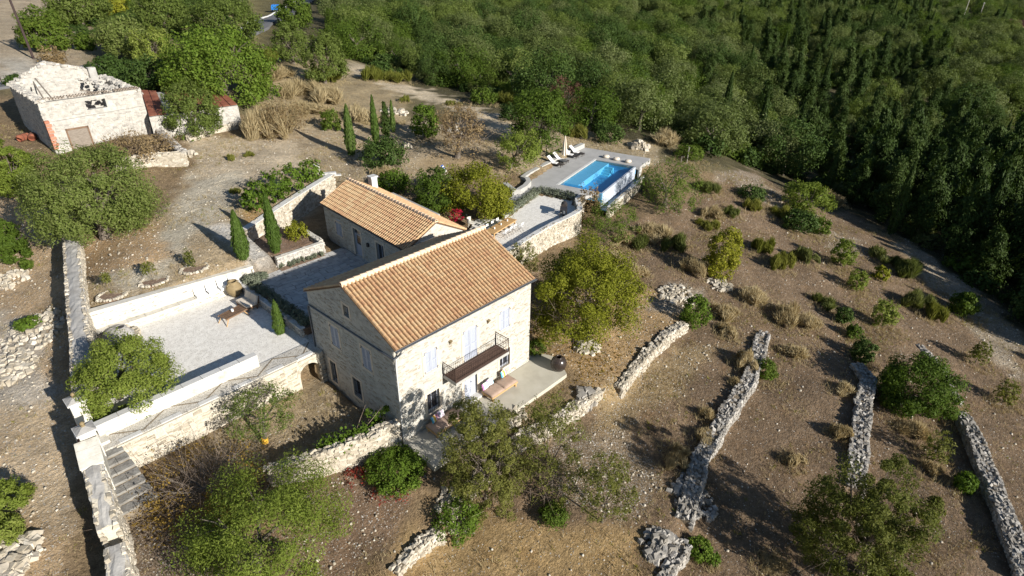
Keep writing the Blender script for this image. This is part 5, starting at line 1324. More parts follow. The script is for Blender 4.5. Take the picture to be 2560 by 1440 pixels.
stone_wall('enclosure_wall', 'rough stone wall falling from the ruin corner down to the orchard', yard_w, .5, RG, prof([0, 1, 2], [9.3, 7.6, 6.9]), mat='rubble', seed=60, stone=(.35, .2), topst=True, cat='wall')
stone_wall('enclosure_wall', 'pale stone wall end facing the orchard below the ruin', [base((285, 405), 6.8), base((380, 388), 6.9), base((458, 382), 6.95)], .6, lambda x, y: h1(x, y) - .1, lambda t: 6.95, mat='warmrubble', core='warmcore', seed=61, stone=(.35, .2), cat='wall')
stone_wall('enclosure_wall', 'crumbling pale retaining wall below the shed tree', [base((470, 345), 6.6), base((530, 325), 6.6), base((590, 312), 6.6)], .5, RG, lambda t: 6.75, mat='warmrubble', core='warmcore', seed=62, stone=(.35, .2), cat='wall')
# ------------------------------------------------------------------ things on the terraces
def P(px_, py_, z): return at(px_, py_, z)
# daybeds on the front terrace
def daybed(x, y, label):
    d = thing('daybed', label, 'daybed', (x, y, 0), 0, 'daybeds on the front terrace')
    L_, W_ = 2.25, .95
    for sx in (-1, 1):
        for sy in (-1, 1): MB().box((sx * (L_ / 2 - .12), sy * (W_ / 2 - .1), .14), (.1, .1, .28)).build('leg', MT['teak'], d)
    b = MB(); b.box((0, W_ / 2 - .04, .30), (L_, .06, .1)); b.box((0, -W_ / 2 + .04, .30), (L_, .06, .1)); b.box((-L_ / 2 + .03, 0, .30), (.06, W_ - .14, .1)); b.box((L_ / 2 - .03, 0, .30), (.06, W_ - .14, .1)); b.build('frame', MT['teak'], d)
    for k in range(9): MB().box((-L_ / 2 + .16 + k * .24, 0, .335), (.14, W_ - .14, .025)).build('slat', MT['teak'], d)
    for k in range(2):
        vs = []; nx_, ny_ = 8, 6; w_ = L_ / 2
        mb = MB(); r_ = random.Random(int(x * 10) + k)
        for zz_, hh in ((0, .36), (1, .50)):
            for i in range(nx_ + 1):
                for j in range(ny_ + 1):
                    e = min(i, nx_ - i, j, ny_ - j); z = hh if zz_ == 0 else hh - (.05 if e == 0 else 0) + r_.uniform(-.012, .012) + .02 * math.sin(i * 2.1 + j)
                    vs.append((-w_ + k * w_ + .015 + (w_ - .03) * i / nx_, -W_ / 2 + .01 + (W_ - .02) * j / ny_, z))
        o_ = (nx_ + 1) * (ny_ + 1); I = lambda i, j, l: l * o_ + i * (ny_ + 1) + j; fs = []
        for i in range(nx_):
            for j in range(ny_): fs += [(I(i, j, 1), I(i + 1, j, 1), I(i + 1, j + 1, 1), I(i, j + 1, 1)), (I(i, j, 0), I(i, j + 1, 0), I(i + 1, j + 1, 0), I(i + 1, j, 0))]
        for i in range(nx_): fs += [(I(i, 0, 0), I(i + 1, 0, 0), I(i + 1, 0, 1), I(i, 0, 1)), (I(i + 1, ny_, 0), I(i, ny_, 0), I(i, ny_, 1), I(i + 1, ny_, 1))]
        for j in range(ny_): fs += [(I(0, j + 1, 0), I(0, j, 0), I(0, j, 1), I(0, j + 1, 1)), (I(nx_, j, 0), I(nx_, j + 1, 0), I(nx_, j + 1, 1), I(nx_, j, 1))]
        mb.add(vs, fs).build('mattress', MT['cushion'], d, smooth=True)
    return d
def pillow(x, y, z, rz, mat, label, size=(.48, .42)):
    mb = MB(); n_ = 6; vs = []
    for s in (1, -1):
        for i in range(n_ + 1):
            for j in range(n_ + 1):
                u, v = i / n_ * 2 - 1, j / n_ * 2 - 1; pinch = 1 - .10 * (1 - u * u) * 0 - .08 * (u * u * v * v)
                vs.append((u * size[0] / 2 * (1 - .07 * (1 - v * v) + .07), s * .09 * max(0, (1 - u ** 4)) ** .5 * max(0, (1 - v ** 4)) ** .5, v * size[1] / 2 * pinch))
    I = lambda i, j, l: l * (n_ + 1) ** 2 + i * (n_ + 1) + j; fs = []
    for i in range(n_):
        for j in range(n_): fs += [(I(i, j, 0), I(i, j + 1, 0), I(i + 1, j + 1, 0), I(i + 1, j, 0)), (I(i, j, 1), I(i + 1, j, 1), I(i + 1, j + 1, 1), I(i, j + 1, 1))]
    o = mb.add(vs, fs).build('pillow', MT[mat], None, (x, y, z), rz, smooth=True)
    o.rotation_euler = (-.35, 0, rz); return tag(o, label, 'pillow')
daybed(6.85, -.78, 'taupe daybed in the sun to the right of the white front door')
daybed(2.55, -.72, 'taupe daybed in tree shade under the barred window')
pillow(5.95, -.42, .72, .05, 'pinkstripe', 'white pillow with pink and blue edge stripes at the end of the sunny daybed')
pillow(6.42, -.36, .72, -.1, 'pinkstripe', 'white pink-edged pillow leaning on the wall beside the striped-edge pillow')
pillow(7.62, -.38, .72, .02, 'rainbow', 'rainbow striped pillow at the far end of the sunny daybed')
pillow(1.95, -.42, .72, .2, 'rainbow', 'pale blue and yellow striped pillow on the shaded daybed')
pillow(2.42, -.38, .72, -.12, 'pinkgrey', 'grey and pink patterned pillow on the shaded daybed')
pot = thing('glazed_pot', 'big round black glazed pot at the corner of the front terrace', 'pot', (11.05, -2.0, 0))
prof_ = [(.22, 0), (.34, .05), (.47, .22), (.53, .45), (.52, .62), (.43, .84), (.30, .96), (.235, .985), (.235, 1.02), (.19, 1.02), (.18, .94), (.3, .8)]
MB().lathe(prof_, (0, 0, 0), 32).build('body', MT['blackpot'], pot, smooth=True)
MB().lathe([(.17, .93), (.001, .93)], (0, 0, 0), 20).build('inside', MT['iron'], pot)
# clay urn
ur = thing('clay_urn', 'large ochre clay urn in the corner of the gravel court', 'urn', (-.62, 17.75, ZC))
MB().lathe([(.18, 0), (.26, .06), (.46, .35), (.54, .62), (.50, .85), (.36, 1.02), (.27, 1.08), (.33, 1.16), (.33, 1.20), (.24, 1.20), (.22, 1.08), (.35, .9)], (0, 0, 0), 28).build('body', MT['clay'], ur, smooth=True)
for a in (.4, 3.5): MB().tube([(.30 * math.cos(a), .30 * math.sin(a), 1.1), (.52 * math.cos(a), .52 * math.sin(a), 1.02), (.47 * math.cos(a), .47 * math.sin(a), .86)], .035, 6).build('handle', MT['clay'], ur)
# old domed stone oven half hidden by the bush
ov = thing('stone_oven', 'rough grey domed stone oven with a dark hole behind the court bush', 'oven', (-8.05, 17.6, ZC))
mb = MB(); ro = np.random.default_rng(4); ring = []
for i in range(8):
    for k in range(18):
        a = 6.283 * k / 18; e = math.pi / 2 * i / 7; r = 1.0 * math.cos(e) * (1 + ro.uniform(-.06, .06)); ring.append((r * math.cos(a), r * math.sin(a), .95 * math.sin(e) * (1 + ro.uniform(-.03, .03)) - .05))
mb.add(ring, [(i * 18 + k, i * 18 + (k + 1) % 18, i * 18 + 18 + (k + 1) % 18, i * 18 + 18 + k) for i in range(7) for k in range(18)]).build('dome', MT['cope'], ov)
MB().lathe([(.30, .0), (.34, .06), (.24, .08), (.22, 0)], (0, 0, 0), 14).build('rim', MT['cope'], ov, (.25, -.15, .86))
MB().lathe([(.23, 0), (.23, .03)], (0, 0, 0), 14).build('hole', MT['iron'], ov, (.25, -.15, .885))  # flat dark disc, its colour standing in for the shade inside the opening
sm = MB(); r7 = random.Random(7)
for k in range(40): a = 6.283 * k / 40; sm.rock((1.05 * math.cos(a), 1.05 * math.sin(a), .1 + .25 * r7.random()), (.35, .25, .22), r7)
o = sm.build('stones', MT['warmrubble'], ov); o['kind'] = 'stuff'
# lounge seat with two cream cushions
sf = thing('lounge_seat', 'two-seat wooden lounge chair with pale cushions on the gravel court', 'lounge chair', (-.72, 15.75, ZC), math.radians(-86))
for s in (-.36, .36):
    for y in (-.32, .32): MB().box((s * 1.9, y, .14), (.08, .08, .28)).build('leg', MT['brownwood'], sf)
b = MB(); b.box((0, -.36, .27), (1.5, .07, .1)); b.box((0, .36, .27), (1.5, .07, .1)); b.box((-.72, 0, .27), (.07, .72, .1)); b.box((.72, 0, .27), (.07, .72, .1)); b.build('frame', MT['brownwood'], sf)
for k in range(5): MB().box((0, -.24 + k * .12, .29), (1.38, .08, .03)).build('slat', MT['brownwood'], sf)
for k in range(4): MB().box((0, .46 + k * .03, .42 + k * .13), (1.5, .03, .08)).build('back_slat', MT['brownwood'], sf)
for s in (-.36, .36):
    MB().box((s, -.02, .38), (.68, .74, .14)).build('seat_cushion', MT['cream'], sf); MB().box((s, .38, .66), (.68, .14, .58), 0, (-.3, 0)).build('back_cushion', MT['cream'], sf)
# low table with cross legs
tb = thing('low_table', 'low dark slatted table with splayed legs on the gravel court', 'table', (-2.05, 14.9, ZC), math.radians(12))
for k in range(9): MB().box((-.68 + k * .17, 0, .5), (.15, .8, .04)).build('slat', MT['brownwood'], tb)
b = MB(); b.box((0, -.41, .49), (1.6, .05, .09)); b.box((0, .41, .49), (1.6, .05, .09)); b.build('rim', MT['brownwood'], tb)
for s in (-1, 1):
    for y in (-1, 1): MB().tube([(s * .55, y * .34, .48), (s * .85, y * .42, 0)], .03, 5).build('leg', MT['teak'], tb)
cu_ = MB().lathe([(.06, 0), (.08, .02), (.09, .16), (.075, .16), (.07, .03)], (-2.0, 15.0, ZC + .522), 12).build('candle_jar', MT['whitecloth']); tag(cu_, 'small white candle jar standing on the low dark table', 'candle jar')

# dining table, chairs and lanterns on the gravel patio
Ta, Tb_, Tc = [Vector(at(*q, ZT + .75)) for q in ((1210, 578), (1267, 544), (1294, 549))]
tu = (Tb_ - Ta); tl = tu.length + .1; tu.normalize(); tw = .98; tvv = Vector((tu.y, -tu.x, 0)); tc0 = Ta + tu * (tl / 2) + tvv * (tw / 2); ta = math.atan2(tu.y, tu.x)
tc0.z = ZT
dt = thing('dining_table', 'long pale teak dining table on the gravel patio', 'table', tuple(tc0), ta)
for k in range(6): MB().box((0, -tw / 2 + tw / 12 + k * tw / 6, .73), (tl, tw / 6 - .008, .045)).build('plank', MT['teak'], dt)
b = MB(); b.box((0, -tw / 2 + .08, .66), (tl - .3, .04, .1)); b.box((0, tw / 2 - .08, .66), (tl - .3, .04, .1)); b.build('apron', MT['teak'], dt)
for s in (-1, 1):
    for y in (-1, 1): MB().box((s * (tl / 2 - .2), y * (tw / 2 - .1), .35), (.09, .09, .70)).build('leg', MT['teak'], dt)
R_ = Matrix.Rotation(ta, 3, 'Z')
def ontable(u, v, z=0): q = R_ @ Vector((u, v, 0)); return (tc0.x + q.x, tc0.y + q.y, ZT + z)
def chair(u, v, rot, label, mat='darkmetal'):
    c = thing('folding_chair', label, 'chair', ontable(u, v), ta + rot, 'folding chairs at the dining table')
    for s in (-.2, .2):
        MB().tube([(s, -.22, 0), (s, .16, .46), (s, .24, .86)], .013, 5).build('leg', MT[mat], c); MB().tube([(s * .9, .24, 0), (s * .9, -.2, .46)], .013, 5).build('leg', MT[mat], c)
    for k in range(4): MB().box((0, -.17 + k * .11, .465), (.42, .09, .018)).build('seat_slat', MT['whitecloth'], c)
    for k in range(2): MB().box((0, .215 + k * .02, .68 + k * .11), (.42, .018, .085)).build('back_slat', MT['whitecloth'], c)
    return c
half = tl / 2
for i, u in enumerate((half - .45, half - 1.1, half - 1.75, half - 2.45)):
    chair(u, -tw / 2 - .28 - (.35 if i == 0 else 0), math.pi, '%s white folding chair from the far end, near side of teak table' % ['first', 'second', 'third', 'fourth'][i])
for i, u in enumerate((half - .8, half - 1.6, half - 2.4)): chair(u, tw / 2 + .3, 0, '%s white folding chair from the far end, shaded side of teak table' % ['first', 'second', 'third'][i])
for i, u in enumerate((half - .75, half - 1.75, half - 2.75)):
    ln_ = thing('candle_lantern', 'white candle lantern on the teak table, %s' % ['nearest the far end', 'in the middle', 'nearest the roof'][i], 'lantern', ontable(u, .02, .754), 0, 'lanterns on the dining table')
    MB().lathe([(.055, 0), (.06, .02), (.06, .16), (.05, .17), (.03, .17)], (0, 0, 0), 10).build('body', MT['whitecloth'], ln_); MB().tube([(-.05, 0, .16), (-.04, 0, .25), (.04, 0, .25), (.05, 0, .16)], .006, 4).build('handle', MT['iron'], ln_)
ac = P(1177, 567, ZT); wc = thing('armchair', 'white curved garden armchair at the corner of the cottage roof', 'chair', tuple(ac), .6)
MB().lathe([(.05, .38), (.30, .40), (.32, .46), (.05, .47)], (0, 0, 0), 14).build('seat', MT['white'], wc)
vs = [(.32 * math.cos(a), .32 * math.sin(a), z) for z in (.42, .62, .85) for a in [math.pi * (.05 + .9 * k / 10) for k in range(11)]]; vs += [(x * 1.1, y * 1.1, z) for x, y, z in vs]
fs = [(r * 11 + k, r * 11 + k + 1, r * 11 + 12 + k, r * 11 + 11 + k) for r in range(2) for k in range(10)]; fs += [tuple(i + 33 for i in f[::-1]) for f in fs] + [(22 + k, 23 + k, 56 + k, 55 + k) for k in range(10)]
MB().add(vs, fs).build('back', MT['white'], wc)
for a in (.8, 2.3, 3.9, 5.5): MB().tube([(.26 * math.cos(a), .26 * math.sin(a), 0), (.22 * math.cos(a), .22 * math.sin(a), .4)], .02, 5).build('leg', MT['white'], wc)
# barbecue on the patio wall side
bq = P(1409, 545, ZT); bb = thing('barbecue', 'black gas barbecue with side shelf against the curved patio wall', 'barbecue', (bq[0] + .6, bq[1] + .5, ZT), math.radians(35))
for x in (-.95, -.15, .55):
    for y in (-.28, .28): MB().box((x, y, .42), (.045, .045, .84)).build('leg', MT['iron'], bb)
MB().box((-.55, 0, .86), (.86, .62, .035)).build('side_shelf', MT['iron'], bb)
MB().box((.22, 0, .72), (.78, .56, .3)).build('firebox', MT['iron'], bb)
vs = [(x, .28 * math.cos(a), .24 * math.sin(a) + .87) for x in (-.17, .61) for a in [math.pi * k / 8 for k in range(9)]]
MB().add(vs, [(k, k + 1, k + 10, k + 9) for k in range(8)] + [tuple(range(9))[::-1], tuple(range(9, 18)), (0, 9, 17, 8)]).build('lid', MT['darkmetal'], bb)
MB().tube([(0, -.32, 1.02), (0.44, -.32, 1.02)], .018, 5).build('handle', MT['gutter'], bb)
MB().lathe([(.13, 0), (.15, .05), (.15, .42), (.08, .5)], (-.3, 0, .02), 12).build('gas_bottle', MT['gutter'], bb)
MB().box((.22, 0, .28), (.7, .5, .03)).build('lower_shelf', MT['iron'], bb)

# by the pool
def lounger(px_, py_, label, towel=True):
    p = P(px_, py_, ZD); a = math.atan2(-pu.x, pu.y); d = pv
    g = thing('sun_lounger', label, 'sun lounger', tuple(p), math.atan2(d.y, d.x), 'sun loungers beside the pool')
    b = MB(); b.box((0, -.32, .27), (2.0, .05, .06)); b.box((0, .32, .27), (2.0, .05, .06)); b.box((.98, 0, .27), (.05, .64, .06)); b.box((-.98, 0, .27), (.05, .64, .06)); b.build('frame', MT['darkmetal'], g)
    for x in (-.85, .9):
        for y in (-.3, .3): MB().box((x, y, .13), (.05, .05, .26)).build('leg', MT['darkmetal'], g)
    for k in range(7): MB().box((-.1 + k * .165, 0, .305), (.14, .6, .02)).build('slat', MT['darkmetal'], g)
    MB().box((-.50, 0, .62), (.95, .6, .04), 0, (0, .75)).build('backrest', MT['darkmetal'], g)
    if towel:
        MB().box((-.475, 0, .655), (1.0, .62, .05), 0, (0, .75)).build('towel', MT['whitecloth'], g); MB().box((.08, 0, .345), (.5, .62, .05)).build('towel', MT['whitecloth'], g)
    return g
lounger(1386, 414, 'dark sun lounger with raised white towel, nearest the curved wall end')
lounger(1400, 405, 'dark sun lounger with raised white towel beside the round glass table')
lounger(1425, 393, 'dark sun lounger with white towel just beyond the folded parasol')
lounger(1440, 387, 'dark sun lounger with white towel farthest from the house')
p = P(1407, 407, ZD)
um = thing('parasol', 'closed beige parasol standing between the sun loungers', 'parasol', tuple(P(1410, 404, ZD)))
MB().lathe([(.3, 0), (.3, .07), (.06, .09), (.05, .25)], (0, 0, 0), 16).build('base', MT['darkmetal'], um); MB().tube([(0, 0, .05), (0, 0, 3.0)], .03, 6).build('pole', MT['palewood'], um)
vs = []; nf = 16
for z, r in ((.75, .42), (1.1, .30), (1.7, .24), (2.2, .20), (2.75, .10), (2.98, .03)):
    for k in range(nf): rr_k = r * (1 if k % 2 else .6); a = 6.283 * k / nf; vs.append((rr_k * math.cos(a) + (.12 if z < 1 else 0), rr_k * math.sin(a), z + (.12 * (k % 4 == 0) if z < 1 else 0)))
MB().add(vs, [(i * nf + k, i * nf + (k + 1) % nf, (i + 1) * nf + (k + 1) % nf, (i + 1) * nf + k) for i in range(5) for k in range(nf)]).build('canopy', MT['cream'], um)
rt_ = P(1408, 411, ZD); tt = thing('round_table', 'small round grey glass table at the foot of the parasol', 'table', tuple(rt_))
MB().lathe([(.45, .46), (.45, .49)], (0, 0, 0), 20).build('table_top', MT['gutter'], tt); MB().lathe([(.2, 0), (.2, .03), (.03, .05), (.03, .46)], (0, 0, 0), 12).build('foot', MT['darkmetal'], tt)
for i, q in enumerate(((1515, 394), (1541, 400), (1570, 406))):
    r_ = P(*q, ZD); o = MB().lathe([(.18, 0), (.34, .05), (.40, .15), (.34, .27), (.2, .32), (.02, .33)], tuple(r_), 18).build('stone_pouf', MT['cream'], smooth=True); tag(o, 'round pale stone pouf on the pool deck, %s' % ['farthest left', 'middle', 'nearest the deck edge'][i] + ' of the row', 'pouf', 'round stone poufs by the pool')

# utility poles, sign and distant things
def pole(px_, py_, top_py, label, r=.13, mat='polewood', arm=True, lean=(0, 0)):
    g = gr(px_, py_); t_ = thing('utility_pole', label, 'utility pole', tuple(g)); d = np.linalg.norm(g - CAM); hgt = (py_ - top_py) / 1480 * d * 1.08
    MB().tube([(0, 0, -.5), (lean[0], lean[1], hgt)], [r, r * .7], 8).build('pole', MT[mat], t_)
    if arm:
        MB().box((lean[0], lean[1], hgt - .5), (1.4, .09, .09), .6).build('crossarm', MT[mat], t_)
        for s in (-.55, 0, .55): MB().lathe([(.05, 0), (.07, .06), (.05, .14)], (lean[0] + s * .8, lean[1] + s * .56, hgt - .45), 8).build('insulator', MT['whitecloth'], t_)
    return g, hgt
pole(84, 146, -60, 'tall dark wooden utility pole above the ruin', .17, lean=(-.5, .6))
pole(411, 75, 34, 'thin pale pole among the hillside olives', .07, 'palewood')
pole(8, 215, 186, 'short leaning post beside the ruin corner', .06, 'polewood', False)
for q, l in (((2402, 62, 18), 'pale utility pole left of the far track'), ((2442, 60, 26), 'pale utility pole right of the far track')): pole(*q, l, .14, 'palewood')
fp = gr(1717, 408); fg = thing('wash_post', 'thin white T-shaped post on the slope beside the pool', 'post', tuple(fp))
MB().tube([(0, 0, -.2), (.1, .05, 1.9)], .035, 6).build('post', MT['palewood'], fg); MB().box((.1, .05, 1.9), (.5, .05, .05), .8).build('crossbar', MT['palewood'], fg)
for i, (a, l) in enumerate((((1703, 405), 'first low fence stick beside the white T-post'), ((1745, 400), 'second low fence stick right of the white T-post'))):
    g = gr(*a); o = MB().tube([(0, 0, -.2), (0, 0, .7)], .025, 5).build('fence_stick', MT['palewood'], None, tuple(g)); tag(o, l, 'stick')
# blue chair/board by the shrubs
bp = gr(1112, 438); bc = thing('garden_chair', 'blue and white striped folding chair behind the cottage shrubs', 'chair', tuple(bp), .4)
for s in (-.25, .25): MB().tube([(s, -.3, 0), (s, .35, 1.0)], .02, 5).build('leg', MT['palewood'], bc); MB().tube([(s, .3, 0), (s, -.2, .5)], .02, 5).build('leg', MT['palewood'], bc)
for k in range(6): MB().box((0, .28 - k * .07, .95 - k * .11), (.5, .03, .10), 0, (-.55, 0)).build('canvas_stripe', MT['blue' if k % 2 == 0 else 'whitecloth'], bc)
# car on the road
cg = gr(692, 30); car = thing('parked_car', 'small blue car on the road at the top of the hill', 'car', (cg[0], cg[1], h1(cg[0], cg[1]) + .28), math.radians(50))
def cs(xs, w, zs): return [(x, y, z) for x, z in zip(xs, zs) for y in (-w, w)]
pr_ = [(-1.9, .35), (-1.95, .75), (-1.75, .95), (-1.2, 1.45), (.4, 1.5), (1.0, 1.0), (1.85, .85), (1.95, .4)]; vs = [(x, -.82, z) for x, z in pr_] + [(x, .82, z) for x, z in pr_]; n8 = len(pr_)
MB().add(vs, [tuple(range(n8))[::-1], tuple(range(n8, 2 * n8))] + [(k, (k + 1) % n8, n8 + (k + 1) % n8, n8 + k) for k in range(n8)]).build('body', MT['bluecar'], car)
for s in (-1, 1): MB().add([(-1.1, s * .83, 1.0), (.6, s * .83, 1.0), (.3, s * .83, 1.42), (-1.0, s * .83, 1.38)], [(0, 1, 2, 3)]).build('window', MT['pane'], car)
MB().add([(.46, -.7, 1.46), (1.0, -.7, 1.03), (1.0, .7, 1.03), (.46, .7, 1.46)], [(0, 1, 2, 3)]).build('windscreen', MT['pane'], car, (.03, 0, .03))
for x in (-1.25, 1.25):
    for s in (-.78, .78): MB().tube([(x, s - .1, .33), (x, s + .1, .33)], .33, 14).build('wheel', MT['tyre'], car)
# far house with a red roof
hg = gr(2540, 84); fh = thing('far_house', 'tiny white house with red roof at the far right edge', 'house', tuple(hg), .9)
MB().box((0, 0, 1.2), (9, 6, 3.6)).build('wall', MT['white'], fh)
MB().add([(-5, -3.4, 3), (5, -3.4, 3), (5, 3.4, 3), (-5, 3.4, 3), (-5, 0, 5), (5, 0, 5)], [(0, 1, 5, 4), (2, 3, 4, 5), (0, 4, 3), (1, 2, 5), (3, 2, 1, 0)]).build('roof', MT['redroof'], fh)
for x in (-2.5, 0, 2.5): MB().box((x, -3.02, 1.6), (.9, .08, 1.2)).build('window', MT['pane'], fh)
# rock heaps
def heap(px_, py_, wpx, label, n_, seed, size=.4, mat='rubble', name='rock_pile', hgt=.5, singles=40):
    g = gr(px_, py_); d = np.linalg.norm(g - CAM); w_ = wpx / 1480 * d; r_ = random.Random(seed); t_ = thing(name, label, 'rocks', tuple(g)); ms = piece_meshes(mat, MT[mat]); st_ = MB()
    for k in range(n_):
        a, q = r_.uniform(0, 6.28), r_.random() ** .6; x, y = q * w_ / 2 * math.cos(a), q * w_ / 2 * math.sin(a); z = h1(g[0] + x, g[1] + y) - g[2] + (1 - q) * hgt * r_.random() + .05; s = size * r_.uniform(.5, 1.4)
        if k < singles: o = link('rock', r_.choice(ms), t_, (x, y, z), 0, (s / .34, s * .8 / .24, s * .7 / .18)); o.rotation_euler = (r_.uniform(-.4, .4), r_.uniform(-.4, .4), r_.uniform(0, 6))
        else: st_.rock((x, y, z), (s, s * .8, s * .6), r_)
    if st_.f: o = st_.build('stones', MT[mat], t_); o['kind'] = 'stuff'
heap(1597, 368, 52, 'heap of big white rocks beyond the pool deck', 46, 1, .5, 'warmrubble', hgt=.9)
heap(1466, 868, 62, 'ring of pale stones round the carob trunk', 60, 2, .32, 'warmrubble', hgt=.35)
heap(30, 700, 60, 'small pile of white stones on the lane below the left bushes', 60, 3, .3, 'warmrubble', hgt=.5)
heap(75, 840, 130, 'spread of loose white stones beside the green castor bush', 170, 4, .28, 'warmrubble', hgt=.15, singles=70)
heap(20, 930, 100, 'jumble of pale stones along the left edge of the lane', 160, 5, .34, 'warmrubble', hgt=.35, singles=80)
heap(15, 1395, 110, 'fan of flat white stones in the bottom left corner', 150, 6, .34, 'warmrubble', hgt=.3, singles=80)
heap(1020, 368, 28, 'white boulder behind the round dark shrub', 7, 7, .5, 'warmrubble', hgt=.4)
heap(483, 388, 30, 'big rounded tan boulder by the enclosure wall', 5, 8, .6, 'warmrubble', hgt=.5)
heap(1650, 1370, 90, 'tumbled stones spilling left of the bottom field wall', 110, 9, .3, 'rubble', hgt=.5, singles=70)
heap(1730, 1250, 110, 'collapsed stones at the lower end of the broad field wall', 150, 10, .26, 'rubble', hgt=.25, singles=80)
heap(1690, 740, 90, 'loose pale rubble on the bank right of the carob tree', 110, 11, .3, 'warmrubble', hgt=.25, singles=40)
heap(1800, 715, 60, 'rubble strip running up from the round green bush', 60, 12, .3, 'warmrubble', hgt=.3, singles=20)
heap(1470, 1000, 60, 'large grey boulders crowning the end of the terrace wall', 14, 13, .42, 'rubble', hgt=.5)
heap(1285, 1045, 60, 'broken stones on the bank below the terrace edge', 60, 14, .25, 'warmrubble', hgt=.2, singles=30)
heap(1140, 1275, 90, 'pale stones scattered under the front almond trees', 90, 15, .25, 'warmrubble', hgt=.15, singles=40)
heap(1145, 325, 60, 'stony terrace edge behind the brown bare tree', 60, 16, .5, 'warmrubble', hgt=.6, singles=20)
heap(990, 280, 70, 'line of white stones behind the garden cypresses', 60, 17, .4, 'warmrubble', hgt=.3, singles=20)
# saplings with stone rings
for i, (bx_, by_, cx2, cy2, lab) in enumerate(((282, 738, 262, 695, 'leftmost'), (386, 703, 368, 668, 'middle'), (487, 672, 470, 638, 'rightmost'))):
    g = gr(bx_, by_); t_ = thing('stone_ring', 'oval ring of small stones around the %s orchard sapling' % lab, 'stone ring', tuple(g), 0, 'stone rings round the saplings'); r_ = random.Random(i); ms = piece_meshes('warmrubble', MT['warmrubble'])
    MB().prism([(.75 * math.cos(6.283 * k / 16), .6 * math.sin(6.283 * k / 16)) for k in range(16)], -.2, .04).build('soil', MT['mulch'], t_)
    for k in range(26):
        a = 6.283 * k / 26 + r_.uniform(-.06, .06); o = link('stone', r_.choice(ms), t_, (.86 * math.cos(a), .70 * math.sin(a), .05), 0, r_.uniform(.45, .8)); o.rotation_euler = (0, 0, r_.uniform(0, 6))

for i, (q, rz_, l) in enumerate((((62, 352), .5, 'rusty red drum lying beside the shaded wall of the ruin'), ((84, 350), 1.3, 'second rusty drum, closer to the near corner of the ruin'))):
    g = gr(*q); d_ = thing('rusty_drum', l, 'drum', (g[0], g[1], g[2]), rz_, 'rusty drums beside the ruin')
    MB().tube([(-.5, 0, .34), (-.48, 0, .36), (.48, 0, .36), (.5, 0, .34)], [.30, .34, .34, .30], 16).build('body', MT['rust'], d_)
    for x in (-.2, .2): MB().tube([(x - .02, 0, .36), (x + .02, 0, .36)], [.36, .36], 16).build('hoop', MT['rustiron'], d_)
# ------------------------------------------------------------------ plants
seed_ = [100]
def grow(kind, W, Hh, zb, d, area, near=1.0):
    """Leaf mesh for one plant of this kind, with leaf size fitting its size in view."""
    seed_[0] += 1; s = seed_[0]; k = KIND[kind]
    ln = max(k.get('lmin', .10), k.get('lf', 4.7) * d / 1480); wd = ln * k.get('asp', .42)
    n = int(min(60000, max(260, area * k.get('dens', .8) * near)))
    g = k['gen']
    if g == 'crown': V = crown_leaves(s, W, Hh, n, ln, wd, **{**k.get('kw', {}), 'base': zb})
    elif g == 'spindle': V = cypress_leaves(s, W, Hh, n, ln, wd, **k.get('kw', {}))
    elif g == 'cone': V = cone_leaves(s, W, Hh, n, ln, wd, **k.get('kw', {}))
    elif g == 'blades': V = blade_leaves(s, W, Hh, n, wd=max(.012, d / 1480 * .6), **k.get('kw', {}))
    return np_mesh('crown', V.reshape(-1, 3), 4, G[k['mat']])
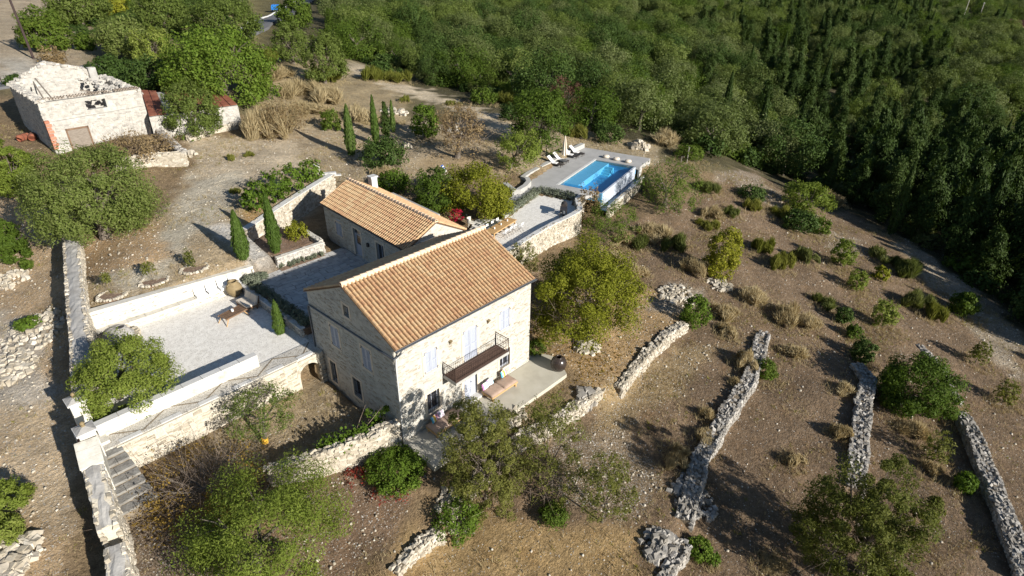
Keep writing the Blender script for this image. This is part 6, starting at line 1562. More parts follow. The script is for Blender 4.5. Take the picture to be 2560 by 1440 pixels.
KIND = {
 'olive': dict(gen='crown', mat='olive', asp=.36, kw=dict(clumps=130, cr=.19, shell=.55, base=.10, lob=.2)),
 'olivelight': dict(gen='crown', mat='olivelight', asp=.36, kw=dict(clumps=90, cr=.19, shell=.45, base=.08, lob=.34)),
 'sparse': dict(gen='crown', mat='sparse', asp=.4, dens=.32, kw=dict(clumps=190, cr=.13, shell=.22, base=.12, lob=.34, spread=.9)),
 'yardolive': dict(gen='crown', mat='olive', asp=.36, dens=.36, kw=dict(clumps=130, cr=.15, shell=.35, base=.1, lob=.34, spread=.8)),
 'carobG': dict(gen='crown', mat='yellowgreen', asp=.5, dens=.48, kw=dict(clumps=110, cr=.19, shell=.35, base=.10, lob=.3)),
 'bright': dict(gen='crown', mat='bright', asp=.55, kw=dict(clumps=100, cr=.20, shell=.55, base=.02, lob=.22)),
 'yellowgreen': dict(gen='crown', mat='yellowgreen', asp=.5, kw=dict(clumps=70, cr=.22, shell=.45, base=.02, lob=.24)),
 'dark': dict(gen='crown', mat='dark', asp=.5, kw=dict(clumps=70, cr=.24, shell=.5, base=.0, lob=.25)),
 'mid': dict(gen='crown', mat='mid', asp=.45, kw=dict(clumps=80, cr=.22, shell=.45, base=.03, lob=.28)),
 'feather': dict(gen='crown', mat='mid', asp=.3, dens=.42, kw=dict(clumps=90, cr=.17, shell=.4, base=.04, lob=.34, up=.5)),
 'brown': dict(gen='crown', mat='brown', asp=.4, dens=.3, kw=dict(clumps=70, cr=.2, shell=.4, base=.04, lob=.3, spread=.9)),
 'redbrown': dict(gen='crown', mat='redbrown', asp=.4, dens=.35, kw=dict(clumps=70, cr=.2, shell=.4, base=.12, lob=.3)),
 'gold': dict(gen='crown', mat='goldleaf', asp=.5, dens=.075, kw=dict(clumps=60, cr=.18, shell=.4, base=.1, lob=.3, spread=.9)),
 'broom': dict(gen='blades', mat='broom', dens=.8, kw=dict(lean=.5, tuft=9)),
 'greenbroom': dict(gen='blades', mat='greenbroom', dens=.8, kw=dict(lean=.5, tuft=9)),
 'dry': dict(gen='blades', mat='dry', dens=.5, kw=dict(lean=.6, tuft=12)),
 'lav': dict(gen='crown', mat='lav', asp=.25, dens=.6, kw=dict(clumps=40, cr=.3, shell=.5, base=0, lob=.1, up=.6)),
 'spike': dict(gen='blades', mat='lav', dens=.5, kw=dict(lean=.6, tuft=6)),
 'gcyp': dict(gen='spindle', mat='gcypress', asp=.3, lf=6.5, dens=1.0, kw=dict(power=.62, rough=.22)),
 'cyp': dict(gen='cone', mat='cypress', asp=.35, lf=6.5, dens=.7),
 'red': dict(gen='crown', mat='red', asp=.6, dens=.25, kw=dict(clumps=30, cr=.25, base=.2, lob=.3)),
 'redplant': dict(gen='crown', mat='redplant', asp=.6, dens=.10, kw=dict(clumps=40, cr=.22, base=0, lob=.3)),
 'vine': dict(gen='crown', mat='bright', asp=.8, dens=.3, kw=dict(clumps=50, cr=.22, shell=.45, base=.05, lob=.3)),
}
_sd = np.array([(math.cos(a) * math.cos(e), math.sin(a) * math.cos(e), math.sin(e)) for e in (-1.2, -.7, -.25, .25, .7, 1.2) for a in np.arange(0, 6.28, .52)] + [(0, 0, 1), (0, 0, -1)])
_sp = np.array([(math.cos(a) * r, math.sin(a) * r, z) for z, r in ((-1, .6), (-.75, 1), (-.3, .9), (.3, .6), (1, .03)) for a in np.arange(0, 6.28, .6)])
def bbox(c, W, hz, spindle):
    p = (_sp if spindle else _sd) * np.array([W / 2, W / 2, hz / 2]) + c
    x, y, z = topx(p); return x.min(), y.min(), x.max(), y.max()
def fit(x0, y0, x1, y1, foot, spindle, hmin, hmax, zb0):
    """Ground spot, width, crown bottom and top, so that the crown fills this box of the photograph."""
    fx, fy = foot if foot else ((x0 + x1) / 2, y1 - (x1 - x0) * .1); off = np.zeros(3)
    g = gr(fx, fy); dep = (g - CAM) @ CF; W = (x1 - x0) / FOC * dep; Hh = W * .8; zb = Hh * zb0
    for it in range(9):
        c = g + off + np.array([0, 0, (zb + Hh) / 2]); b = bbox(c, W, Hh - zb, spindle)
        W *= (x1 - x0) / (b[2] - b[0]); ex = ((x0 + x1) - (b[0] + b[2])) / 2
        e = math.asin((CAM[2] - g[2]) / np.linalg.norm(g - CAM)); k = dep / FOC / math.cos(e)
        if foot:
            off = off + CR * np.array([1, 1, 0]) * ex / FOC * dep * .9
            Hh += (b[1] - y0) * k * .8; zb += (b[3] - y1) * k * .8; zb = min(max(zb, 0), Hh * .6)
        else:
            Hh = min(max(Hh + ((y1 - y0) - (b[3] - b[1])) * k * .8, hmin * W), hmax * W); zb = zb0 * Hh
            fx += ex * .9; fy += ((y1 - b[3]) + (y0 - b[1])) / 2 * .8; g = gr(fx, min(fy, 1700)); dep = (g - CAM) @ CF
    return g, W, zb, Hh, np.linalg.norm(g - CAM), off
def plant(kind, x0, y0, x1, y1, label, name=None, cat=None, group=None, foot=None, trunk=None, near=1.0, hmul=1.0, hmax=1.3, hmin=.35, twigs=0, limbs=5, lean=0.0, mat2=None):
    sp = KIND[kind]['gen'] in ('spindle', 'cone'); kw = KIND[kind].get('kw', {})
    g, W, zb, Hh, d, off = fit(x0, y0, x1, y1, foot, sp, hmin, 12 if sp else hmax, kw.get('base', 0) if not sp else .02)
    name = name or ('shrub' if trunk is None else 'tree'); cat = cat or name.split('_')[-1]
    t = thing(name, label, cat, (g[0], g[1], g[2]), 0, group)
    me = grow(kind, W, Hh, zb / Hh, d, (x1 - x0) * (y1 - y0), near)
    o = link('crown' if trunk is not None or kind in ('cyp', 'gcyp') else 'foliage', me, t)
    if foot: o.location = (off[0], off[1], 0)
    if trunk is not None:
        mb = trunk_mb(seed_[0], Hh, trunk * W, W * .85, limbs, lean, max(.3, min(.5, zb / Hh + .12)))
        if foot:
            for i, v in enumerate(mb.v):
                f = min(1, max(0, v[2] / (Hh * .75))); mb.v[i] = (v[0] + off[0] * f, v[1] + off[1] * f, v[2])
        mb.build('trunk', MT['bark'], t)
    if twigs:
        V = twig_leaves(seed_[0], W, Hh, twigs, wd=max(.010, d / 1480 * .3), base=zb / Hh + .05); o = link('twigs', np_mesh('twigs', V.reshape(-1, 3), 4, MT['twig']), t)
        if foot: o.location = (off[0], off[1], 0)
    return t

# --- trees one can tell apart
plant('olive', 58, 370, 374, 585, 'huge round olive tree over the top end of the boundary wall', 'olive_tree', trunk=.045)
plant('olivelight', -45, 345, 88, 490, 'bushy olive cut by the left edge, level with the ruin', 'olive_tree', trunk=.04)
plant('mid', -45, 530, 62, 668, 'green shrub with bare stems at the left edge beside the lane', 'shrub', twigs=60)
plant('bright', 36, 790, 104, 826, 'bright green low bush growing out of the pale lane stones', 'bush', hmin=.4)
plant('mid', 50, 648, 86, 672, 'small green tuft beside the lane below the bare stems', 'bush')
plant('olivelight', 176, 836, 424, 1040, 'big leafy bush tree filling the corner of the gravel court', 'tree', trunk=.035, foot=(300, 1000), hmax=.95)
plant('bright', 330, 990, 400, 1040, 'small bright green shrub at the foot of the court tree', 'bush')
yo_ = plant('yardolive', 562, 962, 745, 1085, 'small round olive with pale leaning trunk in the yard', 'olive_tree', trunk=.035, foot=(664, 1106), near=.8, hmax=1.3)
MB().tube([(-.02, 0, .02), (.0, 0, .34)], [.19, .165], 10).build('painted_band', MT['yellowpaint'], yo_)
plant('gold', 340, 1105, 662, 1330, 'bare twiggy fig tree with a few golden leaves in the yard', 'fig_tree', trunk=.018, twigs=1100, limbs=7, near=.8, hmax=.55)
plant('olivelight', 450, 1160, 858, 1500, 'large feathery olive tree at the bottom edge of the picture', 'olive_tree', trunk=.03, foot=(640, 1420), near=.9, hmax=.9)
plant('olivelight', -60, 1190, 78, 1295, 'green olive bush at the left edge below the lane', 'bush', near=.7)
plant('olivelight', -60, 1280, 66, 1370, 'lower green olive bush at the left edge above the flat stones', 'bush', near=.7)
plant('bright', 914, 1122, 1056, 1226, 'dense bright green bush at the foot of the terrace', 'bush')
plant('redplant', 855, 1165, 925, 1215, 'dark red leafed weeds left of the bright green bush', 'weeds', cat='weeds')
plant('redplant', 925, 1215, 1020, 1250, 'dark red leafed weeds along the front of the bright green bush', 'weeds', cat='weeds')
plant('sparse', 1118, 992, 1312, 1275, 'thin almond tree with see-through crown in front of the terrace', 'almond_tree', trunk=.025, foot=(1215, 1250), twigs=500, hmax=1.2, near=2.6)
plant('sparse', 1285, 980, 1455, 1245, 'second thin almond tree to the right, over the terrace wall', 'almond_tree', trunk=.022, foot=(1380, 1225), twigs=550, hmax=1.2, near=.9)
plant('sparse', 1448, 1128, 1592, 1300, 'slender young almond among pale stones right of the almond pair', 'almond_tree', trunk=.018, foot=(1505, 1306), twigs=150, near=.9)
plant('bright', 1085, 1238, 1198, 1352, 'bright green loose shrub below the front almond tree', 'bush', near=.6)
plant('mid', 1350, 1252, 1422, 1316, 'small dark green shrub at the bottom, under the almond trees', 'bush')
plant('sparse', 2010, 1140, 2335, 1520, 'wide olive-brown tree at the bottom right over the end of the pale rubble wall', 'almond_tree', trunk=.025, foot=(2150, 1430), twigs=500, near=2.6, hmax=.9)
plant('carobG', 1330, 605, 1600, 840, 'large yellow-green spreading tree right of the house with stones round its trunk', 'carob_tree', trunk=.036, foot=(1463, 858), twigs=420, hmax=1.0, near=2.2)
plant('yellowgreen', 1766, 574, 1860, 692, 'upright yellow-green tree standing alone on the slope', 'tree', trunk=.03, hmax=1.4)
plant('bright', 1705, 740, 1781, 814, 'round green bush at the upper end of the climbing stone wall', 'bush', near=.8)
plant('mid', 1318, 845, 1366, 886, 'small dark bush at the right corner of the house', 'bush')
plant('feather', 1590, 402, 1752, 518, 'feathery spreading tree at the outer corner of the pool', 'tree', trunk=.03)
plant('brown', 1442, 460, 1502, 558, 'brown-tipped upright shrub at the curved end of the patio wall', 'shrub', hmax=1.8)
plant('feather', 1462, 498, 1592, 602, 'fine green shrub below the pool overflow wall', 'shrub')
plant('sparse', 1276, 608, 1342, 682, 'thin dark shrub in front of the patio wall beside the roof', 'shrub', near=1.3, twigs=40)
plant('mid', 1036, 418, 1130, 542, 'upright green half of the big shrubs behind the cottage', 'shrub', hmax=1.3)
plant('yellowgreen', 1105, 408, 1280, 545, 'wide brownish-green shrub with fine foliage behind the cottage roof', 'shrub')
plant('red', 1124, 520, 1156, 554, 'crimson bougainvillea at the corner of the cottage roof', 'bougainvillea')
plant('bright', 945, 424, 1026, 478, 'bright green citrus bush beside the cottage chimney', 'bush')
plant('dark', 905, 345, 1010, 420, 'dome-shaped dark green bush below the garden cypresses', 'bush', near=1.2)
plant('dry', 935, 400, 985, 440, 'clump of tall straw-coloured grass in front of the dark dome bush', 'grass_clump', cat='grass')
for (x0, y0, x1, y1, lab) in ((860, 262, 892, 390, 'leftmost tall thin cypress casting a long shadow on the orchard'), (926, 239, 950, 362, 'tallest thin cypress behind the dark dome bush'), (974, 252, 990, 330, 'thinnest dark cypress, last of the orchard row')):
    plant('gcyp', x0, y0, x1, y1, lab, 'cypress_tree', group='garden cypresses', foot=((x0 + x1) / 2 + 3, y1))
plant('cyp', 950, 250, 982, 342, 'bushier young cypress with short bare trunk among the thin ones', 'cypress_tree', group='garden cypresses', foot=(967, 345), trunk=.03, hmax=5)
plant('gcyp', 578, 526, 628, 662, 'broad cypress on the orchard edge above the white bench wall', 'cypress_tree', foot=(614, 660), group='garden cypresses')
plant('gcyp', 660, 484, 706, 634, 'tall green cypress in the mulched bed', 'cypress_tree', foot=(692, 632), group='garden cypresses')
plant('gcyp', 680, 752, 716, 838, 'small bright cypress standing in the gravel court', 'cypress_tree', foot=(701, 837), group='garden cypresses')
plant('yellowgreen', 714, 556, 768, 596, 'round yellow-green shrub in the corner of the mulched bed', 'shrub')
plant('bright', 1026, 264, 1096, 338, 'round bright green tree in front of the track', 'tree', trunk=.04, foot=(1062, 345))
plant('brown', 1095, 262, 1218, 370, 'brown half-bare tree with a stout grey trunk in the orchard', 'tree', trunk=.055, foot=(1143, 394), twigs=500, near=1.2, hmax=1.3)
plant('olivelight', 1244, 324, 1352, 412, 'light green tree with a crooked trunk left of the pool wall', 'tree', trunk=.03, foot=(1275, 422), near=.8, hmax=1.3)
plant('mid', 1284, 222, 1422, 372, 'tall dense dark green tree beyond the pool loungers', 'tree', trunk=.03, hmax=1.3)
plant('redbrown', 1370, 192, 1452, 292, 'reddish brown tree among the greens behind the pool', 'tree', trunk=.03, twigs=200, hmax=1.4)
plant('olive', 400, 208, 546, 328, 'rounded olive growing in front of the rusty shed roof', 'olive_tree', trunk=.035)
plant('bright', 408, 72, 682, 252, 'massive bright green spreading tree behind the shed', 'tree', trunk=.035, near=.9)
plant('dark', 218, 140, 330, 200, 'dark green dense shrub behind the ruin peak', 'shrub')
plant('dark', 300, 148, 425, 226, 'dark green shrub mass between the ruin and the massive tree', 'shrub')
plant('brown', 618, 245, 762, 348, 'brown dry thicket right of the shed', 'thicket', near=.55, twigs=200, hmax=.6)
plant('dry', 640, 228, 745, 330, 'straw-coloured stems standing in the brown thicket', 'dry_bush', cat='bush')
plant('dry', 600, 250, 690, 345, 'pale dry stems at the left side of the brown thicket', 'dry_bush', cat='bush')
plant('brown', 238, 330, 442, 400, 'dry brown brambles filling the enclosure below the ruin', 'brambles', near=1.2, twigs=300, hmin=.2)
plant('mid', 800, 275, 852, 325, 'small leafy shrub on the bank left of the first cypress', 'shrub')
plant('mid', 40, 22, 168, 122, 'green tree beside the tall utility pole', 'tree', trunk=.03)
plant('brown', 95, 115, 165, 158, 'brownish low shrub at the foot of the utility pole', 'shrub')
plant('olive', 112, -40, 268, 58, 'grey-green olive at the top edge left', 'olive_tree', trunk=.035)
plant('yellowgreen', 250, -30, 330, 40, 'yellow-green bush at the top edge between olives', 'bush')
plant('olive', 335, -15, 470, 75, 'olive tree behind the thin pale pole', 'olive_tree', trunk=.035)
plant('olive', 238, 44, 372, 135, 'olive tree above the dark shrubs behind the ruin', 'olive_tree', trunk=.035)
plant('olivelight', 320, 72, 440, 155, 'silvery olive tucked against the massive tree', 'olive_tree', trunk=.035)
plant('olive', 470, 0, 642, 108, 'wide olive above the massive bright tree', 'olive_tree', trunk=.035)
plant('mid', 690, -10, 780, 70, 'green tree right of the hill road', 'tree', trunk=.03)
plant('olive', 680, 58, 770, 150, 'olive tree on the bank above the straw slope', 'olive_tree', trunk=.035)
plant('olive', 745, 80, 862, 196, 'dense olive at the start of the pale track', 'olive_tree', trunk=.035)
plant('broom', 625, 105, 700, 160, 'yellow broom at the right edge of the massive tree', 'broom_bush')
plant('dark', 10, 186, 75, 215, 'dark low bush behind the left corner of the ruin', 'bush')
plant('mid', 185, 82, 235, 125, 'small pale green sapling on the bare bank', 'shrub')
plant('vine', 598, 455, 668, 528, 'near end clump of the vine row above the retaining wall', 'grape_vine', group='row of grape vines')
plant('vine', 650, 428, 716, 500, 'second clump of the vine row from the near end', 'grape_vine', group='row of grape vines')
plant('vine', 700, 412, 762, 482, 'third clump of the vine row from the near end', 'grape_vine', group='row of grape vines')
plant('vine', 745, 398, 808, 452, 'far end clump of the vine row beside the square post', 'grape_vine', group='row of grape vines')
for (x0, y0, x1, y1, l) in ((565, 378, 588, 400, 'tiny yellow-green tuft in the middle of the orchard'), (606, 372, 634, 392, 'pair of tiny tufts right of the middle orchard tuft'), (572, 462, 602, 482, 'tiny yellow tuft left of the vine row')):
    plant('broom', x0, y0, x1, y1, l, 'grass_tuft', cat='tuft')
plant('sparse', 248, 682, 275, 706, 'leafy head of the leftmost orchard sapling', 'sapling', foot=(282, 736), trunk=.02, near=1.5, hmax=3, limbs=3)
plant('sparse', 350, 656, 384, 682, 'leafy head of the middle orchard sapling', 'sapling', foot=(384, 702), trunk=.02, near=1.5, hmax=3, limbs=3)
plant('sparse', 458, 622, 484, 662, 'leafy head of the rightmost orchard sapling', 'sapling', foot=(480, 672), trunk=.02, near=1.5, hmax=3, limbs=3)
# --- lavender mounds along the planter, and grey tufts in the shade bed
def mound(x, y, z, W, Hh, kind, label, name, group, n=900):
    seed_[0] += 1; t = thing(name, label, 'plant', (x, y, z), 0, group)
    V = crown_leaves(seed_[0], W, Hh, n, .16, .04, clumps=40, cr=.3, shell=.5, base=0, lob=.1, up=.6) if kind == 'lav' else blade_leaves(seed_[0], W, Hh, n // 3, wd=.02, lean=.5, tuft=4)
    link('foliage', np_mesh('foliage', V.reshape(-1, 3), 4, G['lav']), t)
ORD = ['first', 'second', 'third', 'fourth', 'fifth', 'sixth', 'seventh', 'eighth', 'ninth', 'tenth', 'eleventh', 'twelfth', 'thirteenth', 'fourteenth', 'fifteenth', 'sixteenth']
for k in range(9): mound(.54, 10.35 + k * .93, ZY, .92, .55, 'lav', 'round grey-green lavender mound, %s along the planter from the house' % ORD[k], 'lavender', 'lavender mounds in the planter')
for k in range(3): mound(.62 + .45 * k, 18.2 - .12 * k, ZY, .85, .5, 'lav', 'grey-green mound under the white wall end, %s from the urn' % ORD[k], 'lavender', 'mounds under the white wall end')
for k in range(7): mound(3.35 + k * .52, 18.35 - .02 * k, ZY, .6, .62, 'spike', 'grey upright tuft, %s from the steps along the bed wall' % ORD[k], 'lavender_tuft', 'grey tufts along the bed wall', 900)
o = MB().prism([(3.05, 17.95), (6.7, 17.95), (6.7, 18.5), (3.05, 18.5)], ZY - .05, ZY + .035).build('planting_soil', MT['mulch']); o['kind'] = 'structure'
hp = [P(1262, 542, ZT)[:2], P(1345, 482, ZT)[:2]]; hq = [P(1352, 482, ZT)[:2], P(1436, 500, ZT)[:2]]
for k in range(10): f = (k + .5) / 10; mound(*(hp[0] * (1 - f) + hp[1] * f), ZT, 1.15, .7, 'lav', 'grey-green mound of the patio edge row, %s from the teak table' % ORD[k], 'lavender', 'low hedge of mounds along the patio', 800)
for k in range(6): f = (k + .5) / 6; mound(*(hq[0] * (1 - f) + hq[1] * f), ZT, 1.2, .75, 'lav', 'grey-green mound below the pool deck, %s from the left' % ORD[k], 'lavender', 'mounds below the pool deck', 800)
# --- ivy climbing over the yard wall
iv = thing('ivy', 'bright green climber hanging over the yard wall near the house corner', 'climber', (-2.6, 1.2, .2)); rg = np.random.default_rng(77)
pts = []
for (x, y, z), r, n in (((-.9, .75, 1.0), .45, 300), ((-1.7, .95, 1.15), .5, 420), ((-2.6, 1.3, 1.1), .55, 520), ((-3.4, 1.75, .95), .5, 420), ((-4.0, 1.9, .7), .4, 220), ((-.5, 1.5, 1.2), .3, 120), ((-.75, 2.0, 1.4), .2, 60), ((-.2, 1.0, 1.9), .22, 80)):
    pts.append(np.array([x + 2.6, y - 1.2, z - .2]) + rg.normal(size=(n, 3)) * r * np.array([.6, .45, .5]))
pts = np.concatenate(pts); V = leaves(rg, pts, np.tile([0, -.5, .8], (len(pts), 1)), .13, .11, .7)
link('foliage', np_mesh('foliage', V.reshape(-1, 3), 4, G['bright']), iv)
mb = MB()
for tip in ((1.9, 1.0, 1.6), (2.4, -.1, 2.0), (1.6, .3, 1.2), (.2, .3, 1.0), (-.9, .5, .8)): mb.tube([(0, -.1, 0), (tip[0] * .5, tip[1] * .5, tip[2] * .6), tip], [.03, .02, .008], 4)
mb.build('stems', MT['twig'], iv)
# --- shrubs on the slope to the right, each where it stands
SL = [
 ('broom',1866,486,1912,526,'bright yellow-green broom on the upper slope right of the pool tree'),('dark',1848,462,1916,500,'dark low bush just above the bright upper-slope broom'),
 ('olivelight',1962,452,2088,532,'spreading pale green tree at the forest edge'),('dark',1960,526,2046,580,'round dark green bush on the slope crest'),
 ('mid',2030,545,2080,585,'green shrub right of the round dark crest bush'),('greenbroom',1805,505,1850,540,'small green broom below the pool tree'),
 ('greenbroom',1575,578,1622,620,'soft green broom on the bank below the patio wall'),('greenbroom',1662,566,1728,625,'dark green broom clump left of the lone yellow-green tree'),
 ('broom',1745,535,1800,572,'olive broom above the lone yellow-green tree'),('dry',1600,540,1680,600,'straw-brown shrub between the soft green and dark green brooms'),
 ('dry',1490,605,1570,650,'straw grass clump on the bank under the patio wall'),('dry',1535,570,1590,610,'straw grass clump right of the fine green shrub'),
 ('broom',1880,575,1935,640,'leftmost tall broom of the middle slope group'),('broom',1925,600,1985,690,'tallest broom in the middle of the slope group'),('greenbroom',1985,590,2040,670,'right-hand broom of the middle slope group'),
 ('olivelight',2080,600,2142,662,'thin young tree with visible stem on the mid slope'),('greenbroom',2170,610,2235,650,'low green broom below the pale forest track'),('yellowgreen',2185,665,2225,700,'small yellow bush on the right slope'),
 ('olivelight',2118,675,2170,722,'small bright round sapling on the mid slope'),('greenbroom',2035,730,2095,770,'low green shrub left of the dark stump-like bush'),
 ('olivelight',2185,752,2250,815,'sapling with clear thin trunk on the right slope'),('dark',2088,765,2134,808,'dark compact bush in the middle of the right slope'),
 ('mid',2115,806,2158,850,'upper green half of the double bush above the pale rubble wall'),('dark',2130,845,2192,906,'lower dark half of the double bush above the pale rubble wall'),
 ('greenbroom',2262,712,2330,775,'left broom of the pair near the shaded strip'),('broom',2310,740,2372,800,'right broom of the pair near the shaded strip'),
 ('mid',2375,715,2450,800,'dark green shrub at the border of the shaded strip'),('greenbroom',2235,625,2330,690,'pale broom bank below the cypress wood'),
 ('mid',2200,886,2406,1035,'large green bush in the middle of the right-hand field'),('sparse',2425,850,2480,905,'tiny sapling near the right edge of the field'),('sparse',2490,950,2552,1005,'tiny sapling at the right edge of the picture'),
 ('mid',1888,893,1944,957,'dark round bush at the upper end of the broad rubble wall'),('sparse',2310,1080,2385,1150,'thin sapling right of the pale rubble wall'),('bright',2385,1180,2445,1230,'bright small shrub left of the right edge wall'),
 ('bright',1715,1340,1780,1400,'green weed bush beside the bottom heap of stones'),('bright',1765,1375,1800,1420,'small green weed right of the bottom heap'),
 ('dry',1858,700,1930,760,'pale dry bush right of the round green bush'),('dry',1925,740,2010,800,'pale dry bush in the middle of the dry slope'),('dry',1990,770,2050,820,'pale dry bush above the upper rubble end'),
 ('dry',1835,850,1890,930,'tall dry grass at the left side of the broad rubble wall top'),('dry',1960,850,2020,895,'dry tuft on the field right of the rubble wall top'),('dry',2085,945,2140,985,'dry tuft left of the pale rubble wall top'),
 ('dry',1780,750,1850,800,'dry pale grass patch right of the green wall-end bush'),('dry',1800,800,1850,840,'lower dry pale grass patch right of the green wall-end bush'),('dry',1965,1115,2010,1170,'single dry tuft in the middle field'),
 ('dry',2080,1010,2130,1140,'strip of dry grass along the left of the pale rubble wall'),('dry',2260,1040,2345,1100,'big dry tuft below the large field bush'),('dry',2310,1130,2360,1200,'dry tuft beside the thin sapling'),
 ('dry',1735,1060,1790,1110,'dry grass on the lower part of the broad rubble wall'),('dry',1830,930,1860,970,'small dry grass on the broad rubble wall'),('dry',1660,1100,1730,1160,'brown dry bush left of the broad rubble wall'),
 ('dry',1750,1010,1790,1050,'upper dry bush left of the broad rubble wall'),('dry',1900,1400,1980,1440,'pale dry tuft at the bottom edge of the middle field'),
 ('dry',1560,640,1620,700,'dry grass above the loose pale rubble'),('dry',1690,625,1760,680,'dry grass left of the lone yellow-green tree foot'),('broom',1930,505,1985,545,'olive-green broom between the broom and the crest bush'),
 ('mid',1752,300,1830,372,'bright rounded thicket beyond the rock heap'),('dark',1490,310,1560,355,'dark shrub above the pool deck corner'),('broom',1410,300,1470,345,'straw broom behind the folded parasol'),
 ('dry',1630,310,1700,360,'tan dry thicket above the rock heap'),('broom',1820,290,1880,350,'yellowish broom at the forest foot'),('mid',1690,360,1760,400,'low green thicket right of the rock heap'),
 ('broom',1000,222,1024,262,'yellow broom on the bank left of the track'),('broom',1115,243,1145,264,'small round broom at the edge of the track'),('broom',905,150,960,200,'yellow broom at the top of the track'),
 ('dry',690,180,790,240,'pale straw shrubs on the slope above the dry thicket'),('dry',780,200,860,260,'pale straw shrubs beside the track bend'),('dry',700,235,800,290,'straw grass in the middle of the dry slope'),
 ('dry',860,250,930,300,'straw grass above the first cypress'),('dry',640,150,730,200,'straw shrubs below the dense olive'),('broom',790,150,860,205,'olive broom under the dense track olive'),
 ('broom',1230,215,1290,262,'yellow-green broom below the forest edge olives'),('broom',1290,235,1330,280,'olive broom left of the tall dark tree'),('dark',1250,260,1300,300,'dark low shrub at the right end of the track'),
 ('broom',1060,170,1110,210,'tan broom below the forest at the track'),('mid',1180,220,1240,260,'green shrub between the forest and the track'),('broom',960,165,1020,205,'green broom at the forest foot above the track'),
 ('dry',2050,470,2110,510,'dry pale bush at the forest foot'),('greenbroom',1740,440,1800,480,'pale green broom right of the pool tree'),('dry',1760,500,1810,545,'dry bush below the pool tree'),
]
SHR = []
for e in SL:
    k = e[0]; nm = {'broom': 'broom_bush', 'greenbroom': 'broom_bush', 'dry': 'dry_bush'}.get(k, 'bush')
    tr = .028 if ('sapling' in e[5] or 'tree' in e[5].split('of')[0][:28] and 'tree' in e[5][:26]) and k in ('olivelight', 'sparse') else None
    SHR.append((e[1:5], plant(k, *e[1:5], e[5], 'sapling' if tr and 'sapling' in e[5] else ('tree' if tr else nm), cat='bush' if not tr else None, trunk=tr, hmax=1.0 if not tr else 1.5)))

# --- the wood: trees standing one beside the other up the far slopes
rngF = np.random.default_rng(12)
ol = [np_mesh('crown', crown_leaves(500 + i, 8.0, 6.4, 9500, .28, .12, clumps=58, cr=.25, shell=.6, base=.03, lob=.42).reshape(-1, 3), 4, G[m_]) for i, m_ in enumerate(('wood', 'mid', 'wood', 'olive', 'wood', 'dark'))]
cy = [np_mesh('crown', cone_leaves(540 + i, 5.6, 10.8, 9000, .36, .13, whorls=10).reshape(-1, 3), 4, G['cypress']) for i in range(4)]
cs_ = [np_mesh('crown', cypress_leaves(560 + i, 2.0, 11.0, 4500, .36, .12, power=.7, rough=.3).reshape(-1, 3), 4, G['cypress']) for i in range(2)]
us_ = [np_mesh('foliage', crown_leaves(580 + i, 3.4, 2.2, 1100, .36, .17, clumps=40, cr=.24, base=0, lob=.3).reshape(-1, 3), 4, G[m_]) for i, m_ in enumerate(('mid', 'dark', 'dark', 'greenbroom'))]
tkm = trunk_mb(7, 4.8, .26, 3.4, 4).mesh('trunk', MT['bark']); tkc = MB().tube([(0, 0, -.4), (0, 0, 6)], [.2, .09], 6).mesh('trunk', MT['bark'])
WOOD = [(860,125),(905,175),(1010,190),(1130,225),(1240,250),(1300,262),(1420,300),(1500,330),(1660,330),(1760,385),(1860,420),(2000,455),(2150,540),(2300,640),(2440,715),(2560,800),(2760,960),(2900,900),(2900,-300),(780,-300),(800,-20),(830,40)]
CYPZ = [(1850,330),(1790,150),(1840,40),(2000,10),(2330,20),(2370,180),(2400,330),(2620,420),(2900,600),(2900,960),(2640,900),(2440,720),(2250,600),(2120,520),(1960,430)]
CLEAR = [[(2490,290),(2620,270),(2660,360),(2510,350)], [(2350,150),(2430,150),(2440,172),(2360,168)], [(2395,20),(2440,20),(2450,72),(2400,72)], [(2510,66),(2620,60),(2620,96),(2520,96)], [(1580,42),(1630,42),(1630,66),(1580,66)]]
c_ = []
for sx in np.arange(30, 420, 6.2):
    for sy in np.arange(-75, 400, 6.2):
        c_.append((sx + rngF.uniform(-3, 3), sy + rngF.uniform(-3, 3)))
c_ = np.array(c_); cz = H(c_[:, 0], c_[:, 1]); cpx, cpy, cpz = topx(np.c_[c_, cz])
ok = inpoly(cpx, cpy, WOOD) & (cpz > 40)
for cl in CLEAR: ok &= ~inpoly(cpx, cpy, cl)
inz = inpoly(cpx, cpy, CYPZ)
hill = (cpx > 240) & (cpx < 860) & (cpy < 40) & (cpz > 110) & ~((cpx > 600) & (cpx < 800) & (cpy > -25)); ok |= hill & (rngF.random(len(ok)) < .5); ok |= (c_[:, 0] > 50) & (c_[:, 0] < 88) & (c_[:, 1] < -29) & (c_[:, 1] > -64) & (cpx > 2640)
trees = []
for i in np.where(ok)[0]:
    cyp = inz[i] and rngF.random() < ((.78 if cpx[i] > 1900 else .5) if cpy[i] > 150 else .5) or (not inz[i] and cpx[i] > 1700 and rngF.random() < .10)
    if cpx[i] > 2040 and cpy[i] > 360: cyp = rngF.random() < .92
    if cyp: s = rngF.uniform(.5, 1.0); w = 'slim' if rngF.random() < .18 else 'wild'
    else: s = rngF.uniform(.5, 1.2) * (1.0 if cpz[i] > 70 else .75); w = 'olive'
    inf = -40 < cpx[i] < 2600 and -60 < cpy[i] < 1000
    trees.append((cpz[i] + (0 if inf else 5000), w, c_[i, 0], c_[i, 1], cz[i], s, rngF.uniform(0, 6.28), rngF.random()))
